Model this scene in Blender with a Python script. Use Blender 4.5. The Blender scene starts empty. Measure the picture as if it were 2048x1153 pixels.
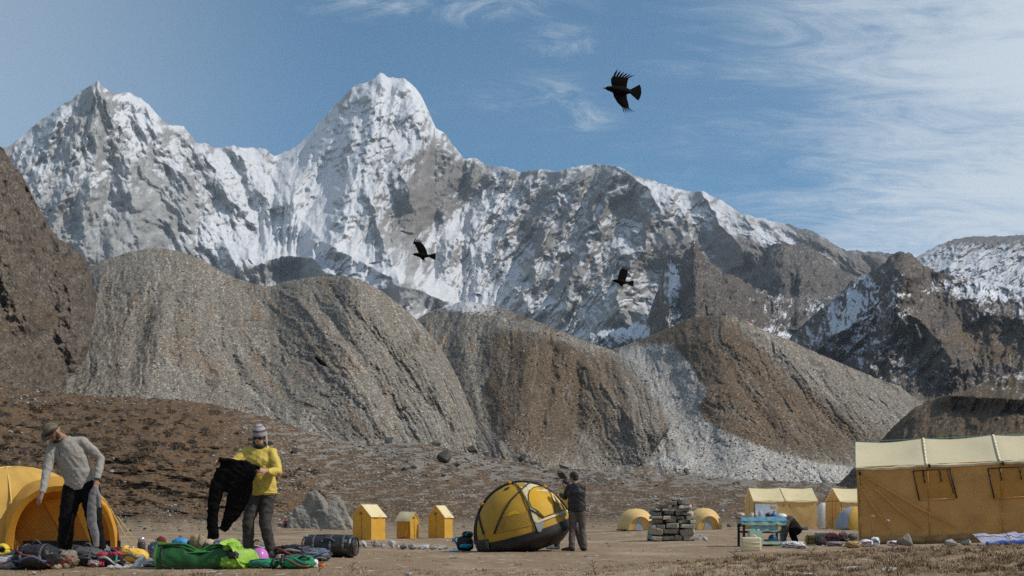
import bpy, bmesh, math, random
import numpy as np
from mathutils import Vector, Matrix, Euler

random.seed(7)
scene = bpy.context.scene
C = scene.collection
R = math.radians
FPX = 2400.0          # focal length in photograph pixels (2048 wide)
HOR = 1040.0          # row of the true horizon
CAMZ = 1.0            # camera height datum

# ------------------------------------------------------------------ camera
cam_d = bpy.data.cameras.new('camera')
cam_d.sensor_width = 36.0
cam_d.lens = FPX / 2048 * 36.0
cam_d.shift_y = (HOR - 576.5) / 2048
cam_d.clip_start = 0.1
cam_d.clip_end = 60000
cam = bpy.data.objects.new('camera', cam_d)
cam.location = (0, 0, CAMZ)
cam.rotation_euler = (R(90), 0, 0)
C.objects.link(cam)
scene.camera = cam

# ------------------------------------------------------------------ sky, sun, exposure
SUN_EL, SUN_AZ = 45.0, 102.0        # azimuth clockwise from +Y (away from the camera) towards +X
sun_dir = Vector((math.sin(R(SUN_AZ)) * math.cos(R(SUN_EL)), math.cos(R(SUN_AZ)) * math.cos(R(SUN_EL)), math.sin(R(SUN_EL))))
world = bpy.data.worlds.new('World')
scene.world = world
world.use_nodes = True
wn, wl = world.node_tree.nodes, world.node_tree.links
wn.clear()
def N(nodes, t, **kw):
    n = nodes.new(t)
    for k, v in kw.items():
        setattr(n, k, v)
    return n
w_out = N(wn, 'ShaderNodeOutputWorld')
w_bg = N(wn, 'ShaderNodeBackground')
w_bg.inputs['Strength'].default_value = 0.085
sky = N(wn, 'ShaderNodeTexSky', sky_type='NISHITA', sun_disc=False)
sky.sun_elevation = R(SUN_EL)
sky.sun_rotation = R(SUN_AZ)
sky.altitude = 3500
sky.air_density = 1.0
sky.dust_density = 0.6
sky.ozone_density = 2.2
tc = N(wn, 'ShaderNodeTexCoord')
sep = N(wn, 'ShaderNodeSeparateXYZ')
wl.new(tc.outputs['Generated'], sep.inputs[0])
def wmath(op, a, b=None, c=None, clamp=False):
    n = N(wn, 'ShaderNodeMath', operation=op, use_clamp=clamp)
    for i, v in enumerate((a, b, c)):
        if v is None: continue
        if isinstance(v, (int, float)): n.inputs[i].default_value = v
        else: wl.new(v, n.inputs[i])
    return n.outputs[0]
# cirrus sheet: the view direction projected on a high layer, streaked noise
zc = wmath('ADD', wmath('MAXIMUM', sep.outputs[2], 0.0), 0.16)
cu = wmath('DIVIDE', sep.outputs[0], zc)
cv = wmath('DIVIDE', sep.outputs[1], zc)
comb = N(wn, 'ShaderNodeCombineXYZ')
wl.new(cu, comb.inputs[0]); wl.new(cv, comb.inputs[1])
def wnoise(scale, rot, sx, sy, off, detail=8, rough=0.6, dist=0.0):
    m = N(wn, 'ShaderNodeMapping')
    m.inputs['Rotation'].default_value = (0, 0, R(rot))
    m.inputs['Scale'].default_value = (sx, sy, 1)
    m.inputs['Location'].default_value = (off, off * 0.7, 0)
    wl.new(comb.outputs[0], m.inputs[0])
    n = N(wn, 'ShaderNodeTexNoise')
    n.inputs['Scale'].default_value = scale
    n.inputs['Detail'].default_value = detail
    n.inputs['Roughness'].default_value = rough
    n.inputs['Distortion'].default_value = dist
    wl.new(m.outputs[0], n.inputs['Vector'])
    return n.outputs[0]
n_big = wnoise(0.55, 0, 1, 1, 3.1, 2, 0.5)
n_str = wnoise(1.7, -18, 0.7, 1.9, 1.7, 9, 0.62, 0.9)
n_fine = wnoise(6.0, -12, 0.8, 1.8, 5.3, 8, 0.72, 1.4)
# cover grows towards the sun side (east), a thin veil to the west
def wramp(v, a, b):
    n = N(wn, 'ShaderNodeMapRange', interpolation_type='SMOOTHSTEP')
    wl.new(v, n.inputs[0])
    n.inputs[1].default_value = a; n.inputs[2].default_value = b
    n.inputs[3].default_value = 0; n.inputs[4].default_value = 1
    return n.outputs[0]
east = wramp(sep.outputs[0], 0.02, 0.42)
west = wramp(sep.outputs[0], -0.10, -0.44)
cl = wmath('ADD', wmath('MULTIPLY', n_str, 0.62), wmath('MULTIPLY', n_fine, 0.38))
cl = wmath('ADD', cl, wmath('MULTIPLY', wmath('SUBTRACT', n_big, 0.5), 0.35))
th = wmath('SUBTRACT', 0.525, wmath('MULTIPLY', east, 0.33))
d = wmath('SUBTRACT', cl, th)
cloud = wramp(d, 0.0, 0.32)
veil = wmath('MULTIPLY', west, 0.36)
# separate wisps: right of the peak, and a streak high over it
def patch_at(px, py, rx, ry):
    v = Vector(((px - 1024) / FPX, 1.0, (HOR - py) / FPX)).normalized()
    a = wmath('DIVIDE', wmath('SUBTRACT', sep.outputs[0], v.x), rx / FPX)
    b_ = wmath('DIVIDE', wmath('SUBTRACT', sep.outputs[2], v.z), ry / FPX)
    r2 = wmath('ADD', wmath('MULTIPLY', a, a), wmath('MULTIPLY', b_, b_))
    return wmath('MAXIMUM', wmath('SUBTRACT', 1.0, r2), 0.0)
wis = wmath('MAXIMUM', wmath('MAXIMUM', patch_at(1085, 190, 190, 60), patch_at(1120, 85, 120, 45)), wmath('MAXIMUM', patch_at(1160, 240, 110, 45), patch_at(850, 10, 420, 45)))
n_w = wnoise(7.0, -8, 0.9, 1.5, 8.3, 8, 0.72, 1.6)
wisp = wmath('MULTIPLY', wramp(wmath('ADD', wmath('MULTIPLY', n_w, 1.0), wmath('MULTIPLY', wis, 0.12)), 0.50, 0.95), wmath('MULTIPLY', wis, wis))
cloud = wmath('MULTIPLY', cloud, wmath('ADD', 0.45, wmath('MULTIPLY', east, 0.42)))
cloud = wmath('MAXIMUM', cloud, wmath('MULTIPLY', wisp, 0.75))
cover = wmath('MAXIMUM', cloud, veil, clamp=True)
cmix = N(wn, 'ShaderNodeMix', data_type='RGBA')
wl.new(cover, cmix.inputs[0])
hs = N(wn, 'ShaderNodeHueSaturation')
hs.inputs['Hue'].default_value = 0.483
hs.inputs['Saturation'].default_value = 1.17
hs.inputs['Value'].default_value = 1.48
wl.new(sky.outputs[0], hs.inputs['Color'])
wl.new(hs.outputs[0], cmix.inputs[6])
cmix.inputs[7].default_value = (8.2, 9.0, 9.7, 1)
wl.new(cmix.outputs[2], w_bg.inputs['Color'])
wl.new(w_bg.outputs[0], w_out.inputs['Surface'])

sun_d = bpy.data.lights.new('sun', 'SUN')
sun_d.energy = 3.6
sun_d.angle = R(0.53)
sun_d.color = (1.0, 0.945, 0.87)
sun = bpy.data.objects.new('sun', sun_d)
sun.rotation_euler = (-sun_dir).to_track_quat('-Z', 'Y').to_euler()
sun.location = sun_dir * 50
C.objects.link(sun)

scene.view_settings.view_transform = 'Standard'
scene.view_settings.look = 'None'
scene.view_settings.gamma = 1.0
scene.view_settings.exposure = 0.0
scene.view_settings.use_curve_mapping = False
scene.cycles.use_denoising = False
scene.cycles.max_bounces = 6
scene.cycles.volume_bounces = 0

# ------------------------------------------------------------------ helpers
def P(px, py, Y):
    return Vector(((px - 1024) / FPX * Y, Y, CAMZ + (HOR - py) / FPX * Y))

def tag(o, label=None, cat=None, group=None, kind=None):
    if label: o['label'] = label
    if cat: o['category'] = cat
    if group: o['group'] = group
    if kind: o['kind'] = kind
    return o

def link(o, parent=None):
    C.objects.link(o)
    if parent is not None:
        o.parent = parent
    return o

def empty(name, loc=(0, 0, 0), rz=0.0, label=None, cat=None, group=None):
    o = bpy.data.objects.new(name, None)
    o.empty_display_size = 0.2
    o.location = loc
    o.rotation_euler = (0, 0, rz)
    C.objects.link(o)
    return tag(o, label, cat, group)

def mesh_from(verts, faces, mat, smooth=True, name='mesh'):
    me = bpy.data.meshes.new(name)
    me.from_pydata([tuple(v) for v in verts], [], [tuple(f) for f in faces])
    if mat is not None:
        me.materials.append(mat)
    if smooth:
        me.polygons.foreach_set('use_smooth', np.ones(len(me.polygons), dtype=bool))
    me.update()
    return me

def obj(name, me, parent=None, loc=None, rot=None, scale=None):
    o = bpy.data.objects.new(name, me)
    link(o, parent)
    if loc is not None: o.location = loc
    if rot is not None: o.rotation_euler = rot
    if scale is not None: o.scale = scale
    return o

class MB:
    """collects shapes that become one mesh"""
    def __init__(s):
        s.v, s.f, s.m = [], [], []
    def add(s, vs, fs, mi=0):
        o = len(s.v)
        s.v += [tuple(v) for v in vs]
        s.f += [tuple(i + o for i in f) for f in fs]
        s.m += [mi] * len(fs)
        return s
    def box(s, c, d, rot=None, mi=0, taper=1.0):
        hx, hy, hz = d[0] / 2, d[1] / 2, d[2] / 2
        M = rot.to_matrix() if rot is not None else Matrix.Identity(3)
        vs = []
        for z in (-1, 1):
            t = taper if z > 0 else 1.0
            for x, y in ((-1, -1), (1, -1), (1, 1), (-1, 1)):
                vs.append(M @ Vector((x * hx * t, y * hy * t, z * hz)) + Vector(c))
        return s.add(vs, [(3, 2, 1, 0), (4, 5, 6, 7), (0, 1, 5, 4), (1, 2, 6, 5), (2, 3, 7, 6), (3, 0, 4, 7)], mi)
    def tube(s, pts, rad, seg=8, cap=True, mi=0, flat=1.0, right=None):
        """tube through pts; rad is a number or list; an entry may be (ra, rb)"""
        pts = [Vector(p) for p in pts]
        n = len(pts)
        if not isinstance(rad, (list, tuple)): rad = [rad] * n
        elif len(rad) == 2 and n != 2: rad = [rad] * n
        vs = []
        prev = None
        for i, p in enumerate(pts):
            t = (pts[min(i + 1, n - 1)] - pts[max(i - 1, 0)])
            if t.length < 1e-9: t = Vector((0, 0, 1))
            t.normalize()
            if right is not None:
                a = Vector(right)
            elif prev is not None:
                a = prev
            else:
                a = Vector((1, 0, 0)) if abs(t.x) < 0.9 else Vector((0, 1, 0))
            a = (a - t * a.dot(t))
            if a.length < 1e-6:
                a = t.orthogonal()
            a.normalize()
            prev = a
            b = t.cross(a)
            r = rad[i]
            ra, rb = r if isinstance(r, (list, tuple)) else (r, r * flat)
            for k in range(seg):
                an = 2 * math.pi * k / seg
                vs.append(p + a * (math.cos(an) * ra) + b * (math.sin(an) * rb))
        fs = []
        for i in range(n - 1):
            for k in range(seg):
                k2 = (k + 1) % seg
                fs.append((i * seg + k, i * seg + k2, (i + 1) * seg + k2, (i + 1) * seg + k))
        if cap:
            fs.append(tuple(range(seg - 1, -1, -1)))
            fs.append(tuple((n - 1) * seg + k for k in range(seg)))
        return s.add(vs, fs, mi)
    def ball(s, c, r, seg=12, rings=8, rot=None, mi=0):
        rx, ry, rz = r if isinstance(r, (list, tuple)) else (r, r, r)
        M = rot.to_matrix() if rot is not None else Matrix.Identity(3)
        c = Vector(c)
        vs = [c + M @ Vector((0, 0, -rz))]
        for i in range(1, rings):
            ph = -math.pi / 2 + math.pi * i / rings
            for k in range(seg):
                th = 2 * math.pi * k / seg
                vs.append(c + M @ Vector((rx * math.cos(ph) * math.cos(th), ry * math.cos(ph) * math.sin(th), rz * math.sin(ph))))
        vs.append(c + M @ Vector((0, 0, rz)))
        fs = []
        for k in range(seg):
            fs.append((0, 1 + (k + 1) % seg, 1 + k))
        for i in range(rings - 2):
            for k in range(seg):
                a = 1 + i * seg + k; b = 1 + i * seg + (k + 1) % seg
                fs.append((a, b, b + seg, a + seg))
        L = len(vs) - 1
        for k in range(seg):
            fs.append((L, 1 + (rings - 2) * seg + k, 1 + (rings - 2) * seg + (k + 1) % seg))
        return s.add(vs, fs, mi)
    def grid(s, pts, mi=0, closed=False):
        """pts[i][j] vectors"""
        ni, nj = len(pts), len(pts[0])
        vs = [p for row in pts for p in row]
        fs = []
        for i in range(ni - 1):
            for j in range(nj - 1 if not closed else nj):
                j2 = (j + 1) % nj
                fs.append((i * nj + j, i * nj + j2, (i + 1) * nj + j2, (i + 1) * nj + j))
        return s.add(vs, fs, mi)
    def build(s, name, mats, parent=None, smooth=True, loc=None, rot=None, auto=None):
        if not isinstance(mats, (list, tuple)): mats = [mats]
        me = mesh_from(s.v, s.f, None, smooth, name)
        for m in mats: me.materials.append(m)
        if len(mats) > 1:
            me.polygons.foreach_set('material_index', np.array(s.m, dtype=np.int32))
        if auto is not None:
            me.set_sharp_from_angle(angle=R(auto))
        return obj(name, me, parent, loc, rot)

def bake(o, mods):
    """apply modifiers given as (type, settings) to object o, keeping one plain mesh"""
    for t, kw in mods:
        m = o.modifiers.new(t.lower(), t)
        for k, v in kw.items():
            setattr(m, k, v)
    dg = bpy.context.evaluated_depsgraph_get()
    me = bpy.data.meshes.new_from_object(o.evaluated_get(dg))
    old = o.data
    o.modifiers.clear()
    o.data = me
    bpy.data.meshes.remove(old)
    return o

# ------------------------------------------------------------------ numeric noise
_perms = {}
def perlin(x, y, seed=0):
    if seed not in _perms:
        rs = np.random.RandomState(seed + 11)
        p = rs.permutation(256)
        an = rs.rand(256) * 2 * np.pi
        _perms[seed] = (np.concatenate([p, p]).astype(np.int32), np.cos(an).astype(np.float32), np.sin(an).astype(np.float32))
    p, gx, gy = _perms[seed]
    x = np.asarray(x, dtype=np.float64); y = np.asarray(y, dtype=np.float64)
    xi = np.floor(x); yi = np.floor(y)
    xf = (x - xi).astype(np.float32); yf = (y - yi).astype(np.float32)
    xi = xi.astype(np.int64) & 255; yi = yi.astype(np.int64) & 255
    u = xf * xf * xf * (xf * (xf * 6 - 15) + 10)
    v = yf * yf * yf * (yf * (yf * 6 - 15) + 10)
    def g(ix, iy, dx, dy):
        h = p[p[ix & 255] + (iy & 255)]
        return gx[h] * dx + gy[h] * dy
    a = g(xi, yi, xf, yf); b = g(xi + 1, yi, xf - 1, yf)
    c = g(xi, yi + 1, xf, yf - 1); d = g(xi + 1, yi + 1, xf - 1, yf - 1)
    return ((a + u * (b - a)) * (1 - v) + (c + u * (d - c)) * v) * 1.5

def fbm(x, y, octv=5, seed=0, gain=0.5, lac=2.03):
    s = 0; a = 1.0; t = 0
    for i in range(octv):
        s = s + a * perlin(x * lac ** i + 17.3 * i, y * lac ** i - 9.1 * i, seed + i)
        t += a; a *= gain
    return s / t

def ridged(x, y, octv=5, seed=0, gain=0.5, lac=2.07):
    s = 0; a = 1.0; t = 0; w = 1.0
    for i in range(octv):
        n = 1 - np.abs(perlin(x * lac ** i + 5.7 * i, y * lac ** i + 3.3 * i, seed + i)) * 1.6
        n = np.clip(n, 0, 1) ** 1.6
        s = s + a * n * w
        w = np.clip(n * 1.4, 0, 1)
        t += a; a *= gain
    return s / t

def crags_of(x, y, seed=0, slope=1.0):
    """angular crags: the upper envelope of cones on a jittered lattice"""
    if ('w', seed) not in _perms:
        rs = np.random.RandomState(seed + 77)
        _perms[('w', seed)] = (rs.rand(64, 64).astype(np.float32), rs.rand(64, 64).astype(np.float32), rs.rand(64, 64).astype(np.float32), rs.rand(64, 64).astype(np.float32))
    jx, jy, rr, sk = _perms[('w', seed)]
    xi = np.floor(x).astype(np.int64); yi = np.floor(y).astype(np.int64)
    best = np.full(np.shape(x), -9.0, np.float32)
    for dx in (-1, 0, 1):
        for dy in (-1, 0, 1):
            a = (xi + dx) & 63; b = (yi + dy) & 63
            ex = x - (xi + dx + jx[b, a]); ey = y - (yi + dy + jy[b, a])
            ex = ex + (sk[b, a] - 0.5) * 1.2 * ey
            h = rr[b, a] * 0.7 - slope * (0.75 * np.abs(ex) + 0.25 * np.hypot(ex, ey) + 0.25 * np.abs(ey))
            best = np.maximum(best, h)
    return best

def sstep(x, a, b):
    t = np.clip((x - a) / (b - a), 0, 1)
    return t * t * (3 - 2 * t)

def poly_interp(pts):
    xs = np.array([p[0] for p in pts], float); ys = np.array([p[1] for p in pts], float)
    return lambda x: np.interp(x, xs, ys)

def dist_poly(PX, PY, pts):
    """distance to a polyline, with the parameter 0..1 along it and the signed side"""
    best = np.full(PX.shape, 1e9); tt = np.zeros(PX.shape)
    n = len(pts) - 1
    for i in range(n):
        ax, ay = pts[i][:2]; bx, by = pts[i + 1][:2]
        dx, dy = bx - ax, by - ay
        L = dx * dx + dy * dy
        t = np.clip(((PX - ax) * dx + (PY - ay) * dy) / L, 0, 1)
        dd = np.hypot(PX - ax - t * dx, PY - ay - t * dy)
        m = dd < best
        best = np.where(m, dd, best); tt = np.where(m, (i + t) / n, tt)
    return best, tt

def in_poly(PX, PY, pts):
    ins = np.zeros(PX.shape, bool)
    n = len(pts)
    for i in range(n):
        x1, y1 = pts[i]; x2, y2 = pts[(i + 1) % n]
        c = ((y1 > PY) != (y2 > PY)) & (PX < (x2 - x1) * (PY - y1) / (y2 - y1 + 1e-9) + x1)
        ins ^= c
    return ins

def wrinkle(o, amp, sc, seed):
    me = o.data
    n = len(me.vertices)
    co = np.empty(n * 3, np.float32); me.vertices.foreach_get('co', co); co = co.reshape(-1, 3)
    no = np.empty(n * 3, np.float32); me.vertices.foreach_get('normal', no); no = no.reshape(-1, 3)
    q = fbm(co[:, 0] * sc + co[:, 1] * sc * .8 + seed, co[:, 2] * sc * 1.7 - co[:, 0] * sc * .6, 3, 860 + seed, .6)
    r = ridged(co[:, 0] * sc * .6 + co[:, 1] * sc * .5, co[:, 2] * sc * 1.3 + co[:, 0] * sc * .9, 2, 870 + seed)
    co = co + no * (amp * q + amp * .8 * (r - .4))[:, None]
    me.vertices.foreach_set('co', co.astype(np.float32).ravel()); me.update()

# ------------------------------------------------------------------ materials
_mats = {}
def new_mat(name):
    m = bpy.data.materials.new(name)
    m.use_nodes = True
    nt = m.node_tree
    b = nt.nodes['Principled BSDF']
    return m, nt.nodes, nt.links, b

def mat(name, col, rough=0.75, var=0.12, scale=14.0, bump=0.0, bscale=40.0, metal=0.0, trans=0.0, spec=0.35, coat=0.0, dirt=None, dscale=3.0, weave=0.0):
    """painted / woven / stone surface: base colour broken by noise, optional relief, translucency and dirt"""
    if name in _mats: return _mats[name]
    m, nd, lk, b = new_mat(name)
    t = N(nd, 'ShaderNodeTexCoord')
    n = N(nd, 'ShaderNodeTexNoise')
    n.inputs['Scale'].default_value = scale; n.inputs['Detail'].default_value = 5; n.inputs['Roughness'].default_value = 0.6
    lk.new(t.outputs['Object'], n.inputs['Vector'])
    mix = N(nd, 'ShaderNodeMix', data_type='RGBA')
    mr = N(nd, 'ShaderNodeMapRange')
    lk.new(n.outputs[0], mr.inputs[0]); mr.inputs[1].default_value = 0.3; mr.inputs[2].default_value = 0.7
    lk.new(mr.outputs[0], mix.inputs[0])
    c = Vector(col[:3])
    mix.inputs[6].default_value = (*(c * (1 - var)), 1)
    mix.inputs[7].default_value = (*[min(1, x) for x in c * (1 + var)], 1)
    out = mix.outputs[2]
    if dirt is not None:
        n2 = N(nd, 'ShaderNodeTexNoise')
        n2.inputs['Scale'].default_value = dscale; n2.inputs['Detail'].default_value = 6; n2.inputs['Roughness'].default_value = 0.65
        lk.new(t.outputs['Object'], n2.inputs['Vector'])
        r2 = N(nd, 'ShaderNodeMapRange')
        lk.new(n2.outputs[0], r2.inputs[0]); r2.inputs[1].default_value = 0.5; r2.inputs[2].default_value = 0.75; r2.inputs[4].default_value = dirt[3]
        mx2 = N(nd, 'ShaderNodeMix', data_type='RGBA')
        lk.new(r2.outputs[0], mx2.inputs[0]); lk.new(out, mx2.inputs[6])
        mx2.inputs[7].default_value = (*dirt[:3], 1)
        out = mx2.outputs[2]
    lk.new(out, b.inputs['Base Color'])
    b.inputs['Roughness'].default_value = rough
    b.inputs['Metallic'].default_value = metal
    b.inputs['Specular IOR Level'].default_value = spec
    b.inputs['Coat Weight'].default_value = coat
    nrm = None
    if bump > 0:
        n3 = N(nd, 'ShaderNodeTexNoise')
        n3.inputs['Scale'].default_value = bscale; n3.inputs['Detail'].default_value = 6; n3.inputs['Roughness'].default_value = 0.6
        lk.new(t.outputs['Object'], n3.inputs['Vector'])
        bp = N(nd, 'ShaderNodeBump')
        bp.inputs['Strength'].default_value = 1.0
        bp.inputs['Distance'].default_value = bump
        lk.new(n3.outputs[0], bp.inputs['Height'])
        nrm = bp.outputs[0]
        lk.new(nrm, b.inputs['Normal'])
    if trans > 0:
        tr = N(nd, 'ShaderNodeBsdfTranslucent')
        lk.new(out, tr.inputs['Color'])
        if nrm is not None: lk.new(nrm, tr.inputs['Normal'])
        ms = N(nd, 'ShaderNodeMixShader')
        ms.inputs[0].default_value = trans
        lk.new(b.outputs[0], ms.inputs[1]); lk.new(tr.outputs[0], ms.inputs[2])
        lk.new(ms.outputs[0], nd['Material Output'].inputs['Surface'])
    _mats[name] = m
    return m

def terrain_mat(name, fine, amount, bump, bscale, stone=0.0, stone_col=(0.4, 0.4, 0.38), stone_scale=1.0, rough=0.95, fine2=None):
    """ground: per-vertex albedo broken by world-scale grain, relief and scattered pale stones"""
    m, nd, lk, b = new_mat(name)
    t = N(nd, 'ShaderNodeTexCoord')
    a = N(nd, 'ShaderNodeAttribute', attribute_name='albedo')
    n = N(nd, 'ShaderNodeTexNoise')
    n.inputs['Scale'].default_value = fine; n.inputs['Detail'].default_value = 8; n.inputs['Roughness'].default_value = 0.7
    lk.new(t.outputs['Object'], n.inputs['Vector'])
    mr = N(nd, 'ShaderNodeMapRange')
    lk.new(n.outputs[0], mr.inputs[0])
    mr.inputs[1].default_value = 0.28; mr.inputs[2].default_value = 0.72
    mr.inputs[3].default_value = 1 - amount; mr.inputs[4].default_value = 1 + amount
    mul = N(nd, 'ShaderNodeMix', data_type='RGBA', blend_type='MULTIPLY')
    mul.inputs[0].default_value = 1.0
    lk.new(a.outputs['Color'], mul.inputs[6]); lk.new(mr.outputs[0], mul.inputs[7])
    out = mul.outputs[2]
    if stone > 0:
        v = N(nd, 'ShaderNodeTexVoronoi')
        v.inputs['Scale'].default_value = stone_scale
        lk.new(t.outputs['Object'], v.inputs['Vector'])
        sepc = N(nd, 'ShaderNodeSeparateColor')
        lk.new(v.outputs['Color'], sepc.inputs[0])
        gt = N(nd, 'ShaderNodeMath', operation='GREATER_THAN'); lk.new(sepc.outputs[0], gt.inputs[0]); gt.inputs[1].default_value = 1 - stone
        lt = N(nd, 'ShaderNodeMath', operation='LESS_THAN'); lk.new(v.outputs['Distance'], lt.inputs[0]); lt.inputs[1].default_value = 0.42
        an = N(nd, 'ShaderNodeMath', operation='MULTIPLY'); lk.new(gt.outputs[0], an.inputs[0]); lk.new(lt.outputs[0], an.inputs[1])
        mx = N(nd, 'ShaderNodeMix', data_type='RGBA')
        lk.new(an.outputs[0], mx.inputs[0]); lk.new(out, mx.inputs[6])
        mx.inputs[7].default_value = (*stone_col, 1)
        out = mx.outputs[2]
    lk.new(out, b.inputs['Base Color'])
    b.inputs['Roughness'].default_value = rough
    b.inputs['Specular IOR Level'].default_value = 0.15
    n3 = N(nd, 'ShaderNodeTexNoise')
    n3.inputs['Scale'].default_value = bscale; n3.inputs['Detail'].default_value = 8; n3.inputs['Roughness'].default_value = 0.68
    lk.new(t.outputs['Object'], n3.inputs['Vector'])
    bp = N(nd, 'ShaderNodeBump')
    bp.inputs['Distance'].default_value = bump
    lk.new(n3.outputs[0], bp.inputs['Height'])
    lk.new(bp.outputs[0], b.inputs['Normal'])
    return m
# ================================================================== the terrain
def grid_mesh(name, X, Y, Z, alb, material, smooth=True):
    ny, nx = X.shape
    co = np.stack([X, Y, Z], -1).reshape(-1, 3).astype(np.float32)
    idx = np.arange(nx * ny, dtype=np.int32).reshape(ny, nx)
    q = np.stack([idx[1:, :-1], idx[1:, 1:], idx[:-1, 1:], idx[:-1, :-1]], -1).reshape(-1, 4)
    me = bpy.data.meshes.new(name)
    me.vertices.add(len(co)); me.vertices.foreach_set('co', co.ravel())
    me.loops.add(q.size); me.loops.foreach_set('vertex_index', q.ravel())
    me.polygons.add(len(q))
    me.polygons.foreach_set('loop_start', np.arange(0, q.size, 4, dtype=np.int32))
    me.polygons.foreach_set('use_smooth', np.full(len(q), smooth))
    me.update(calc_edges=True)
    me.materials.append(material)
    at = me.attributes.new('albedo', 'FLOAT_COLOR', 'POINT')
    col = np.concatenate([alb.reshape(-1, 3), np.ones((nx * ny, 1))], 1).astype(np.float32)
    at.data.foreach_set('color', col.ravel())
    return tag(obj(name, me), kind='structure')

def normals(X, Y, Z):
    def d(a, ax): return np.gradient(a, axis=ax)
    ux, uy, uz = d(X, 1), d(Y, 1), d(Z, 1)
    vx, vy, vz = d(X, 0), d(Y, 0), d(Z, 0)
    nx = uy * vz - uz * vy; ny = uz * vx - ux * vz; nz = ux * vy - uy * vx
    l = np.sqrt(nx * nx + ny * ny + nz * nz) + 1e-9
    s = np.where(ny > 0, -1, 1)
    return nx / l * s, ny / l * s, nz / l * s

def relief(px0, px1, nx, crest, base, ny, power=1.0):
    """sheet of sight rows from crest to foot: PX, PY"""
    px = np.linspace(px0, px1, nx)
    t = np.linspace(0, 1, ny) ** power
    PX = np.repeat(px[None], ny, 0)
    c = crest(px); b = base(px)
    PY = c[None] + (b - c)[None] * t[:, None]
    return PX, PY

def to_world(PX, PY, D):
    return (PX - 1024) / FPX * D, D, CAMZ + (HOR - PY) / FPX * D

def with_back(X, Y, Z, alb, steps=((0.03, 0.02), (0.12, 0.09), (0.3, 0.3))):
    """continue the sheet behind its crest so that it has a far side"""
    rx, ry, rz, ra = [], [], [], []
    h = Z[0] - Z[-1]
    for k, (back, drop) in enumerate(reversed(steps)):
        s = 1 + back
        rx.append(X[0] * s); ry.append(Y[0] * s); rz.append(Z[0] - drop * h); ra.append(alb[0])
    return (np.concatenate([np.array(rx), X]), np.concatenate([np.array(ry), Y]),
            np.concatenate([np.array(rz), Z]), np.concatenate([np.array(ra), alb]))

def blobs(PX, PY, lst):
    s = np.zeros(PX.shape)
    for (x, y, rx, ry, w, ang) in lst:
        ca, sa = math.cos(R(ang)), math.sin(R(ang))
        dx, dy = PX - x, PY - y
        u = (dx * ca + dy * sa) / rx; v = (-dx * sa + dy * ca) / ry
        s += w * np.exp(-(u * u + v * v))
    return s

def mixc(a, b, m):
    return a * (1 - m[..., None]) + b * m[..., None]
SLOPE = {}
def colr(*c): return np.array(c, float)

# ------------------------------------------------------------------ the snow mountain
A_CREST = [(-260, 420), (-60, 330), (16, 293), (53, 265), (81, 240), (126, 211), (163, 183), (191, 165), (196, 162), (208, 175), (228, 187), (261, 187),
           (281, 195), (298, 211), (318, 232), (338, 252), (367, 254), (381, 268), (391, 285), (412, 289), (428, 297), (448, 295), (469, 291),
           (493, 297), (530, 297), (548, 313), (563, 309), (591, 293), (612, 277), (644, 240), (669, 212), (689, 191), (703, 176), (739, 163),
           (762, 147), (780, 156), (811, 158), (825, 167), (843, 192), (856, 219), (870, 255), (892, 269), (906, 291), (928, 318), (946, 316),
           (965, 325), (983, 334), (1014, 333), (1042, 345), (1077, 340), (1104, 342), (1121, 342), (1142, 335), (1194, 329), (1222, 333), (1239, 333),
           (1264, 349), (1295, 359), (1343, 375), (1375, 383), (1406, 383), (1437, 399), (1482, 428), (1520, 437), (1590, 453), (1642, 470),
           (1659, 480), (1680, 498), (1700, 501), (1783, 508), (1860, 540), (1960, 590), (2100, 640)]
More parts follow.
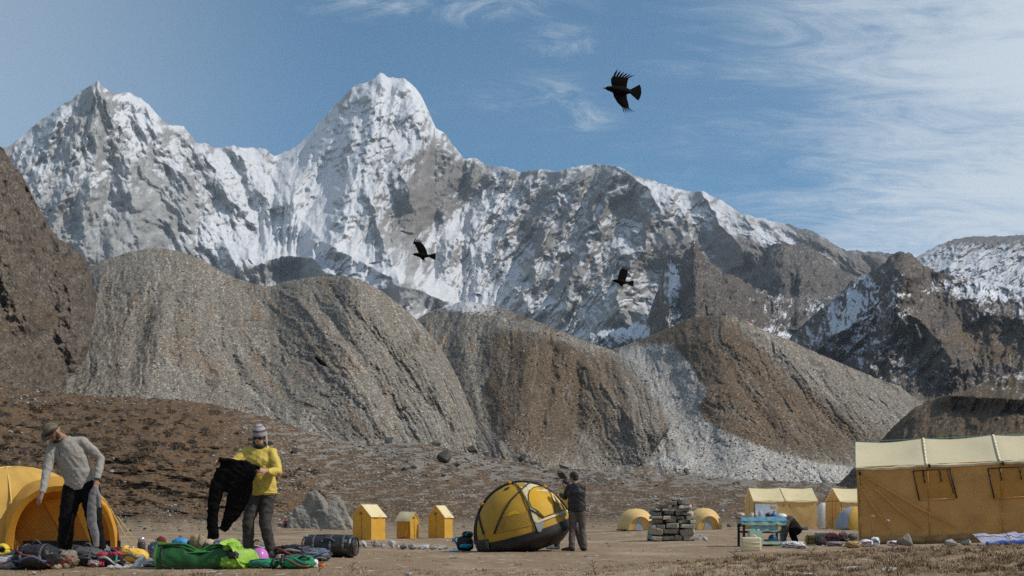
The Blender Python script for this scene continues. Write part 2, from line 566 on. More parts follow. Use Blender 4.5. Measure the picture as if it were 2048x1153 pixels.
def build_mountain():
    crest0 = poly_interp(A_CREST)
    def crest(x):
        return crest0(x) + fbm(x / 22, x * 0 + 3.3, 4, 40, 0.65) * 6.0
    base = lambda x: np.interp(x, [-260, 400, 900, 1300, 1500, 1800, 2100], [640, 660, 700, 760, 760, 700, 700])
    PX, PY = relief(-260, 2000, 1240, crest, base, 330, 1.0)
    c0 = crest0(PX[0])[None]
    Dc = np.interp(PX, [-260, 0, 200, 330, 540, 760, 930, 1240, 1420, 1640, 1780, 2100],
                   [4000, 4250, 4500, 4800, 5250, 5300, 5200, 4500, 4100, 3500, 3300, 3200])
    k = np.interp(PX, [-260, 200, 540, 760, 900, 1100, 1400, 1700, 2100], [2.2, 2.3, 4.6, 3.6, 4.2, 3.6, 3.4, 3.0, 3.0])
    D = Dc - k * (PY - c0)
    spurs = [  # points, metres towards the viewer, half width in rows
        ([(196, 162), (186, 230), (155, 330), (105, 450), (60, 560)], 150, 75),
        ([(196, 162), (238, 262), (262, 380), (236, 470), (210, 560)], 130, 55),
        ([(300, 212), (318, 300), (392, 380), (450, 470), (470, 540)], 150, 60),
        ([(128, 212), (110, 290), (60, 380), (20, 480)], 110, 50),
        ([(190, 345), (170, 430), (165, 520)], 130, 34),
        ([(285, 410), (270, 470), (300, 540)], 110, 38),
        ([(340, 395), (372, 450), (410, 500)], 120, 38),
        ([(370, 262), (436, 350), (472, 420)], 110, 38),
        ([(400, 300), (470, 400), (490, 440)], 90, 26),
        ([(470, 292), (520, 380), (545, 420)], 80, 26),
        ([(530, 297), (545, 360), (560, 410)], 80, 24),
        # main pyramid
        ([(762, 147), (748, 215), (722, 330), (702, 390), (690, 440)], 130, 70),
        ([(739, 163), (690, 250), (640, 320), (560, 372), (500, 400)], 60, 40),
        ([(811, 158), (836, 225), (862, 290), (815, 330), (800, 380)], 110, 50),
        ([(870, 255), (905, 320), (880, 350), (830, 380)], 100, 45),
        ([(640, 300), (610, 350), (575, 390)], 60, 24),
        ([(582, 392), (598, 432), (640, 482), (700, 512), (790, 560)], 190, 62),
        ([(582, 392), (575, 450), (540, 500), (480, 530)], 160, 55),
        ([(690, 420), (680, 465), (665, 500)], 120, 32),
        ([(746, 405), (758, 460), (790, 540), (800, 590)], 170, 44),
        ([(946, 318), (900, 380), (835, 420)], 120, 45),
        # right hand ridge: ribs fall to the lower left
        ([(1014, 334), (975, 420), (905, 500)], 110, 34),
        ([(1077, 342), (1040, 430), (985, 510)], 130, 36),
        ([(1130, 340), (1125, 385), (1095, 450), (1080, 520), (1050, 600)], 190, 44),
        ([(1165, 345), (1160, 410), (1130, 480), (1100, 560)], 120, 30),
        ([(1239, 333), (1215, 400), (1180, 470), (1150, 560), (1110, 620)], 150, 40),
        ([(1239, 333), (1300, 380), (1320, 440), (1270, 520), (1230, 600)], 190, 55),
        ([(1343, 376), (1370, 450), (1350, 520)], 130, 44),
        ([(1406, 384), (1440, 450), (1490, 510)], 150, 46),
        ([(1482, 428), (1530, 480), (1590, 530), (1600, 600)], 140, 50),
        # mounds of bare rock at the foot of the snow
        ([(515, 535), (560, 512), (620, 515), (650, 545)], 210, 40),
        ([(730, 580), (790, 572), (850, 585), (880, 600)], 240, 36),
        ([(640, 490), (600, 470)], 80, 40),
    ]
    for pts, amp, w in spurs:
        wob = fbm(PX / 40, PY / 40, 3, 50) * 22
        dd, tt = dist_poly(PX + wob, PY + wob * 0.4, pts)
        pr = np.clip(1 - dd / w, 0, 1)
        D -= amp * (0.65 * pr + 0.35 * pr * pr) * sstep(tt + 0.12, 0, 0.2)
    # gully between the pyramid and the right ridge
    dd, tt = dist_poly(PX, PY, [(885, 400), (850, 470), (850, 560), (900, 610)])
    D += 170 * np.exp(-(dd / 60) ** 2)
    # fluting: ribs along the fall line
    sh = np.interp(PX, [-260, 100, 200, 330, 520, 600, 760, 900, 1000, 1240, 1400, 1500, 1700], [0.4, 0.35, -0.15, -0.55, -0.35, 0.45, 0.25, 0.35, 0.62, 0.6, -0.1, -0.7, -0.9])
    u = PX + sh * (PY - 320)
    wu = fbm(PX / 60, PY / 60, 4, 60) * 18
    rib = ridged((u + wu) / 40, PY / 190 + wu / 120, 5, 70, 0.5)
    wob = fbm(PX / 18, PY / 18, 3, 75) * 7
    rib2 = ridged((u + wu * 1.4 + wob) / 15, PY / 80, 4, 90, 0.55)
    c1 = crags_of((u + wu + wob) / 42, PY / 66 + wu / 60, 1, 0.9)
    c2 = crags_of((u + wu * 1.3 + wob) / 19, (PY + wob) / 32 + PX / 90, 2, 0.9)
    c3 = crags_of((PX + wob * 1.5) / 9, (PY + wob) / 13 - PX / 40, 3, 0.9)
    rock = fbm(PX / 90, PY / 90, 4, 100, 0.5)
    fade = sstep(PY - c0, 2, 26)
    streaky = np.interp(PX, [-260, 560, 700, 930, 1050, 1300, 1450, 2000], [0.35, 0.5, 0.55, 0.9, 1.3, 1.3, 0.7, 0.6])
    craggy = np.interp(PX, [-260, 480, 560, 800, 950, 1300, 2000], [1.15, 1.1, 0.75, 0.7, 0.7, 0.7, 0.9])
    D -= fade * (streaky * (70 * (rib - 0.4) + 16 * (rib2 - 0.4)) + craggy * (95 * c1 + 42 * c2 + 15 * c3) + 60 * rock)
    D -= fade * 3 * fbm(PX / 4, PY / 5, 3, 130, 0.7)
    # strata ledges rising to the right on the pyramid
    st = (PY + 0.72 * PX) / 19 + fbm(PX / 50, PY / 50, 3, 140) * 1.6
    ledge = st - np.floor(st)
    ledge = np.where(ledge < 0.72, ledge / 0.72, (1 - ledge) / 0.28) * (0.35 + 0.65 * sstep(fbm(PX / 22, PY / 14, 3, 145), -0.1, 0.3))
    wp = blobs(PX, PY, [(720, 260, 120, 110, 1, 0)])
    D -= wp * 17 * (ledge - 0.5) * fade
    X, Y, Z = to_world(PX, PY, D)
    nx_, ny_, nz_ = normals(X, Y, Z)
    # snow cover: lies on ledges, thick where wind loads it, off the steep lower walls
    bias = blobs(PX, PY, [
        (800, 195, 62, 50, 0.55, 0), (740, 240, 100, 70, 0.18, 0), (640, 290, 90, 40, 0.3, -40), (650, 380, 130, 60, 0.32, 0),
        (600, 470, 110, 65, 0.65, 20), (500, 490, 110, 45, 0.55, 0), (700, 530, 70, 26, 0.6, 25), (840, 260, 40, 40, 0.2, 0),
        (270, 235, 80, 40, 0.42, 40), (110, 250, 80, 16, 0.3, -42), (150, 330, 50, 40, 0.1, 0), (480, 330, 90, 24, 0.22, 0),
        (60, 340, 40, 60, 0.1, 0), (930, 450, 110, 34, 0.42, -35), (960, 540, 130, 45, 0.42, -10), (900, 600, 160, 26, 0.5, 5), (1060, 640, 110, 30, 0.4, 15),
        (1010, 400, 40, 60, 0.1, 0), (1120, 430, 40, 60, 0.12, 0), (1300, 385, 80, 17, 0.5, 22), (1400, 430, 90, 40, 0.2, 30),
        (1170, 600, 120, 40, 0.22, -20), (1450, 520, 120, 40, 0.1, 0), (1560, 490, 80, 24, 0.22, 20), (1640, 590, 160, 60, -0.10, 0),
        (200, 480, 190, 80, -0.24, 0), (330, 440, 70, 60, -0.16, 0), (170, 210, 40, 30, -0.2, 0),
        (860, 400, 75, 60, -0.27, -20), (800, 450, 40, 60, -0.18, 0), (930, 350, 60, 26, -0.3, 20), (1080, 480, 60, 50, -0.14, 0), (1200, 350, 150, 10, -0.25, 0),
        (585, 530, 80, 25, -0.75, 0), (800, 588, 80, 22, -0.85, 10), (690, 590, 60, 14, -0.2, 0), (820, 520, 40, 40, -0.3, 0), (1330, 470, 80, 60, -0.08, 0), (1130, 560, 50, 50, -0.1, 0),
    ])
    nz1 = nz_
    s = 0.85 * (nz1 - 0.40) + bias + 0.17 * fbm((u) / 24, PY / 50, 6, 150, 0.6) + 0.13 * fbm(PX / 8, PY / 9, 4, 160, 0.75) + streaky * 0.17 * fbm((u + wu) / 6.5, PY / 42, 3, 165, 0.6)
    s += streaky * (0.20 * (0.45 - rib2) + 0.26 * (0.42 - rib)) - 0.22 * (c2 + 0.15) - 0.13 * (c3 + 0.15) - 0.10 * (c1 + 0.15)
    s += wp * 0.42 * fbm((PX - 0.9 * PY) / 46, (PY + 0.72 * PX) / 9, 4, 155, 0.6)
    s -= 0.08 + 0.13 * sstep(PX, 960, 1060) + 0.06 * sstep(PX, 1380, 1500) + 0.12 * sstep(PX, 1330, 1480) * sstep(PY, 440, 520) + 0.03 * sstep(-PX, -480, -380)
    snow = sstep(s, -0.07, 0.24)
    thin = 0.38 * sstep(fbm(PX / 9, PY / 9, 4, 170, 0.7), 0.0, 0.4)      # dusting on rock
    snow = np.maximum(snow, thin * sstep(s, -0.30, 0.05))
    rv = fbm(PX / 30, PY / 24, 5, 180, 0.6)
    warm = sstep(blobs(PX, PY, [(870, 400, 140, 90, 1, 0), (1150, 450, 260, 110, 0.9, 0), (1500, 560, 300, 120, 1.0, 0), (760, 250, 160, 110, 0.6, 0)]), 0.2, 0.9)
    rockc = mixc(colr(0.212, 0.210, 0.203), colr(0.138, 0.126, 0.115), warm)
    low = sstep(PX, 1300, 1480) * sstep(PY, 450, 530)
    rockc = mixc(rockc, colr(0.105, 0.088, 0.074) * np.ones_like(rockc), low * 0.8)
    rockc = rockc * (1 + 0.45 * rv + 0.35 * (c2 + 0.2) + 0.25 * (c3 + 0.2))[..., None]
    strat = np.sin((PY + 0.4 * PX) / 4.0 + fbm(PX / 30, PY / 30, 3, 190) * 6)
    rockc *= (1 + 0.10 * strat)[..., None]
    alb = mixc(rockc, colr(0.56, 0.57, 0.595), snow)
    alb = np.clip(alb, 0.03, 0.88)
    m = terrain_mat('mountain_rock_and_snow', 0.03, 0.16, 5.0, 0.035)
    grid_mesh('mountain', *with_back(X, Y, Z, alb), m)
build_mountain()

# ------------------------------------------------------------------ snowy ridge far on the right
def build_far_ridge():
    crest0 = poly_interp([(1700, 560), (1780, 535), (1837, 512), (1868, 495), (1907, 479), (1947, 473), (1986, 473), (2048, 470), (2300, 440)])
    crest = lambda x: crest0(x) + fbm(x / 18, x * 0 + 7, 4, 200, 0.6) * 5
    base = lambda x: x * 0 + 640
    PX, PY = relief(1700, 2300, 320, crest, base, 110)
    D = 4200 - 9.0 * (PY - crest0(PX[0])[None])
    u = PX + 0.9 * (PY - 500)
    rb = ridged(u / 40, PY / 60, 5, 210, 0.6); r2 = ridged(PX / 16, PY / 22, 4, 215, 0.6)
    D -= sstep(PY - crest0(PX[0])[None], 2, 20) * (150 * (rb - 0.4) + 22 * (r2 - 0.4))
    X, Y, Z = to_world(PX, PY, D)
    nx_, ny_, nz_ = normals(X, Y, Z)
    s = 0.5 * (nz_ - 0.45) + 0.35 * fbm(u / 14, PY / 8, 5, 220, 0.7) + blobs(PX, PY, [(2000, 545, 160, 18, 0.4, 0), (1930, 515, 90, 14, 0.12, 0), (1950, 478, 200, 10, -0.25, 0)]) - 0.10
    snow = sstep(s, 0, 0.16)
    rock = colr(0.135, 0.125, 0.12) * (1 + 0.4 * fbm(PX / 15, PY / 8, 4, 225))[..., None]
    alb = np.clip(mixc(rock, colr(0.60, 0.63, 0.68), snow * 0.75), 0.02, 0.88)
    grid_mesh('far_ridge', *with_back(X, Y, Z, alb), terrain_mat('far_ridge_rock', 0.04, 0.2, 4.0, 0.05))
build_far_ridge()

# ------------------------------------------------------------------ dark hills in front of the right ridge
def dark_hill(name, px0, px1, nx, crest_pts, base_pts, ny, Dcrest, k, spurs, snow_bias, seed, rockcol, snow_amt=0.0, jag=4.0, grass=None, crag=1.0):
    crest0 = poly_interp(crest_pts)
    crest = lambda x: crest0(x) + fbm(x / 16, x * 0 + seed, 4, seed, 0.65) * jag
    PX, PY = relief(px0, px1, nx, crest, poly_interp(base_pts), ny)
    c0 = crest0(PX[0])[None]
    D = np.interp(PX, [p[0] for p in Dcrest], [p[1] for p in Dcrest]) - k * (PY - c0)
    sc = Dcrest[0][1] / 4500.0
    for pts, amp, w in spurs:
        wob = fbm(PX / 30, PY / 30, 3, seed + 5) * 14
        dd, tt = dist_poly(PX + wob, PY, pts)
        pr = np.clip(1 - dd / w, 0, 1)
        D -= amp * pr
    rb = ridged((PX + 0.3 * PY + fbm(PX / 50, PY / 50, 3, seed + 8) * 20) / 36, PY / 70, 5, seed + 10, 0.58)
    r2 = ridged(PX / 16, PY / 30, 4, seed + 20, 0.6)
    fade = sstep(PY - c0, 1, 14)
    wq = fbm(PX / 25, PY / 25, 3, seed + 23) * 12
    D -= fade * sc * (70 * (rb - 0.4) + 14 * (r2 - 0.4) + crag * (75 * crags_of((PX + wq) / 46, PY / 60, seed + 1) + 40 * crags_of((PX + wq) / 20, PY / 27 + PX / 70, seed + 2) + 20 * crags_of((PX + wq) / 9, PY / 11, seed + 3)) + 4 * fbm(PX / 4, PY / 4, 3, seed + 25, 0.75))
    X, Y, Z = to_world(PX, PY, D)
    nx_, ny_, nz_ = normals(X, Y, Z)
    s = 0.35 * (nz_ - 0.5) + blobs(PX, PY, snow_bias) + 0.30 * fbm(PX / 16, PY / 16, 5, seed + 30, 0.7) + 0.2 * fbm(PX / 4, PY / 4, 3, seed + 35, 0.8) + snow_amt
    snow = sstep(s, 0.0, 0.14)
    gv = fbm(PX / 22, PY / 14, 5, seed + 40, 0.6)
    base = np.array(rockcol)[None, None] * (1 + 0.5 * gv)[..., None]
    pl = sstep(fbm(PX / 14 + 4, PY / 12, 5, seed + 45, 0.7), 0.05, 0.3)
    base = mixc(base, np.array(rockcol) * 1.75 + np.zeros_like(base), pl * 0.6)
    base *= (1 - 0.6 * sstep(fbm(PX / 20, PY / 26, 5, seed + 47, 0.7), 0.12, 0.36))[..., None]
    base *= (1 + 0.5 * fbm((PX + PY) / 9, (PY - 0.4 * PX) / 5, 4, seed + 48, 0.75))[..., None]
    if grass is not None:
        gm = sstep(blobs(PX, PY, grass) + 0.3 * gv, 0.35, 0.6)
        base = mixc(base, colr(0.105, 0.075, 0.045) * np.ones_like(base) * (1 + 0.3 * gv)[..., None], gm)
    spk = sstep(fbm(PX / 3.0, PY / 2.4, 2, seed + 50, 0.9) + 0.25 * fbm(PX / 60, PY / 40, 3, seed + 55), 0.30, 0.42)
    base = mixc(base, colr(0.34, 0.33, 0.315) * np.ones_like(base), spk * 0.5)
    base *= (1 - 0.45 * sstep(fbm(PX / 4.0, PY / 3.4, 2, seed + 60, 0.9), 0.2, 0.5))[..., None]
    alb = np.clip(mixc(base, colr(0.66, 0.68, 0.72), snow * 0.92), 0.02, 0.86)
    return grid_mesh(name, *with_back(X, Y, Z, alb), terrain_mat(name + '_rock', 0.12, 0.28, 1.6, 0.12))

dark_hill('rock_outcrop', 1440, 1760, 180, [(1440, 600), (1480, 565), (1510, 535), (1524, 510), (1540, 492), (1562, 484), (1580, 490), (1602, 486), (1626, 495), (1642, 510), (1664, 528), (1700, 548), (1760, 575)],
          [(1440, 660), (1760, 660)], 80, [(1440, 2900), (1760, 2900)], 5, [([(1560, 486), (1580, 540), (1620, 560)], 90, 40)], [(1530, 540, 30, 30, 0.1, 0)], 310, (0.085, 0.075, 0.066), -0.30, 8)
dark_hill('rocky_pyramid', 1180, 1820, 400, [(1180, 668), (1255, 655), (1300, 625), (1318, 570), (1328, 530), (1338, 505), (1350, 512), (1362, 512), (1375, 500), (1387, 487), (1394, 490), (1404, 508), (1425, 528), (1450, 545), (1478, 558), (1510, 576), (1550, 592), (1600, 598), (1650, 596), (1700, 590), (1760, 575), (1820, 590)],
          [(1180, 740), (1820, 800)], 150, [(1180, 2500), (1390, 2200), (1600, 2350), (1820, 2300)], 4.2,
          [([(1390, 488), (1400, 560), (1470, 640)], 140, 60), ([(1390, 488), (1350, 570), (1330, 640)], 90, 40), ([(1450, 548), (1500, 600)], 70, 30)],
          [(1340, 560, 26, 60, 0.26, 30), (1330, 600, 60, 12, 0.12, -30), (1260, 660, 80, 20, 0.3, 0), (1560, 680, 90, 24, 0.14, 0), (1440, 590, 60, 50, -0.25, 0), (1400, 560, 40, 50, -0.2, 0)], 340, (0.080, 0.065, 0.054), -0.12, 14)
dark_hill('rocky_hillside', 1560, 2320, 420, [(1560, 700), (1600, 655), (1650, 612), (1700, 566), (1740, 543), (1768, 528), (1782, 508), (1800, 504), (1822, 508), (1838, 522), (1862, 540), (1905, 553), (1960, 560), (2048, 575), (2320, 600)],
          [(1560, 900), (2320, 960)], 240, [(1560, 1950), (1800, 1800), (2048, 1600), (2320, 1400)], 2.0,
          [([(1800, 552), (1810, 620), (1880, 680), (1900, 720)], 150, 60), ([(1800, 552), (1740, 620), (1660, 680), (1600, 720)], 130, 50), ([(1800, 552), (1780, 650), (1740, 740)], 90, 40),
           ([(1810, 505), (1815, 540)], 90, 34), ([(1950, 620), (2048, 640), (2150, 650)], 60, 40)],
          [(1720, 620, 60, 60, 0.22, -40), (1780, 600, 30, 50, 0.18, 0), (1690, 670, 80, 50, 0.12, -40), (1960, 580, 160, 18, 0.22, 0), (1810, 525, 40, 20, -0.5, 0), (1880, 640, 40, 60, -0.35, 0), (2000, 700, 160, 60, -0.12, 0), (1860, 800, 140, 50, -0.1, 0)],
          370, (0.090, 0.072, 0.058), -0.11, 12, grass=[(2000, 690, 160, 60, 0.7, 10), (1950, 820, 220, 40, 0.6, 0)])
dark_hill('grassy_bank', 1600, 2320, 320, [(1600, 1015), (1680, 965), (1740, 905), (1790, 850), (1830, 815), (1880, 795), (1930, 782), (1960, 768), (2010, 750), (2048, 742), (2320, 690)],
          [(1600, 1045), (2320, 1045)], 150, [(1600, 470), (1740, 470), (2048, 460), (2320, 470)], 0.8, [([(1900, 792), (2048, 800), (2200, 790)], 22, 26)], [(1900, 900, 300, 100, -0.6, 0)], 400, (0.12, 0.085, 0.055), -0.1, 3,
          grass=[(2000, 850, 400, 120, 1, 0)], crag=0.15)

# ------------------------------------------------------------------ dark rock slope at the left edge
dark_hill('crag_slope', -420, 300, 380, [(-420, 150), (-200, 215), (-60, 260), (0, 292), (20, 318), (50, 362), (80, 420), (110, 470), (150, 500), (172, 518), (184, 560), (196, 620), (208, 680), (222, 740), (250, 790), (300, 850)],
          [(-420, 900), (300, 900)], 300, [(-420, 560), (0, 660), (120, 740), (200, 830), (300, 620)], 0.55,
          [([(0, 300), (60, 450), (130, 560), (165, 700)], 24, 60), ([(-60, 330), (-20, 480), (60, 620)], 26, 60), ([(40, 420), (20, 560), (80, 700)], 16, 36), ([(110, 480), (140, 600), (160, 740)], 14, 30), ([(-160, 400), (-120, 600), (-60, 760)], 40, 70)],
          [(60, 500, 300, 300, -0.7, 0)], 430, (0.095, 0.074, 0.055), -0.2, 14, grass=[(20, 650, 90, 60, 0.5, 30), (100, 620, 50, 40, 0.4, 40)], crag=1.25)

# ------------------------------------------------------------------ the moraines
GULLY = [(1226, 716), (1244, 699), (1291, 688), (1346, 692), (1373, 720), (1397, 754), (1411, 785), (1397, 819), (1408, 839), (1469, 873), (1544, 901), (1613, 921),
         (1715, 938), (1800, 960), (1800, 1000), (1510, 965), (1373, 945), (1291, 928), (1247, 908), (1305, 873), (1326, 836), (1319, 805), (1271, 771), (1244, 744)]
def build_moraine(name, key, crest_pts, base_pts, nx, ny, Dc_pts, Db_pts, spurs, pits, fan_pts, brownness, seed, gully=False, snowy=None, rill=1.0):
    crest0 = poly_interp(crest_pts)
    crest = lambda x: crest0(x) + fbm(x / 30, x * 0 + seed, 5, 500 + seed, 0.75) * 6.5
    base = poly_interp(base_pts)
    PX, PY = relief(crest_pts[0][0], crest_pts[-1][0], nx, crest, base, ny)
    c0 = crest0(PX[0])[None]
    T = (PY - c0) / np.maximum(base(PX[0])[None] - c0, 5)
    Dc = poly_interp(Dc_pts)(PX); Db = poly_interp(Db_pts)(PX)
    D = Dc + (Db - Dc) * T ** 0.85
    for pts, amp, w in spurs:
        dd, tt = dist_poly(PX, PY, pts)
        D -= amp * np.clip(1 - dd / w, 0, 1) ** 1.2 * sstep(tt + 0.1, 0, 0.25)
    for pts, amp, w in pits:
        wob = fbm(PX / 25, PY / 25, 3, seed + 3) * 10
        dd, tt = dist_poly(PX + wob, PY, pts)
        D += amp * np.exp(-(dd / w) ** 2) * sstep(tt, 0.0, 0.15)
    fan = poly_interp(fan_pts)(PX)
    u = PX + fan * (PY - c0)
    wu = fbm(PX / 70, PY / 90, 4, 510 + seed) * 26
    rl = ridged((u + wu) / 38, PY / 240, 4, 520 + seed, 0.55)
    rl2 = ridged((u + wu * 1.5) / 11, PY / 100, 3, 530 + seed, 0.6)
    fade = sstep(T, 0.0, 0.08)
    D -= rill * fade * (7 * (rl - 0.4) + 1.8 * (rl2 - 0.4)) * (1 - 0.5 * T)
    wv = fbm(PX / 30, PY / 60, 4, 536 + seed, 0.6) * 16
    cut = ridged((u + wu * 0.6 + wv) / 52, PY / 420, 2, 537 + seed, 0.5) ** 4
    cut2 = ridged((u + wu * 0.8 + wv) / 21, PY / 260, 2, 538 + seed, 0.5) ** 4
    D += fade * (1 - 0.4 * T) * (7 * cut + 3.2 * cut2)
    D -= 9 * fbm(PX / 60, PY / 50, 4, 535 + seed)
    grit = fbm(PX / 3.2, PY / 3.0, 3, 540 + seed, 0.85)
    coarse = sstep(fbm(PX / 55, PY / 45, 3, 545 + seed) + 0.6 * T, 0.1, 0.9)
    D -= (1.9 + 3.6 * coarse) * grit * (1 - 0.45 * T) + 5.0 * fbm(PX / 9, PY / 9, 4, 548 + seed, 0.75) * (1 - 0.5 * T)
    X, Y, Z = to_world(PX, PY, D)
    SLOPE[key] = (PX[0], PY, X, Y, Z)
    v = fbm((u + wu) / 26, PY / 130, 5, 550 + seed, 0.6)
    pale, brown, dark = colr(0.165, 0.146, 0.120), colr(0.098, 0.069, 0.043), colr(0.064, 0.047, 0.032)
    wm = sstep(brownness(PX, PY) + 0.3 * v, 0.25, 0.8)
    a = mixc(pale * np.ones(PX.shape + (3,)), brown, wm)
    ochre = sstep(v + 0.25 * fbm(PX / 20, PY / 20, 4, 555 + seed) - 0.10, 0.06, 0.3)
    a = mixc(a, colr(0.185, 0.128, 0.078) * np.ones_like(a), 0.7 * ochre * (1 - wm * 0.5))
    streak = sstep(ridged((u + wu) / 24, PY / 300, 3, 560 + seed, 0.5), 0.60, 0.9)
    a = mixc(a, colr(0.25, 0.23, 0.20) * np.ones_like(a), 0.7 * streak * (1 - 0.75 * wm))
    a = mixc(a, colr(0.235, 0.218, 0.19) * np.ones_like(a), 0.6 * sstep(cut2 * T + cut * 0.6, 0.12, 0.5) * (1 - 0.6 * wm))
    dk = sstep(fbm((u + wu * 2) / 30, PY / 60, 5, 565 + seed, 0.65), 0.14, 0.42)
    a = mixc(a, dark * np.ones_like(a), 0.72 * dk)
    mid = fbm(PX / 6.5, PY / 5.5, 3, 600 + seed, 0.8)
    a *= (1 + 0.55 * mid)[..., None]
    if gully:
        gw = 14 * fbm(PX / 24, PY / 24, 5, 570, 0.6)
        g = np.zeros(PX.shape)
        for ox, oy in ((0, 0), (3, 0), (-3, 0), (0, 3), (0, -3)):
            g += in_poly(PX + gw + ox, PY + gw * 0.6 + oy, GULLY) / 5.0
        gp = fbm((PX + 0.6 * PY) / 14, (PY - PX) / 60, 4, 575)
        a = mixc(a, colr(0.32, 0.30, 0.27) * (1 + 0.45 * gp)[..., None], g * 0.92)
    if snowy:
        sn = sstep(blobs(PX, PY, snowy) + 0.5 * fbm((PX + PY) / 8, (PY - PX * 0.3) / 4, 3, 580), 0.45, 0.8)
        a = mixc(a, colr(0.66, 0.67, 0.70) * np.ones_like(a), sn * 0.8)
    sp = sstep(fbm(PX / 2.8, PY / 2.6, 2, 590 + seed, 0.9) + 0.12 * coarse, 0.2, 0.4)       # single stones
    a *= (1 + 1.2 * sp - 0.55 * sstep(-fbm(PX / 2.6, PY / 2.4, 2, 595 + seed, 0.9), 0.25, 0.5) + 0.12 * grit)[..., None]
    grid_mesh(name, *with_back(X, Y, Z, np.clip(a, 0.02, 0.5), ((0.02, 0.03), (0.1, 0.15), (0.25, 0.5))), terrain_mat(name + '_scree', 0.5, 0.34, 0.9, 0.45))
build_moraine('moraine_right', 'mr', [(1150, 720), (1200, 705), (1247, 692), (1291, 675), (1339, 655), (1373, 638), (1401, 631), (1466, 630), (1493, 641), (1537, 665), (1578, 679), (1613, 696), (1681, 726), (1749, 754), (1800, 772), (1900, 850), (2000, 900)],
              [(1150, 1000), (2000, 1010)], 500, 220, [(1150, 1220), (1240, 1130), (1330, 1090), (1440, 1030), (1500, 1040), (1700, 1060), (1800, 1070), (2000, 900)], [(1150, 560), (1500, 550), (1700, 590), (2000, 640)],
              [([(1440, 630), (1470, 740), (1560, 850), (1640, 920)], 16, 170), ([(1480, 636), (1620, 740), (1780, 850)], 34, 80)],
              [([(1330, 690), (1345, 760), (1370, 830), (1420, 900)], 22, 45), ([(1500, 680), (1600, 780), (1700, 880)], 10, 14), ([(1440, 700), (1500, 800), (1560, 880)], 9, 12)],
              [(1150, -0.2), (1300, -0.25), (1400, -0.3), (1520, -0.8), (1700, -1.1), (2000, -1.2)],
              lambda X_, Y_: blobs(X_, Y_, [(1480, 790, 190, 130, 0.95, 30), (1400, 690, 110, 60, 0.8, 0), (1700, 880, 160, 60, 0.6, 20), (1520, 660, 60, 30, -0.5, 30), (1640, 740, 90, 30, -0.4, 32)]), 7, True)
build_moraine('moraine_middle', 'mm', [(780, 660), (830, 640), (860, 622), (891, 613), (930, 600), (971, 609), (1000, 613), (1044, 631), (1084, 646), (1117, 660), (1146, 671), (1182, 686), (1226, 700), (1250, 722), (1275, 755), (1305, 792), (1326, 828), (1338, 850)],
              [(780, 985), (1000, 985), (1200, 972), (1250, 950), (1300, 915), (1338, 860)], 360, 200, [(780, 1160), (900, 1150), (960, 1125), (1050, 1085), (1226, 1010), (1338, 780)], [(780, 700), (900, 650), (1000, 585), (1060, 550), (1338, 700)],
              [([(1040, 632), (1050, 720), (1040, 820), (1000, 900)], 45, 150), ([(1060, 640), (1180, 740), (1270, 850)], 50, 90)],
              [([(1150, 690), (1160, 780), (1150, 880)], 12, 12), ([(1100, 680), (1105, 760), (1080, 860)], 9, 10), ([(1200, 720), (1240, 800), (1250, 880)], 9, 10), ([(960, 660), (960, 760), (980, 860)], 10, 14)],
              [(780, 0.5), (960, 0.25), (1060, 0.0), (1200, -0.4), (1338, -0.6)],
              lambda X_, Y_: 0.35 + blobs(X_, Y_, [(1080, 760, 140, 130, 0.8, 0), (900, 640, 60, 40, -0.5, 0), (905, 770, 60, 150, -0.75, 0), (1000, 640, 120, 16, -0.6, 18), (1180, 690, 80, 14, -0.5, 15)]), 19, False,
              [(925, 612, 80, 16, 0.95, 5), (1010, 640, 50, 10, 0.35, 10)], 0.8)
build_moraine('moraine_left', 'ml', [(-120, 700), (0, 640), (60, 610), (100, 588), (130, 564), (200, 522), (260, 503), (310, 494), (350, 500), (400, 516), (450, 546), (500, 566), (540, 573), (570, 563), (620, 554),
               (690, 551), (720, 558), (764, 582), (804, 612), (840, 645), (872, 682), (900, 726), (925, 775), (950, 822), (985, 866), (1030, 905), (1080, 930)],
              [(-120, 930), (600, 960), (1080, 985)], 640, 270, [(-120, 860), (310, 1010), (560, 1010), (700, 935), (800, 985), (900, 960), (950, 860), (1000, 640), (1080, 520)], [(-120, 330), (310, 400), (600, 430), (900, 470), (1080, 470)],
              [([(310, 494), (330, 620), (300, 760), (280, 860)], 40, 170), ([(690, 551), (760, 640), (850, 740), (930, 840)], 40, 110), ([(570, 565), (640, 660), (700, 760), (760, 860)], 25, 70)],
              [([(600, 580), (660, 640), (740, 740), (800, 840)], 12, 11), ([(660, 575), (740, 660), (830, 770), (900, 860)], 10, 9), ([(370, 540), (345, 620), (350, 720)], 9, 10), ([(430, 560), (450, 660), (480, 760)], 8, 9), ([(330, 560), (280, 660), (260, 760)], 8, 12)],
              [(-120, 0.55), (310, 0.02), (560, -0.6), (700, -0.8), (1080, -1.0)],
              lambda X_, Y_: blobs(X_, Y_, [(700, 850, 120, 40, 0.5, 20), (180, 700, 120, 80, 0.25, 0)]), 31, rill=1.25)
# ------------------------------------------------------------------ the slope between the camp and the moraine
SLOPE_CREST = [(-420, 765), (0, 771), (73, 782), (153, 789), (218, 793), (291, 797), (364, 800), (437, 811), (492, 826), (546, 838), (600, 858), (660, 878), (740, 890), (830, 884),
               (900, 898), (1000, 918), (1100, 935), (1250, 945), (1400, 955), (1550, 962), (1700, 968), (1850, 968), (2048, 958), (2300, 950)]

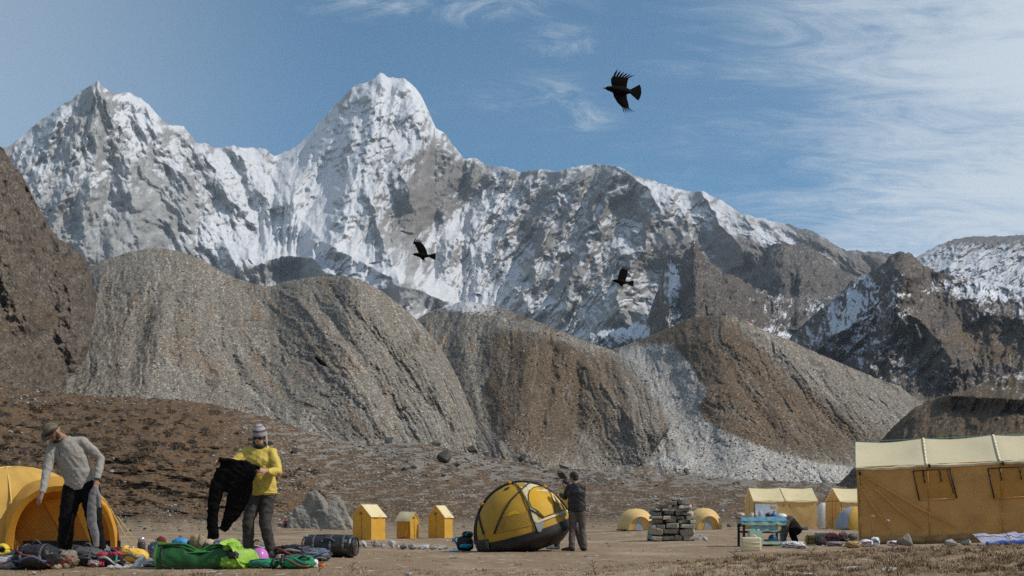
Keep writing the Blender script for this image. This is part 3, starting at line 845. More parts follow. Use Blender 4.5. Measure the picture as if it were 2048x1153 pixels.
def slope_depth(PX, PY, c0):
    T = (PY - c0) / (1068 - c0)
    Dc = np.interp(PX, [-420, 0, 300, 500, 700, 1000, 1400, 1800, 2300], [330, 330, 320, 330, 420, 520, 560, 500, 420])
    D = Dc * (165 / Dc) ** (np.clip(T, 0, 1.2) ** 0.8)
    D = D - 14 * blobs(PX, PY, [(300, 900, 120, 60, 1, 10), (80, 930, 120, 60, 0.8, 0), (560, 960, 120, 40, 0.5, 0), (440, 850, 90, 30, 0.6, 20)])
    return D
def build_slope():
    crest0 = poly_interp(SLOPE_CREST)
    crest = lambda x: crest0(x) + fbm(x / 20, x * 0 + 5, 4, 600, 0.65) * 5
    PX, PY = relief(-420, 2300, 1180, crest, lambda x: x * 0 + 1068, 260, 1.0)
    c0 = crest0(PX[0])[None]
    T = (PY - c0) / (1068 - c0)
    D = slope_depth(PX, PY, c0)
    hum = fbm(PX / 60, PY / 18, 5, 610, 0.55)
    hum2 = fbm(PX / 18, PY / 11, 4, 615, 0.6)
    fine = fbm(PX / 4, PY / 3, 3, 618, 0.8)
    amp = 0.4 + 0.6 * sstep(1068 - PY, 0, 60)
    D -= amp * (7 * hum + 1.0 * hum2 + 0.2 * fine) * D / 260
    X, Y, Z = to_world(PX, PY, D)
    left = sstep(-(PX - 470 - 0.8 * (PY - 850)), -90, 120) * sstep(1045 - PY, 0, 40)
    v = fbm(PX / 40, PY / 16, 5, 620, 0.6)
    earth = colr(0.128, 0.078, 0.041); grass = colr(0.098, 0.064, 0.036); grey = colr(0.205, 0.187, 0.16); shrub = colr(0.050, 0.036, 0.024)
    a = mixc(grass * np.ones(PX.shape + (3,)), earth, sstep(v + 0.35 * left, -0.1, 0.35))
    slab = sstep(fbm((PX + 0.4 * PY) / 34, PY / 6.5, 5, 630, 0.6) - 0.45 * left - 0.10 * sstep(PY, 1005, 1030) - 0.3 * sstep(PY, 1030, 1045) + blobs(PX, PY, [(900, 915, 260, 40, 0.22, 8), (1450, 958, 260, 16, 0.35, 3), (660, 860, 100, 30, 0.2, 20)]), 0.08, 0.26)
    a = mixc(a, grey * np.ones_like(a), slab * 0.85)
    sh = sstep(fbm(PX / 19, PY / 9.5, 4, 640, 0.55) + 0.10 * left - 0.05, 0.16, 0.30)
    a = mixc(a, shrub * np.ones_like(a), sh * (0.75 * left + 0.35))
    fl = sstep(PY, 1030, 1058)
    a = mixc(a, colr(0.235, 0.178, 0.118) * (1 + 0.35 * fbm(PX / 70, PY / 3.5, 5, 645))[..., None], fl)
    st = sstep(fbm(PX / 3.2, PY / 2.6, 2, 650, 0.9) + 0.10 * v - 0.12 * left, 0.24, 0.42) * (1 - 0.6 * fl)
    a = mixc(a, colr(0.34, 0.325, 0.30) * np.ones_like(a), st * 0.6)
    dk = sstep(fbm(PX / 3.4 + 9, PY / 2.4, 2, 655, 0.9), 0.24, 0.45)
    a *= (1 - 0.5 * dk)[..., None]
    SLOPE['h'] = (PX[0], PY, X, Y, Z)
    grid_mesh('hillside', *with_back(X, Y, Z, np.clip(a, 0.02, 0.5), ((0.02, 0.05), (0.1, 0.2))), terrain_mat('hillside_earth', 1.2, 0.34, 0.30, 1.1))
build_slope()

# ------------------------------------------------------------------ the camp meadow
G_PTS = [  # px, depth, height of the ground over the camera datum
    (-600, 5, -.62), (200, 5, -.62), (1000, 5, -.60), (1500, 5, -.55), (1900, 5, -.50), (2700, 5, -.45),
    (-600, 9, -.60), (200, 9, -.60), (1000, 9, -.575), (1500, 9, -.44), (1800, 9, -.36), (2700, 9, -.30),
    (-600, 12, -.585), (200, 12, -.59), (700, 12, -.585), (1000, 12, -.575), (1300, 12, -.50), (1500, 12, -.37), (1750, 12, -.33), (2000, 12, -.27), (2700, 12, -.2),
    (-600, 14.5, -.57), (100, 14.5, -.575), (400, 14.5, -.575), (600, 14.5, -.565), (1000, 15, -.60),
    (-600, 17, -.46), (100, 17, -.455), (400, 17, -.445), (560, 17, -.455), (760, 18, -.58), (1000, 19, -.64), (1300, 17, -.60), (1600, 17, -.55), (1900, 17, -.42), (2700, 17, -.35),
    (-600, 27, -.65), (300, 27, -.66), (700, 27, -.70), (1000, 27, -.71), (1200, 27, -.71), (1400, 27, -.70), (1530, 30, -.68), (1750, 29, -.60), (2000, 28, -.52), (2700, 28, -.45),
    (300, 40, -.85), (800, 40, -.85), (1100, 40, -.72), (1340, 38, -.68), (1600, 42, -.60), (1900, 42, -.55), (2700, 42, -.5), (-600, 40, -.8),
    (-600, 65, -1.0), (0, 65, -1.05), (500, 65, -1.1), (740, 60, -1.02), (880, 60, -.95), (1000, 65, -.85), (1270, 65, -.56), (1420, 65, -.50), (1560, 64, -.45), (1690, 64, -.45), (2000, 65, -.42), (2700, 65, -.4),
    (-600, 110, -1.3), (0, 110, -1.3), (571, 110, -1.3), (1000, 110, -1.0), (1500, 110, -.75), (2048, 110, -.7), (2700, 110, -.7),
    (-600, 178, -1.6), (0, 178, -1.6), (571, 178, -1.58), (1000, 178, -1.35), (1500, 178, -1.2), (2048, 178, -1.2), (2700, 178, -1.2),
    (-600, 240, -2.5), (1000, 240, -2.2), (2700, 240, -2.2)]
_gp = np.array(G_PTS)
def ground_z(X, Y):
    X = np.asarray(X, float); Y = np.maximum(np.asarray(Y, float), 3.0)
    px = 1024 + FPX * X / Y
    px = np.clip(px, -800, 2900)
    ly = np.log(Y)
    num = np.zeros(X.shape); den = np.zeros(X.shape) + 1e-12
    for p, y, z in _gp:
        d2 = ((px - p) / 260) ** 2 + ((ly - math.log(y)) / 0.13) ** 2
        w = np.exp(-d2 * 0.9) + 1e-5 / (1 + d2)
        num += w * z; den += w
    z = num / den
    z = z + 0.035 * fbm(X / 3.0, Y / 3.0, 4, 700) * np.clip(Y / 20, 0.3, 2.5)
    return CAMZ + z
def gz(x, y): return float(ground_z(np.array([x]), np.array([y]))[0])
def G(px, Y, dz=0.0):
    """point of the meadow below column px at depth Y"""
    x = (px - 1024) / FPX * Y
    return Vector((x, Y, gz(x, Y) + dz))

def build_meadow():
    ly = np.concatenate([np.linspace(math.log(1.2), math.log(7), 24)[:-1], np.linspace(math.log(7), math.log(240), 430)])
    px = np.concatenate([np.linspace(-9000, -420, 40)[:-1], np.linspace(-420, 2470, 760), np.linspace(2470, 11000, 40)[1:]])
    PX, LY = np.meshgrid(px, ly)
    Y = np.exp(LY)[::-1]
    X = (PX - 1024) / FPX * Y
    Z = ground_z(X, Y)
    edge = np.exp(-((LY[::-1] - math.log(12)) / 0.5) ** 2)
    lump = fbm(X / 0.35, Y / 0.35, 4, 710, 0.6)
    rightb = sstep(PX, 1250, 1650)
    band = sstep(LY[::-1], math.log(14.2), math.log(12.5))       # the rough near strip
    Z = Z + 0.030 * lump * (0.35 + band * (0.7 + 0.9 * rightb)) + 0.05 * rightb * band * np.clip(fbm(X / 0.8, Y / 0.5, 4, 717, 0.6), 0, 1) + 0.010 * fbm(X / 0.09, Y / 0.09, 3, 715, 0.7) * (0.3 + band)
    v = fbm(X / 2.6, Y / 4.5, 5, 720, 0.65)
    w = fbm(X / 0.5, Y / 0.5, 5, 730, 0.65)
    bare = colr(0.235, 0.165, 0.105); pale = colr(0.335, 0.255, 0.175); dry = colr(0.27, 0.19, 0.11); dark = colr(0.085, 0.055, 0.033)
    a = mixc(bare * np.ones(X.shape + (3,)), pale, sstep(v, -0.1, 0.35))
    a = mixc(a, dry * np.ones_like(a), sstep(w, 0.0, 0.4) * 0.6)
    a = mixc(a, dark * np.ones_like(a), sstep(w + 0.25 * rightb * band, 0.24, 0.46) * (0.25 + 0.3 * band + 0.4 * band * rightb))
    far = sstep(LY[::-1], math.log(45), math.log(100))
    gr = sstep(fbm(X / 9, Y / 9, 5, 740, 0.6) - 0.1 + 0.2 * far, 0.0, 0.35)
    a = mixc(a, colr(0.155, 0.105, 0.06) * np.ones_like(a), gr * (0.15 + 0.6 * far))
    st = sstep(fbm(X / 0.8, Y / 2.4, 3, 745, 0.8), 0.30, 0.45) * sstep(LY[::-1], math.log(40), math.log(70))
    a = mixc(a, colr(0.36, 0.34, 0.31) * np.ones_like(a), st * 0.6)
    grid_mesh('ground', X[::-1], Y[::-1], Z[::-1], np.clip(a[::-1], 0.02, 0.5), terrain_mat('meadow_earth', 7.0, 0.30, 0.02, 16.0, 0.05, (0.42, 0.40, 0.36), 7.0))
build_meadow()
def build_outer_ground():
    """the same valley floor going on behind and beside the camera"""
    mb = MB()
    s = 2600
    n = 24
    pts = []
    for i in range(n + 1):
        row = []
        for j in range(n + 1):
            x = -s + 2 * s * i / n; y = -s + 2 * s * j / n
            d_ = math.hypot(x, y)
            z = -3.0 - (3 if y > 0 else 0) + (max(0, d_ - 700) * 0.12 if y < 0 else 0)
            row.append(Vector((x, y, z)))
        pts.append(row)
    mb.grid(pts)
    o = mb.build('valley_floor', mat('valley_earth', (0.17, 0.125, 0.08), 0.95, 0.3, 0.02, 0.5, 0.05))
    tag(o, kind='structure')
build_outer_ground()
# ================================================================== stones, shrubs, grass
def surf_pt(key, px, py):
    pxs, PY, X, Y, Z = SLOPE[key]
    j = int(np.clip(np.searchsorted(pxs, px), 0, len(pxs) - 1))
    i = int(np.argmin(np.abs(PY[:, j] - py)))
    return Vector((X[i, j], Y[i, j], Z[i, j]))

def hull_stone(seed, n=12, flat=0.75, jag=0.25):
    rs = random.Random(seed)
    bm = bmesh.new()
    for k in range(n):
        z = 2 * (k + 0.5) / n - 1 + rs.uniform(-.22, .22)
        z = max(-1, min(1, z))
        a = k * 2.39996 + rs.uniform(-.9, .9)
        r = math.sqrt(max(0, 1 - z * z))
        q = 1 + rs.uniform(-jag, jag) * 1.3
        bm.verts.new((math.cos(a) * r * q * 0.5, math.sin(a) * r * q * 0.5, z * q * 0.5 * flat))
    ret = bmesh.ops.convex_hull(bm, input=bm.verts)
    bmesh.ops.delete(bm, geom=[e for e in ret['geom_interior'] if isinstance(e, bmesh.types.BMVert)], context='VERTS')
    bmesh.ops.recalc_face_normals(bm, faces=bm.faces)
    return bm

def stone_mat(name, col, rough=0.95, var=0.35, bump=0.03, sc=2.2):
    m = mat(name, col, rough, var, sc, bump, sc * 3, spec=0.2)
    nd, lk = m.node_tree.nodes, m.node_tree.links
    b = nd['Principled BSDF']
    src = b.inputs['Base Color'].links[0].from_socket
    oi = N(nd, 'ShaderNodeObjectInfo')
    mr = N(nd, 'ShaderNodeMapRange'); lk.new(oi.outputs['Random'], mr.inputs[0]); mr.inputs[3].default_value = 0.7; mr.inputs[4].default_value = 1.25
    mu = N(nd, 'ShaderNodeMix', data_type='RGBA', blend_type='MULTIPLY'); mu.inputs[0].default_value = 1
    lk.new(src, mu.inputs[6]); lk.new(mr.outputs[0], mu.inputs[7]); lk.new(mu.outputs[2], b.inputs['Base Color'])
    return m
M_STONE = stone_mat('grey_stone', (0.25, 0.235, 0.21))
M_STONE_D = stone_mat('dark_stone', (0.10, 0.085, 0.07))
M_STONE_P = stone_mat('pale_stone', (0.44, 0.43, 0.41))
M_CAIRN = stone_mat('cairn_stone', (0.34, 0.305, 0.25), sc=6)

STONES = {}
def stone_meshes(key, m, n=8, **kw):
    out = []
    for k in range(n):
        bm = hull_stone(hash(key) % 1000 + k * 13 if False else (len(key) * 37 + k * 13), **kw)
        bmesh.ops.bevel(bm, geom=list(bm.edges), offset=0.012, segments=1, affect='EDGES', profile=0.6)
        me = bpy.data.meshes.new('stone'); bm.to_mesh(me); bm.free()
        me.materials.append(m)
        out.append(me)
    STONES[key] = out
stone_meshes('grey', M_STONE); stone_meshes('darkk', M_STONE_D); stone_meshes('pale_', M_STONE_P); 
def block_meshes(key, m, n=10):
    out = []
    for k in range(n):
        rs = random.Random(400 + k)
        mb = MB(); mb.box((0, 0, 0), (1, 1, .5))
        bm = bmesh.new()
        vs = [bm.verts.new((v[0] * rs.uniform(.72, 1.05), v[1] + rs.uniform(-.14, .14), v[2] * rs.uniform(.55, 1.1))) for v in mb.v]
        for f in mb.f: bm.faces.new([vs[i] for i in f])
        bmesh.ops.bevel(bm, geom=list(bm.edges), offset=0.075, segments=2, affect='EDGES', profile=0.5)
        me = bpy.data.meshes.new('stone'); bm.to_mesh(me); bm.free()
        me.materials.append(m); out.append(me)
    STONES[key] = out
block_meshes('cairn_', M_CAIRN)

def stone_obj(name, key, loc, size, rz=0.0, tilt=(0, 0), parent=None, idx=None):
    me = STONES[key][random.randrange(len(STONES[key])) if idx is None else idx % len(STONES[key])]
    o = obj(name, me, parent, loc, (tilt[0], tilt[1], rz), size)
    return o

# ---- single boulders that can be pointed out on the slope
rnd = random.Random(21)
for (px, py, w, h, key, lab) in [
        (887, 926, 46, 30, 'darkk', 'large dark boulder on the rocky slope above the gap between toilet tents'),
        (945, 905, 25, 24, 'darkk', 'upright dark boulder on the slope, right of the largest dark boulder'),
        (869, 874, 27, 16, 'darkk', 'low dark boulder at the foot of the pale scree'),
        (779, 887, 22, 20, 'grey', 'grey boulder on the slope above the left toilet tent'),
        (1123, 958, 30, 26, 'darkk', 'dark boulder on the slope right behind the head of the tent helper'),
        (588, 910, 26, 20, 'darkk', 'dark boulder on the slope right of the person in yellow'),
        (828, 938, 20, 16, 'grey', 'small grey boulder below the largest dark boulder'),
        (973, 905, 20, 14, 'grey', 'pale grey boulder beside the upright dark boulder'),
        (912, 934, 20, 12, 'darkk', 'small dark boulder touching the largest dark boulder'),
        (1129, 914, 30, 11, 'grey', 'flat boulder at the foot of the brown mound'),
        (1199, 964, 24, 16, 'darkk', 'dark boulder on the slope behind the stone cairn'),
        (1043, 880, 20, 26, 'darkk', 'tall dark rock at the foot of the brown mound'),
        (809, 818, 13, 11, 'darkk', 'small dark rock high on the pale scree'),
        (1373, 950, 12, 18, 'darkk', 'narrow dark rock standing in the pale scree fan')]:
    p = surf_pt('h', px, py) if py > 868 and not (px > 1300 and py < 956) else surf_pt('mr' if px > 1300 else 'ml', px, py)
    s = p.y / FPX
    o = stone_obj('boulder', key, p + Vector((0, 0, h * s * 0.32)), (w * s, w * s * 0.9, h * s * 1.25), rnd.uniform(0, 6))
    tag(o, lab, 'boulder', 'boulders picked out on the slope')
p = surf_pt('ml', 682, 776); s = p.y / FPX
o = stone_obj('standing_stone', 'pale_', p + Vector((0, 0, 10 * s)), (12 * s, 12 * s, 30 * s), 0.4)
tag(o, 'pale upright stone standing alone on the left moraine', 'stone')
p = G(1472, 92); s = p.y / FPX
for k, (dx, w, h) in enumerate(((-9, 22, 18), (8, 20, 20))):
    o = stone_obj('boulder', 'darkk', p + Vector((dx * s, 0.1 * k, h * s * 0.3)), (w * s, w * s * .8, h * s * 1.15), 0.7 + k)
    tag(o, ['left', 'right'][k] + ' of two dark boulders left of the far yellow house tent', 'boulder')

# ---- the great boulder behind the person in yellow
def great_boulder():
    Yb = 172.0
    s = Yb / FPX
    base = G(642, Yb)
    W, H, Dp = 128 * s, 92 * s, 80 * s
    rs = random.Random(8)
    mb = MB()
    for sect in ([(-.50, -.05), (-.47, .25), (-.40, .52), (-.29, .76), (-.13, .97), (-.08, 1.0), (.02, .86), (.12, .55), (.18, .2), (.15, -.05)],
                 [(-.05, -.05), (.0, .5), (.12, .70), (.22, .84), (.27, .90), (.33, .68), (.42, .38), (.50, .12), (.52, -.05)],
                 [(-.3, -.05), (-.2, .5), (.0, .62), (.2, .55), (.36, .3), (.4, -.05)]):
        bm = bmesh.new()
        for k, (x, z) in enumerate(sect):
            dp = (.5 if len(sect) != 6 else .62) * (1 - .55 * max(0, z))
            for q in (-1, -.45, .5, 1):
                bm.verts.new((x * W + rs.uniform(-.25, .25), q * dp * Dp * .5 + rs.uniform(-.3, .3) + (.5 if len(sect) == 9 else 0), z * H * (1 - .28 * abs(q)) + rs.uniform(-.2, .2)))
        ret = bmesh.ops.convex_hull(bm, input=bm.verts)
        bmesh.ops.delete(bm, geom=[e for e in ret['geom_interior'] if isinstance(e, bmesh.types.BMVert)], context='VERTS')
        bm.verts.ensure_lookup_table()
        for i_, v in enumerate(bm.verts): v.index = i_
        mb.add([v.co.copy() for v in bm.verts], [[v.index for v in f.verts] for f in bm.faces]); bm.free()
    o = mb.build('boulder', stone_mat('great_boulder_stone', (0.215, 0.20, 0.175), bump=0.5, sc=0.5), loc=base)
    bake(o, [('REMESH', dict(mode='VOXEL', voxel_size=.14)), ('SMOOTH', dict(factor=.5, iterations=2))])
    me = o.data; n_ = len(me.vertices)
    co = np.empty(n_ * 3, np.float32); me.vertices.foreach_get('co', co); co = co.reshape(-1, 3)
    no = np.empty(n_ * 3, np.float32); me.vertices.foreach_get('normal', no); no = no.reshape(-1, 3)
    q = crags_of((co[:, 0] + co[:, 1] * .7) / 2.2, co[:, 2] / 2.6 + co[:, 0] / 5, 21) * .55 + fbm(co[:, 0] / 1.2 + co[:, 1], co[:, 2] / 1.2, 4, 22, .6) * .28
    me.vertices.foreach_set('co', (co + no * q[:, None]).astype(np.float32).ravel()); me.update()
    tag(o, 'huge pale grey boulder with a cleft top behind the person in yellow', 'boulder')
great_boulder()

# ---- loose boulders shared label
rnd = random.Random(5)
n_b = 0
while n_b < 120:
    px = rnd.uniform(-40, 1700); py = rnd.uniform(800, 1030)
    if rnd.random() < 0.5: px = rnd.uniform(480, 1200); py = rnd.uniform(850, 960)
    crest = float(np.interp(px, [q[0] for q in SLOPE_CREST], [q[1] for q in SLOPE_CREST]))
    if py < crest + 5: continue
    p = surf_pt('h', px, py); s = p.y / FPX
    w = 5 + 9 * rnd.random() ** 2.2
    o = stone_obj('boulder', 'grey' if rnd.random() < 0.7 else 'darkk', p + Vector((0, 0, w * s * .15)), (w * s * rnd.uniform(.8, 1.4), w * s, w * s * rnd.uniform(.6, 1.0)), rnd.uniform(0, 6), (rnd.uniform(-.3, .3), rnd.uniform(-.3, .3)))
    tag(o, 'small weathered boulder among many strewn over the slope behind the camp', 'boulder', 'boulders strewn over the slope')
    n_b += 1

def merge_stuff(name, protos, P_, S_, Q_, albs, material, label, smooth=False):
    """many small copies of a few shapes as one object; P_ positions, S_ sizes (n,3), Q_ z rotations"""
    vs, fs, cs, tot = [], [], [], [], 
    off = 0
    rs = np.random.RandomState(3)
    for i in range(len(P_)):
        pv, pf = protos[i % len(protos)]
        c, s_ = math.cos(Q_[i]), math.sin(Q_[i])
        v = pv * S_[i]
        v = np.stack([v[:, 0] * c - v[:, 1] * s_, v[:, 0] * s_ + v[:, 1] * c, v[:, 2]], 1) + P_[i]
        vs.append(v); fs.append(pf + off); off += len(pv)
        cs.append(np.repeat(albs[i][None], len(pv), 0))
    co = np.concatenate(vs).astype(np.float32); f = np.concatenate(fs).astype(np.int32); cc = np.concatenate(cs)
    k = f.shape[1]
    me = bpy.data.meshes.new(name)
    me.vertices.add(len(co)); me.vertices.foreach_set('co', co.ravel())
    me.loops.add(f.size); me.loops.foreach_set('vertex_index', f.ravel())
    me.polygons.add(len(f)); me.polygons.foreach_set('loop_start', np.arange(0, f.size, k, dtype=np.int32))
    me.polygons.foreach_set('use_smooth', np.full(len(f), smooth))
    me.update(calc_edges=True)
    at = me.attributes.new('albedo', 'FLOAT_COLOR', 'POINT')
    at.data.foreach_set('color', np.concatenate([cc, np.ones((len(cc), 1))], 1).astype(np.float32).ravel())
    me.materials.append(material)
    o = obj(name, me)
    return tag(o, label, kind='stuff')

def tri_protos(count, **kw):
    out = []
    for k in range(count):
        bm = hull_stone(900 + k * 7, **kw)
        bmesh.ops.triangulate(bm, faces=bm.faces)
        bm.verts.ensure_lookup_table()
        for i, v in enumerate(bm.verts): v.index = i
        out.append((np.array([v.co[:] for v in bm.verts]), np.array([[v.index for v in f.verts] for f in bm.faces])))
        bm.free()
    return out
M_LOOSE = terrain_mat('loose_stone', 0.8, 0.3, 0.05, 2.0)

def scatter_on(key, n, pxr, pyr, wr, seed, ok=None, dark=0.3, pw=3.0):
    rs = random.Random(seed)
    P_, S_, Q_, A_ = [], [], [], []
    while len(P_) < n:
        px = rs.uniform(*pxr); py = rs.uniform(*pyr)
        if ok and not ok(px, py, rs): continue
        p = surf_pt(key, px, py); s = p.y / FPX
        w = wr[0] + (wr[1] - wr[0]) * rs.random() ** pw
        P_.append(np.array(p) + np.array((0, 0, w * s * 0.12)))
        S_.append(np.array((w * s * rs.uniform(.8, 1.5), w * s * rs.uniform(.7, 1.2), w * s * rs.uniform(.5, 1.0))))
        Q_.append(rs.uniform(0, 6.28))
        b = rs.uniform(0.75, 1.35)
        A_.append(np.array((0.10, 0.085, 0.07)) * b if rs.random() < dark else np.array((0.27, 0.255, 0.23)) * b)
    return P_, S_, Q_, A_
protos = tri_protos(8, n=10)
def ok_h(px, py, rs):
    c = np.interp(px, [q[0] for q in SLOPE_CREST], [q[1] for q in SLOPE_CREST])
    if py < c: return False
    dens = float(fbm(np.array([px / 60]), np.array([py / 25]), 3, 801)[0]) + (0.25 if py < c + 30 else 0) + (0.2 if 560 < px < 1250 and py < 980 else 0) - (0.55 if px < 480 and py > 810 and py < 1010 else 0)
    return rs.random() < 0.25 + 1.2 * dens
merge_stuff('loose_stones', protos, *scatter_on('h', 9000, (-300, 2200), (775, 1066), (1.3, 8.5), 31, ok_h), M_LOOSE, 'loose stones littering the brown slope behind the camp')
def ok_m(key, b):
    def f(px, py, rs):
        cr = np.interp(px, SLOPE[key][0], SLOPE[key][1][0]); lo = np.interp(px, SLOPE[key][0], SLOPE[key][1][-1])
        if py < cr + 4 or py > lo - 3: return False
        return rs.random() < 0.15 + 0.9 * (py - cr) / 300 + b
    return f
sc_ = [scatter_on('ml', 6500, (60, 1000), (500, 960), (1.0, 6.0), 32, ok_m('ml', 0), 0.25, 3.5), scatter_on('mm', 4000, (840, 1330), (600, 960), (1.0, 6.0), 33, ok_m('mm', .2), 0.35, 3.5), scatter_on('mr', 4500, (1240, 1850), (640, 990), (1.0, 6.0), 34, ok_m('mr', 0), 0.25, 3.5)]
merge_stuff('scree_stones', protos, *[sum((list(q[k]) for q in sc_), []) for k in range(4)], M_LOOSE, 'stones and rubble lying on the moraine slopes')

# ---- dark shrubs on the left slope
def shrubs():
    rs = random.Random(77)
    leaf = (np.array([(-.5, 0, 0), (.5, 0, 0), (.45, .1, .9), (-.35, -.1, .8)]), np.array([[0, 1, 2, 3]]))
    P_, S_, Q_, A_ = [], [], [], []
    n = 0
    while n < 170:
        px = rs.uniform(-200, 640); py = rs.uniform(800, 1010)
        c = np.interp(px, [q[0] for q in SLOPE_CREST], [q[1] for q in SLOPE_CREST])
        if py < c + 12 or px > 350 + (py - 800) * 1.2 + 120 or (py > 1000 and rs.random() < .6): continue
        n += 1
        ctr = surf_pt('h', px, py); s = ctr.y / FPX
        R_ = (3.5 + 16 * rs.random() ** 1.8) * s
        b0 = rs.uniform(.7, 1.3)
        for k in range(70):
            a = rs.uniform(0, 6.283); r = math.sqrt(rs.random()) * R_
            q = surf_pt('h', px + math.cos(a) * r / s, py + math.sin(a) * r / s * 0.45)
            sz = rs.uniform(.2, .55)
            P_.append(np.array(q) + np.array((0, 0, rs.uniform(-.1, .25) * (1 - r / R_) * R_ * .4)))
            S_.append(np.array((sz, sz, sz * rs.uniform(.4, .8))))
            Q_.append(rs.uniform(0, 6.28))
            A_.append(np.array((0.075, 0.054, 0.033)) * b0 * rs.uniform(.6, 1.5))
    merge_stuff('shrubs', [leaf], P_, S_, Q_, A_, terrain_mat('dry_shrub', 3, .3, .02, 8), 'dark low shrubs growing in patches on the brown slope')
shrubs()

# ---- short dry grass of the near strip
def blades():
    rs = np.random.RandomState(9)
    leaf = (np.array([(-.5, 0, 0), (.5, 0, 0), (.28, .25, .62), (-.28, .25, .62), (0.0, .75, 1.0), (0.0, .75, 1.0)]), None)
    quad = np.array([(-.5, 0, 0), (.5, 0, 0), (.12, .7, 1.0), (-.12, .7, 1.0)])
    P_, S_, Q_, A_ = [], [], [], []
    def add(x, y, h, w, col):
        P_.append((x, y)); S_.append((w, h * rs.uniform(.3, 2.2), h * rs.uniform(.5, 1.0))); Q_.append(rs.uniform(0, 6.28)); A_.append(col)
    cols = [np.array(c) for c in ((0.34, 0.245, 0.14), (0.26, 0.17, 0.085), (0.42, 0.33, 0.21), (0.17, 0.10, 0.05), (0.22, 0.13, 0.06))]
    n = 0
    xs, ys = [], []
    # even cover near the camera, thinning with distance
    Yr = np.exp(rs.uniform(math.log(6.5), math.log(16.5), 60000))
    PXr = rs.uniform(-500, 2600, 60000)
    Xr = (PXr - 1024) / FPX * Yr
    dens = fbm(Xr / .6, Yr / .6, 4, 811) * 1.3 + 0.55 - 0.9 * sstep(Yr, 12.0, 15.5) + 0.35 * sstep(PXr, 1300, 1700)
    keep = rs.rand(60000) < dens
    lump = fbm(Xr / .35, Yr / .35, 4, 710, 0.6)
    for x, y, k, px, l in zip(Xr, Yr, keep, PXr, lump):
        if not k: continue
        h = rs.uniform(.008, .026) * (1 + 0.8 * (l > .1))
        add(x, y, h, rs.uniform(.004, .010), cols[rs.randint(len(cols))] * rs.uniform(.7, 1.25))
    # tufts
    for k in range(950):
        Y0 = math.exp(rs.uniform(math.log(7.5), math.log(26 if rs.rand() < .25 else 14))); px = rs.uniform(-450, 2550)
        if rs.rand() < 0.45: px = rs.uniform(1350, 2200); Y0 = rs.uniform(8, 13.5)
        x0 = (px - 1024) / FPX * Y0
        dark = rs.rand() < (0.55 if px > 1300 else 0.25)
        rr = rs.uniform(.04, .16)
        for q in range(rs.randint(25, 60)):
            a = rs.uniform(0, 6.28); r = rr * math.sqrt(rs.rand())
            c = cols[3] * rs.uniform(.45, 1.0) if dark else cols[rs.randint(3)] * rs.uniform(.7, 1.3)
            add(x0 + r * math.cos(a), Y0 + r * math.sin(a), rs.uniform(.015, .075) * (1 - .5 * r / rr), rs.uniform(.004, .009), c)
    P2 = np.array(P_)
    z = ground_z(P2[:, 0], P2[:, 1])
    lumpz = fbm(P2[:, 0] / 0.35, P2[:, 1] / 0.35, 4, 710, 0.6)
    ly = np.log(P2[:, 1]); band = sstep(ly, math.log(14.2), math.log(12.5)); rb = sstep(1024 + FPX * P2[:, 0] / P2[:, 1], 1250, 1650)
    z = z + 0.030 * lumpz * (0.35 + band * (0.7 + 0.9 * rb)) - 0.004 + 0.05 * rb * band * np.clip(fbm(P2[:, 0] / 0.8, P2[:, 1] / 0.5, 4, 717, 0.6), 0, 1)
    P3 = np.concatenate([P2, z[:, None]], 1)
    merge_stuff('dry_grass', [(quad, np.array([[0, 1, 2, 3]]))], P3, np.array(S_), np.array(Q_), np.array(A_), terrain_mat('dry_grass_blade', 20, .25, .001, 50), 'short dry straw coloured grass in the foreground')
blades()

# ---- rubble of the near ground
def pebbles():
    rs = np.random.RandomState(15)
    P_, S_, Q_, A_ = [], [], [], []
    for k in range(2600):
        Y0 = math.exp(rs.uniform(math.log(7.5), math.log(60))); px = rs.uniform(-400, 2450)
        x0 = (px - 1024) / FPX * Y0
        w = (0.8 + 5.0 * rs.rand() ** 5) * Y0 / FPX * 1.6
        P_.append((x0, Y0)); S_.append((w * rs.uniform(.8, 1.4), w, w * rs.uniform(.4, .8))); Q_.append(rs.uniform(0, 6.28))
        A_.append(np.array((.34, .325, .30)) * rs.uniform(.5, 1.3))
    P2 = np.array(P_); z = ground_z(P2[:, 0], P2[:, 1]) + np.array(S_)[:, 2] * .2
    merge_stuff('pebbles', protos, np.concatenate([P2, z[:, None]], 1), np.array(S_), np.array(Q_), np.array(A_), M_LOOSE, 'small pebbles scattered on the bare earth of the camp')
pebbles()

def Yof(px, py, lo, hi):
    """depth at which the meadow shows at row py in column px"""
    Y = np.linspace(lo, hi, 400)
    X = (px - 1024) / FPX * Y
    row = HOR - (ground_z(X, Y) - CAMZ) / Y * FPX
    k = int(np.argmin(np.abs(row - py)))
    return float(Y[k])

# ---- stones laid in a row in front of the toilet tents, and others on the meadow
row = [(717, 14, 17), (728, 15, 20), (752, 17, 22), (765, 13, 16), (782, 19, 25), (796, 10, 9), (806, 14, 15), (824, 25, 15), (838, 14, 12), (850, 20, 14), (866, 20, 13), (884, 20, 12), (893, 9, 8)]
words = ['first', 'second', 'third', 'fourth', 'fifth', 'sixth', 'seventh', 'eighth', 'ninth', 'tenth', 'eleventh', 'twelfth', 'last']
for k, (px, w, h) in enumerate(row):
    Y0 = 29 + 0.5 * math.sin(k * 1.7)
    s = Y0 / FPX
    o = stone_obj('stone', 'pale_' if k % 4 != 2 else 'grey', G(px, Y0, h * s * .38), (w * s * 1.05, w * s, h * s * 1.1), k * 1.3, (0.1 * math.sin(k), 0.15 * math.cos(k * 2)), idx=k)
    tag(o, '%s pale stone from the black duffel in the row before the toilet tents' % words[k], 'stone', 'row of pale stones')
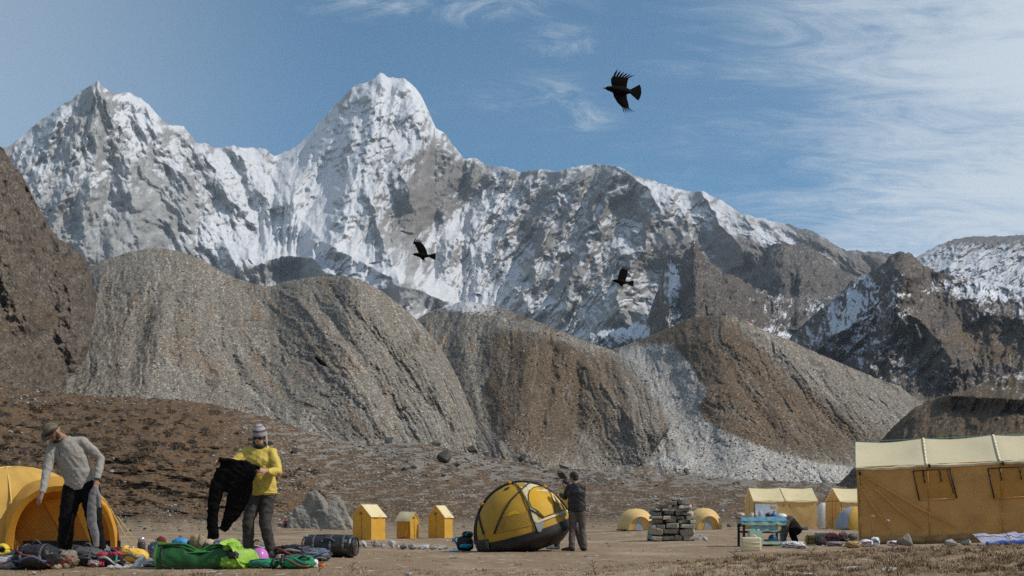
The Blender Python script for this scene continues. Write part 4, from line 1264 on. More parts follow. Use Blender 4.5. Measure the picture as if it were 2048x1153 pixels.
for (px, Y0, w, h, key, lab) in [
        (816, 12.2, 17, 11, 'pale_', 'white stone lying alone in the foreground grass'),
        (1812, 25, 37, 34, 'grey', 'largest grey rock holding down the wall of the big mess tent'),
        (1899, 24.5, 36, 22, 'grey', 'broad grey rock at the foot of the big mess tent, left of the squarish one'),
        (1934, 24.5, 27, 19, 'grey', 'squarish grey rock at the foot of the big mess tent'),
        (1958, 24, 14, 10, 'pale_', 'small pale stone right of the squarish rock by the mess tent'),
        (1878, 24, 11, 8, 'pale_', 'small pale stone left of the broad rock by the mess tent'),
        (1762, 24, 12, 10, 'grey', 'small grey stone between the white bags by the mess tent'),
        (1398, 37.5, 18, 20, 'pale_', 'pale pointed stone leaning on the right end of the cairn'),
        (1411, 37, 13, 13, 'pale_', 'pale stone lying apart just right of the cairn'),
        (616, 62, 25, 12, 'pale_', 'pale flat rock on the meadow below the huge boulder')]:
    s = Y0 / FPX
    o = stone_obj('stone', key, G(px, Y0, h * s * .36), (w * s, w * s * .9, h * s * 1.15), px * .37)
    tag(o, lab, 'stone')
for (px, py, w) in [(728, 1086, 34), (796, 1086, 34)]:
    Y0 = 31
    s = Y0 / FPX
    mb = MB(); mb.box((0, 0, 0), (w * s, 0.12, 0.03)); mb.box((0.02, 0.05, 0.018), (w * s * .9, 0.05, 0.012))
    o = mb.build('plank', mat('old_wood', (0.32, 0.27, 0.20), .9, .3, 20), smooth=False, loc=G(px, Y0, 0.05), rot=(0, 0, 0.1))
    tag(o, 'weathered plank lying ' + ('behind the second stone of the row' if px < 750 else 'behind the tall fifth stone of the row'), 'plank')

# ---- the cairn
def cairn():
    Y0 = 38.0; s = Y0 / FPX
    root = empty('cairn', G(1344, Y0), label='squat dry-stone cairn between two far dome tents', cat='cairn')
    rs = random.Random(3)
    rows = [  # height, list of (left, right) in px from the centre
        (0, 13, [(-46, -22), (-22, 2), (1, 16), (16, 40)]), (12, 15, [(-46, -24), (-21, 12), (12, 42)]), (27, 10, [(-45, -36), (-35, -18), (-14, 12), (11, 40)]),
        (37, 10, [(-43, -20), (-18, 6), (7, 30), (30, 43)]), (46, 9, [(-44, -22), (-21, -5), (-3, 8), (9, 22), (22, 42)]), (55, 9, [(-42, -21), (-20, 0), (2, 12), (10, 40)]),
        (63, 7, [(-40, -28), (-26, -10), (-8, 8), (6, 36)]), (69, 8, [(-30, -13), (-2, 12), (12, 36)]), (75, 11, [(-13, -5), (-3, 6), (8, 17), (22, 34)]), (82, 9, [(-1, 7), (9, 16)])]
    for (h, th, spans) in rows:
        for layer in (0, 1):
            for (a, b) in spans:
                if h > 66 and layer: continue
                w = (b - a) * s * 1.06
                c = ((a + b) / 2 * s, (0.3 if layer else -0.25) + rs.uniform(-.06, .06), (h + th / 2) * s * .94)
                stone_obj('stone', 'cairn_', c, (w, 0.5 + rs.uniform(-.08, .1), th * s * rs.uniform(1.6, 2.15)), rs.choice((0, math.pi)) + rs.uniform(-.22, .22), (rs.uniform(-.14, .14), rs.uniform(-.16, .16)), root)
    core = MB(); core.box((0, 0.05, 0.48), (1.15, 0.62, 0.95), taper=.9)
    core.build('rubble_core', M_STONE_D, root, smooth=False)
cairn()
# ================================================================== tents
YEL = mat('tent_yellow', (0.74, 0.42, 0.055), .62, .08, 3, .004, 30, trans=.28, dirt=(.35, .22, .08, .35), dscale=1.5)
AMB = mat('tent_amber', (0.66, 0.365, 0.115), .7, .10, 2, .006, 14, trans=.22, dirt=(.30, .19, .08, .45), dscale=1.2)
CRM = mat('tent_cream_roof', (0.74, 0.655, 0.43), .65, .06, 2, .005, 12, trans=.22, dirt=(.45, .38, .24, .35), dscale=1.0)
PYL = mat('tent_pale_yellow', (0.82, 0.71, 0.42), .62, .07, 3, .004, 20, trans=.25, dirt=(.5, .38, .18, .3), dscale=1.4)
ORG = mat('tent_orange', (0.66, 0.30, 0.025), .62, .08, 4, .004, 30, trans=.25)
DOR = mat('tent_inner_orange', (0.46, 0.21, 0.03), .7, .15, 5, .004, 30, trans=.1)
BLK = mat('black_fabric', (0.014, 0.013, 0.013), .6, .3, 10, .003, 40)
BLKP = mat('black_pole_sleeve', (0.012, 0.011, 0.011), .5, .2, 10)
GRY = mat('grey_tent_panel', (0.36, 0.38, 0.42), .65, .12, 6, .003, 25, trans=.15)
WHT = mat('white_fabric', (0.68, 0.66, 0.62), .7, .08, 6, .003, 25, trans=.15)
ROPE = mat('yellow_rope', (0.62, 0.50, 0.14), .8, .2, 40)
STEEL = mat('steel_peg', (0.45, 0.45, 0.46), .35, .1, 20, metal=1.0)
MESHM = mat('tent_mesh', (0.20, 0.125, 0.03), .85, .15, 30)

def panel(mb, A, B, Cc, Dd, nu, nv, amp=0.0, seed=0, mi=0, sc=1.0, sag=0.0):
    """cloth between four corners (A B lower edge, D C upper edge), rippled along its normal"""
    A, B, Cc, Dd = map(Vector, (A, B, Cc, Dd))
    n = (B - A).cross(Dd - A).normalized()
    pts = []
    for i in range(nv + 1):
        t = i / nv
        row = []
        for j in range(nu + 1):
            u = j / nu
            p = (A * (1 - u) + B * u) * (1 - t) + (Dd * (1 - u) + Cc * u) * t
            w = min(1.0, 4 * min(u, 1 - u, 1.0) + .15)
            q = float(fbm(np.array([u * sc * (B - A).length * 1.6 + seed]), np.array([t * sc * 1.5 + seed * .7]), 3, 850)[0])
            row.append(p + n * (amp * q * w) - n * sag * math.sin(math.pi * u) * math.sin(math.pi * t))
        pts.append(row)
    mb.grid(pts, mi)
    return pts

def strip(mb, pts, width, thick, side, mi=0):
    """flat webbing along pts; side = direction of its width"""
    side = Vector(side).normalized()
    for a, b in zip(pts[:-1], pts[1:]):
        a, b = Vector(a), Vector(b)
        d = (b - a)
        q = d.cross(side).normalized()
        e = d.normalized() * 0.002
        vs = []
        for p in (a - e, b + e):
            for sx, sq in ((-1, -1), (1, -1), (1, 1), (-1, 1)):
                vs.append(p + side * sx * width / 2 + q * sq * thick / 2)
        mb.add(vs, [(3, 2, 1, 0), (4, 5, 6, 7), (0, 1, 5, 4), (1, 2, 6, 5), (2, 3, 7, 6), (3, 0, 4, 7)], mi)

def house_tent(root, L, W, he, hr, wall_m, roof_m, bays=2, over=.06, seed=0, amp=.03, green=None, valance=.0):
    """gabled tent: long wall along +x from the origin corner, depth W along +y"""
    mb = MB(); panel(mb, (0, 0, 0), (L, 0, 0), (L, 0, he), (0, 0, he), int(L * 6), int(he * 7), amp, seed + 1)
    wrinkle(mb.build('front_wall', wall_m, root), .022, 1.6, seed)
    mb = MB(); panel(mb, (L, W, 0), (0, W, 0), (0, W, he), (L, W, he), int(L * 4), 6, amp, seed + 2)
    mb.build('back_wall', wall_m, root)
    for x, sd in ((0, 1), (L, -1)):
        mb = MB()
        panel(mb, (x, W, 0), (x, 0, 0), (x, 0, he), (x, W, he), 12, 8, amp * .6, seed + 3)
        mb.add([(x, 0, he), (x, W, he), (x, W / 2, hr - .01)], [(0, 1, 2)])
        mb.build('gable_wall', wall_m, root)
    for k, (y0, dy) in enumerate(((0, 1), (W, -1))):
        mb = MB()
        n = bays * 8
        pts = []
        for i in range(9):
            t = i / 8
            row_ = []
            for j in range(n + 1):
                u = j / n
                ph = (u * bays) % 1.0
                sag = -.085 * math.sin(math.pi * ph) * (0.45 + .55 * math.sin(math.pi * t * .9 + .1)) - .012 * math.sin(23 * u * bays + 3 * t + seed) * (1 - t)
                y = y0 - dy * over * (1 - t) + dy * (W / 2) * t
                z = he - .5 * over * (1 - t) * (hr - he) / (W / 2) + (hr - he) * t
                x = -over * .4 + (L + over * .8) * u
                row_.append(Vector((x, y, z + sag + .006 * math.sin(7 * u * bays + seed + 5 * t))))
            pts.append(row_)
        mb.grid(pts)
        # short valance hanging from the eave
        lo = [p - Vector((0, 0, .05 + valance)) for p in pts[0]]
        mb.grid([lo, pts[0]])
        o = mb.build('roof_slope', roof_m, root)
        sm = MB()
        for b in range(1, bays):
            strip(sm, [p[int(b * 8)] + Vector((0, -dy * .012, .014)) for p in pts], .05, .006, (1, 0, 0))
        if bays > 1: sm.build('roof_seam', PYL if roof_m is not CRM else mat('roof_seam_cloth', (.72, .64, .43), .65), o)
    if green:
        sm = MB(); sm.tube([(-over * .4, W / 2, hr + .005), (L * .5, W / 2, hr - .02), (L + over * .4, W / 2, hr + .005)], .014, 6)
        sm.tube([(-over * .4, -over, he - .02), (-over * .4, W / 2, hr + .004)], .012, 6)
        sm.build('ridge_piping', green, root)
    for x in (.02, L - .02):
        for y in (.03, W - .03):
            pm = MB(); pm.tube([(x, y, 0), (x, y, he)], .018, 8); pm.build('corner_pole', STEEL, root)

def guy(root, a, b, m=ROPE, r=.006, peg=True):
    mb = MB(); a, b = Vector(a), Vector(b)
    mid = (a + b) / 2 - Vector((0, 0, .02 * (a - b).length))
    mb.tube([a, mid, b], r, 5)
    o = mb.build('guy_rope', m, root)
    if peg:
        pg = MB(); d = (a - b); d.z = 0; d.normalize()
        pg.tube([b - Vector((0, 0, .10)) + d * .03, b + Vector((0, 0, .05)) - d * .02], .007, 6)
        pg.build('peg', STEEL, o)

AMB2 = mat('tent_far_amber', (0.74, 0.50, 0.20), .66, .08, 2, .006, 14, trans=.26, dirt=(.5, .33, .13, .35), dscale=1.2)
# ---- big mess tent at the right edge
def mess_tent():
    Y0 = 30.0
    x0 = (1718 - 1024) / FPX * Y0
    z0 = CAMZ - .60
    root = empty('mess_tent', (x0, Y0, z0), label='big amber mess tent with cream roof at the right edge', cat='tent')
    root.rotation_euler = Euler((0, R(-1.9), math.atan2(-.29, .957)), 'XYZ')
    L, W, he, hr = 8.35, 2.9, 1.92, 2.64
    house_tent(root, L, W, he, hr, AMB, CRM, 5, .05, 3, .085, mat('green_piping', (.20, .36, .26), .6))
    # window flaps framed by black webbing
    s = 1 / 80.0
    def flap(xc, w, zt, h, skew):
        a = Vector((xc, -.035, zt)); 
        root_f = MB()
        A = (xc + skew, -.03, zt - h); B = (xc + w + skew * 1.0, -.03, zt - h + .02); Cc = (xc + w, -.03, zt + .02); Dd = (xc, -.03, zt)
        panel(root_f, A, B, Cc, Dd, 10, 8, .025, xc, 0)
        o = root_f.build('window_flap', mat('window_flap_cloth', (0.58, 0.285, 0.06), .7, .12, 4, .006, 20, trans=.2), root)
        wb = MB()
        up = Vector((0, 0, 1))
        strip(wb, [Vector(Dd) + Vector((0, -.012, 0)), Vector(A) + Vector((0, -.02, 0))], .03, .008, (1, 0, 0))
        strip(wb, [Vector(Cc) + Vector((0, -.012, 0)), Vector(B) + Vector((.02, -.02, 0))], .03, .008, (1, 0, 0))
        strip(wb, [Vector(Cc) + Vector((-.06, -.012, -.01)), Vector(B) + Vector((-.05, -.02, .12))], .018, .008, (1, 0, 0))
        strip(wb, [Vector(Dd) + Vector((0, -.012, 0)), Vector(Cc) + Vector((0, -.012, 0))], .022, .008, (0, 0, 1))
        wb.build('webbing_frame', BLK, o)
        for f in (.27, .72):
            tb = MB(); p = Vector(Dd) * (1 - f) + Vector(Cc) * f + Vector((0, -.02, 0))
            strip(tb, [p, p + Vector((.02, -.02, -.17)), p + Vector((.035, -.015, -.31))], .032, .008, (1, 0, 0))
            tb.build('tie_strap', BLK, o)
        hm = MB(); strip(hm, [Vector(A) + Vector((0, -.01, 0)), Vector(B) + Vector((0, -.01, 0))], .03, .01, (0, 0, 1)); hm.build('hem', AMB, o)
    mb = MB(); strip(mb, [(x * L / 16, -.05 - .02 * math.sin(x * 2.1), .07 + .02 * math.sin(x * 1.7)) for x in range(17)], .16, .01, (0, 0, 1)); mb.build('mud_skirt', mat('dusty_skirt', (.34, .20, .085), .85, .35, 3, .006, 14), root)
    flap(1.34, .85, 1.76, .73, .12)
    flap(3.06, .98, 1.74, .73, .12)
    flap(5.0, .9, 1.72, .73, .1)
    # pulled folds from the corner, vertical seams, toggles
    fd = MB()
    for a, b in (((.06, -.05, 1.78), (2.3, -.07, .32)), ((.10, -.05, 1.68), (1.55, -.07, .28)), ((.05, -.05, 1.5), (.75, -.07, .3))):
        a, b = Vector(a), Vector(b)
        fd.tube([a, a.lerp(b, .3) + Vector((0, -.01, -.02)), a.lerp(b, .6) + Vector((0, -.012, -.035)), b], [.01, .03, .035, .008], 8, flat=.8)
    fd.build('wall_fold', AMB, root)
    for x in (.045, 1.68, 3.35, 5.0):
        sm = MB(); strip(sm, [(x, -.032, .05), (x, -.036, 1.0), (x, -.03, 1.86)], .025, .006, (1, 0, 0)); sm.build('wall_seam', mat('amber_seam', (.40, .21, .045), .7), root)
    for x, z in ((.08, 1.78), (1.72, 1.88), (3.4, 1.86)):
        tg = MB(); tg.tube([(x, -.06, z + .04), (x + .01, -.07, z - .06)], .022, 8); tg.ball((x, -.07, z), .03, 8, 6); tg.build('toggle', BLK, root)
    tg = MB(); tg.tube([(.08, -.06, 1.78), (.06, -.08, 1.6), (.10, -.07, 1.45)], .008, 6); tg.build('tie_cord', BLK, root)
mess_tent()

def far_house_tent():
    Y0 = 62.0; p = G(1507, Y0); s = Y0 / FPX
    root = empty('house_tent', p, R(-1), 'far yellow house tent with a blue-white panel on its wall', 'tent', 'far yellow house tents')
    house_tent(root, 127 * s, 2.6, 1.46, 2.14, AMB2, PYL, 2, .05, 7, .07)
    mb = MB(); panel(mb, (.08, -.03, .55), (1.19, -.03, .55), (1.19, -.03, 1.28), (.08, -.03, 1.28), 8, 6, .02, 4)
    o = mb.build('panel', mat('blue_white_sheet', (.60, .66, .76), .5, .12, 2.5, dirt=(.30, .36, .48, .5), dscale=5), root)
    fr = MB(); strip(fr, [(.06, -.045, .5), (.06, -.045, 1.38)], .03, .01, (1, 0, 0)); fr.build('tie_strap', BLK, root)
    sm = MB(); strip(sm, [(-.02, 1.0, 0), (-.02, 1.0, 1.5)], .02, .006, (0, 1, 0)); sm.build('gable_zip', BLK, root)
    for x in (1.55, 1.85):
        tb = MB(); strip(tb, [(x, -.04, 1.30), (x + .01, -.045, 1.12)], .03, .008, (1, 0, 0)); tb.build('tie_strap', mat('dark_amber', (.22, .12, .03), .7), root)
    guy(root, (127 * s, 0, 1.4), (127 * s + .5, -.5, 0))
    Y0 = 62.0; p = G(1680, Y0)
    root = empty('house_tent', p, R(1), 'far yellow house tent partly hidden by the big mess tent', 'tent', 'far yellow house tents')
    house_tent(root, 3.4, 2.7, 1.46, 2.16, AMB2, PYL, 2, .05, 9, .07)
    sm = MB()
    for y in (.7, 1.35): strip(sm, [(-.015, y, 0), (-.015, y, 1.6)], .025, .006, (0, 1, 0))
    strip(sm, [(-.015, .05, 1.47), (-.015, 2.6, 1.47)], .03, .006, (0, 0, 1))
    sm.build('gable_zip', mat('dark_amber', (.22, .12, .03), .7), root)
    tb = MB(); strip(tb, [(.06, -.045, .9), (.06, -.045, 1.36)], .03, .01, (1, 0, 0)); tb.build('tie_strap', BLK, root)
far_house_tent()

# ---- toilet tents
def toilet_tent(px, Y0, w, d_, he, hr, rz, label, flapside=1, lean=0.0):
    p = G(px, Y0)
    root = empty('toilet_tent', p, rz, label, 'tent', 'small yellow toilet tents')
    # gable faces -y
    hw = w / 2
    mb = MB(); panel(mb, (-hw, 0, 0), (hw, 0, 0), (hw + lean, 0, he), (-hw + lean, 0, he), 10, 10, .07, px)
    mb.add([(-hw + lean, 0, he), (hw + lean, 0, he), (lean, 0, hr)], [(0, 1, 2)])
    wrinkle(mb.build('door_wall', YEL, root), .02, 2.4, 2)
    for sx in (-1, 1):
        mb = MB(); panel(mb, (sx * hw, 0, 0), (sx * hw, d_, 0), (sx * hw + lean, d_, he), (sx * hw + lean, 0, he), 8, 8, .07, px + sx)
        wrinkle(mb.build('side_wall', YEL, root), .02, 2.4, 3)
    mb = MB(); panel(mb, (hw, d_, 0), (-hw, d_, 0), (-hw + lean, d_, he), (hw + lean, d_, he), 6, 6, .02, px)
    mb.add([(-hw + lean, d_, he), (hw + lean, d_, he), (lean, d_, hr)], [(0, 1, 2)])
    mb.build('back_wall', YEL, root)
    for sx in (-1, 1):
        mb = MB()
        e = .07
        sl = (hr - he) / hw
        panel(mb, (sx * (hw + e) + lean, -e, he - e * sl), (sx * (hw + e) + lean, d_ + e, he - e * sl), (lean, d_ + e, hr + .005), (lean, -e, hr + .005), 8, 6, .03, px + 3 * sx, 0, 1.0, .05)
        mb.build('roof_slope', PYL, root)
    sm = MB(); strip(sm, [(-.03, -.02, .02), (-.02 + lean, -.025, he)], .03, .006, (1, 0, 0)); sm.build('door_zip', mat('zip_brown', (.40, .22, .03), .7), root)
    vb = MB(); vb.box((-.06 + lean, -.02, he + .12), (.16, .01, .13)); vb.build('vent', mat('vent_mesh', (.24, .14, .04), .8), root)
    for sx in (-1, 1):
        for y in (0.02, d_ - .02):
            pm = MB(); pm.tube([(sx * (hw - .02), y, 0), (sx * (hw - .02) + lean, y, he)], .012, 6); pm.build('corner_pole', STEEL, root)
    for sx in (-1, 1): guy(root, (sx * hw + lean, 0, he), (sx * (hw + .45), -.5, .02), ROPE, .008)
    return root
toilet_tent(724, 58, 1.1, 1.15, 1.17, 1.72, R(-30), 'leftmost toilet tent, tallest of three, bright yellow with pale roof')
r_ = toilet_tent(829, 61, .62, .95, .95, 1.34, R(52), 'middle toilet tent, lowest of three, orange-yellow with a loose flap')
fl = MB(); panel(fl, (-.44, .1, .1), (-.46, .75, .04), (-.34, .8, .85), (-.34, .1, .85), 8, 8, .05, 3); fl.build('loose_flap', ORG, r_)
toilet_tent(873, 61, .92, .9, 1.12, 1.66, R(-24), 'rightmost toilet tent, narrow yellow with pale right side')

# ---- domes
def ell(a, b, h, d):
    d = Vector(d).normalized()
    return Vector((a * d.x, b * d.y, h * d.z))
def arc(a, b, h, th1, th2, mid, n=24, off=1.012):
    """pole bent over an ellipsoid from azimuth th1 to th2 through a middle direction"""
    d1 = Vector((math.cos(R(th1)), math.sin(R(th1)), 0)); d2 = Vector((math.cos(R(th2)), math.sin(R(th2)), 0)); m = Vector(mid).normalized() * 1.5
    out = []
    for i in range(n + 1):
        t = i / n
        d = d1 * (1 - t) ** 2 + m * 2 * t * (1 - t) + d2 * t * t
        out.append(ell(a * off, b * off, h * off, d))
    return out
def dome_grid(a, b, h, th0, th1, ph0, ph1, nu, nv, gores=6, sag=.035, off=1.0, seed=0, low=0.0):
    pts = []
    for i in range(nv + 1):
        ph = ph0 + (ph1 - ph0) * i / nv
        row_ = []
        for j in range(nu + 1):
            th = th0 + (th1 - th0) * j / nu
            g = 1 - sag * abs(math.sin(gores * R(th) / 2)) * math.cos(R(ph)) ** .5
            c = math.cos(R(ph)) ** .85; s_ = math.sin(R(ph)) ** .95 if ph > 0 else 0
            g *= 1 + .004 * math.sin(9 * R(th) + seed + .1 * ph)
            row_.append(Vector((a * c * math.cos(R(th)) * g * off, b * c * math.sin(R(th)) * g * off, low + (h - low) * s_ * (1 - .3 * (1 - g)) * off)))
        pts.append(row_)
    return pts

def left_dome():
    Y0 = 19.3; px0 = 20
    p = G(px0, Y0)
    root = empty('dome_tent', p, 0, 'yellow-orange dome tent with open porch behind the person in grey', 'tent')
    a, b, h = 1.55, 1.3, 1.30
    mb = MB(); mb.grid(dome_grid(a, b, h, 0, 360, 0, 90, 96, 26, 8, .09))
    wrinkle(mb.build('canopy', mat('dome_yellow', (0.74, 0.46, 0.11), .6, .07, 3, .004, 25, trans=.3), root), .03, 2.2, 3)
    for t1, t2, mid in ((-112, 68, (.05, 0, 1)), (-68, 112, (-.05, 0, 1)), (200, -20, (0, -.2, 1)), (160, 20, (0, .2, 1))):
        pm = MB(); pm.tube(arc(a, b, h, t1, t2, mid, 28, 1.0), .013, 6); pm.build('pole_sleeve', mat('pole_sleeve_yellow', (.62, .42, .13), .6), root)
    hub = MB(); hub.ball((-.10, -.62, 1.06), .045, 8, 6); hub.build('pole_hub', mat('hub_grey', (.25, .25, .22), .5), root)
    # porch: arch facing the camera, joined back to the dome
    y1, y2 = -1.5, -.3
    cx = (124 - 1024) / FPX * (Y0 + y1) - p.x
    n = 28
    def archpts(cx_, y, hw, hh, k=1.0):
        out = []
        for i in range(n + 1):
            an = math.pi * i / n
            out.append(Vector((cx_ - hw * math.copysign(abs(math.cos(an)) ** .9, math.cos(an)), y, hh * math.sin(an) ** .85)))
        return out
    A1 = archpts(cx, y1, .80, .95); A2 = archpts(cx - .28, (y1 + y2) / 2, .92, 1.07); A3 = archpts(cx - .62, y2, 1.0, 1.14)
    mb = MB(); mb.grid([[A1[k].lerp(A2[k], t) if q == 0 else A2[k].lerp(A3[k], t) for k in range(n + 1)] for q in (0, 1) for t in (0, .2, .4, .6, .8)] + [A3]); wrinkle(mb.build('porch', mat('porch_orange', (.70, .37, .05), .6, .07, 4, .004, 25, trans=.3), root), .03, 3, 5)
    Ain = archpts(cx, y1 + .01, .725, .875)
    tr = MB()
    tr.grid([A1, [q + Vector((0, -.03, 0)) for q in A1]]); 
    Af = [q + Vector((0, -.03, 0)) for q in A1]; Aff = [q + Vector((0, -.025, 0)) for q in Ain]
    tr.grid([Af, Aff]); tr.grid([Aff, Ain])
    tr.build('porch_arch', ORG, root)
    # inner door wall, set back
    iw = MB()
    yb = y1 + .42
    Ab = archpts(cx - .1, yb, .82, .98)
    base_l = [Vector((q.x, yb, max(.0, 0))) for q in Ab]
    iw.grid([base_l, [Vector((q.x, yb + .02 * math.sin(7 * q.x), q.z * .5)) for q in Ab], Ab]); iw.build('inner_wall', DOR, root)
    dk = MB(); panel(dk, (cx - .74, yb - .02, .0), (cx + .74, yb - .02, .0), (cx + .74, yb - .02, .13), (cx - .74, yb - .02, .13), 12, 2, .02); dk.build('floor_edge', BLK, root)
    f1 = MB(); panel(f1, (cx - .10, yb - .03, .16), (cx + .02, yb - .03, .2), (cx + .05, yb - .06, .82), (cx - .42, yb - .05, .72), 8, 10, .05, 2); f1.build('door_flap', ORG, root)
    f2 = MB(); panel(f2, (cx + .42, y1 + .06, .04), (cx + .52, y1 + .05, .04), (cx + .30, y1 + .10, .80), (cx + .08, y1 + .12, .78), 6, 10, .03, 5); f2.build('door_flap', ORG, root)
    vent = MB(); panel(vent, (-1.02, -.86, .80), (-.72, -1.0, .80), (-.60, -.80, .98), (-.86, -.66, .98), 6, 3, .0); 
    vent.build('logo_patch', mat('purple_grey_patch', (.30, .22, .26), .7, .3, 20), root)
    e = p
    for a_, b_ in (((cx + .62, y1 + .3, .62), (266, 18.3)), ((cx + .66, y1 + .5, .50), (284, 18.6))):
        g = G(b_[0], b_[1]) - p
        guy(root, a_, g + Vector((0, 0, .02)), ROPE, .006)
left_dome()

def tilted_dome():
    Y0 = 26.6
    base = G(968, Y0)
    root = empty('dome_tent', base, 0, 'yellow and black dome tent tilted up by two people', 'tent')
    a, b, h = 1.10, 1.0, 1.24
    rig = Matrix.Translation((.92, .35, .31)) @ Matrix.Rotation(R(-16), 4, 'Y') @ Matrix.Rotation(R(6), 4, 'X')
    inv = (Matrix.Translation(base) @ rig).inverted()
    eye = inv @ Vector((0, 0, CAMZ))
    def hit(px, py, off=1.0):
        """the point of the canopy met by the measured sight line (or the nearest one)"""
        q = inv @ P(px, py, Y0)
        S = Vector((1 / (a * off), 1 / (b * off), 1 / (h * off)))
        e = Vector((eye.x * S.x, eye.y * S.y, eye.z * S.z)); d = Vector((q.x * S.x, q.y * S.y, q.z * S.z)) - e
        A_, B_, C_ = d.dot(d), e.dot(d), e.dot(e) - 1
        disc = B_ * B_ - A_ * C_
        t = (-B_ - math.sqrt(max(disc, 0))) / A_
        m = e + d * t
        if disc < 0: m.normalize()
        return Vector((m.x / S.x, m.y / S.y, m.z / S.z))
    def put(mb, name, m, parent=root, smooth=True):
        mb.v = [tuple(rig @ Vector(v)) for v in mb.v]
        return mb.build(name, m, parent, smooth)
    def patch(rows, off, nsub=6):
        """cloth patch between measured left and right edges"""
        out = []
        for (x0, y0, x1, y1) in rows:
            out.append([hit(x0 + (x1 - x0) * k / nsub, y0 + (y1 - y0) * k / nsub, off) for k in range(nsub + 1)])
        mb = MB(); mb.grid(out); return mb
    body = mat('tilt_yellow', (0.56, 0.325, 0.035), .6, .06, 3, .004, 25, trans=.30)
    n = 72
    def egrid(ph0, ph1, nv, off, sag=.0):
        pts = []
        for i_ in range(nv + 1):
            ph = R(ph0 + (ph1 - ph0) * i_ / nv)
            pts.append([Vector((a * math.cos(ph) * math.cos(2 * math.pi * k / n) * off, b * math.cos(ph) * math.sin(2 * math.pi * k / n) * off, h * math.sin(ph) * off)) for k in range(n + 1)])
        return pts
    mb = MB(); mb.grid(egrid(8, 90, 26, .998)); wrinkle(put(mb, 'canopy', body), .008, 3, 2)
    # pale bands beside the poles, the door wall and its arched window
    mb = patch([(1028, 966, 1046, 964), (1042, 976, 1054, 976), (1052, 994, 1062, 993), (1059, 1012, 1068, 1010), (1064, 1030, 1073, 1028), (1068, 1046, 1078, 1042)], 1.012, 3); put(mb, 'cream_band', CRM)
    mb = patch([(1046, 964, 1092, 963), (1052, 970, 1100, 972), (1056, 980, 1106, 984)], 1.008, 8); put(mb, 'cream_panel', CRM)
    mb = patch([(1056, 980, 1107, 984), (1062, 998, 1118, 1000), (1068, 1014, 1128, 1012), (1074, 1030, 1134, 1020), (1079, 1042, 1136, 1028)], 1.008, 8)
    dw = put(mb, 'door_wall', mat('door_amber', (.60, .38, .07), .7, .1, 20, trans=.3))
    outl = [(1057, 990), (1060, 981), (1067, 975), (1076, 973), (1086, 974), (1096, 979), (1102, 988), (1106, 1000), (1109, 1014), (1110, 1026), (1100, 1030), (1088, 1034), (1076, 1022), (1063, 1014), (1058, 1002)]
    c = hit(1084, 1002, 1.018)
    rg = [hit(x, y, 1.016) for x, y in outl]
    mid = [hit(1084 + (x - 1084) * .5, 1002 + (y - 1002) * .5, 1.018) for x, y in outl]
    K = len(outl)
    win = MB(); win.add([c] + mid + rg, [(0, 1 + k, 1 + (k + 1) % K) for k in range(K)] + [(1 + k, 1 + K + k, 1 + K + (k + 1) % K, 1 + (k + 1) % K) for k in range(K)])
    put(win, 'window', mat('window_yellow', (.82, .50, .02), .55, .05, 3, trans=.42), dw)
    zp = MB(); zp.tube([hit(x, y, 1.024) for x, y in outl + outl[:1]], .008, 5); put(zp, 'zip', mat('zip_dark', (.06, .045, .02), .6), dw)
    mb = patch([(1100, 984, 1108, 988), (1106, 998, 1120, 1002), (1109, 1004, 1124, 1008)], 1.014, 3); put(mb, 'pale_corner', mat('pale_yellow_corner', (.80, .62, .25), .6, .05, 3, trans=.3), dw)
    mb = patch([(1108, 1006, 1120, 1002), (1110, 1018, 1130, 1016), (1110, 1026, 1134, 1022)], 1.013, 4); put(mb, 'corner_mesh', MESHM, dw)
    mb = patch([(1006, 1034, 1060, 1022), (998, 1050, 1064, 1036), (990, 1068, 1068, 1050)], 1.010, 8); put(mb, 'side_mesh', mat('side_mesh_amber', (.40, .235, .03), .7, .12, 14, .01, 30, trans=.2))
    mb = MB(); hw = [hit(1027 + 11 * math.cos(t * math.pi / 10), 1031 - 9 * math.sin(t * math.pi / 10) + .25 * -11 * math.cos(t * math.pi / 10), 1.016) for t in range(11)]
    mb.add([hit(1027, 1029, 1.018)] + hw, [(0, 1 + k, 2 + k) for k in range(10)]); put(mb, 'half_window', mat('window_yellow', (.82, .50, .02), .55, .05, 3, trans=.42))
    # black tub floor
    mb = MB()
    tub = egrid(0, 9, 3, 1.02)
    belly = [[Vector((q.x * (1 - .09 * k), q.y * (1 - .10 * k), -.085 * k)) for q in tub[0]] for k in (3, 2, 1)]
    mb.grid(belly + tub)
    mb.add([Vector((0, 0, -.31))] + belly[0][:-1], [(0, 1 + (k + 1) % n, 1 + k) for k in range(n)])
    tubm = mat('tub_black', (.016, .0145, .0135), .5, .4, 6, .004, 20, dirt=(.08, .065, .05, .25), dscale=4)
    tf = put(mb, 'tub_floor', tubm)
    mb = patch([(980, 1082, 1078, 1049), (985, 1090, 1078, 1062), (990, 1097, 1078, 1080)], 1.03, 8)
    mb = patch([(944, 1082, 975, 1079), (944, 1090, 978, 1090), (946, 1098, 980, 1099)], 1.03, 5); put(mb, 'corner_skirt', tubm, tf)
    mb = patch([(1070, 1047, 1088, 1043), (1073, 1056, 1086, 1054), (1076, 1064, 1082, 1064)], 1.04, 4); put(mb, 'repair_patch', mat('grey_patch', (.26, .26, .27), .6, .2, 10), tf)
    mb = patch([(1118, 1026, 1130, 1024), (1120, 1032, 1127, 1031)], 1.04, 4); put(mb, 'repair_patch', mat('grey_patch', (.26, .26, .27), .6, .2, 10), tf)
    mb = patch([(1072, 1043, 1135, 1020), (1073, 1047, 1136, 1024)], 1.028, 10); put(mb, 'sill_band', CRM, dw)
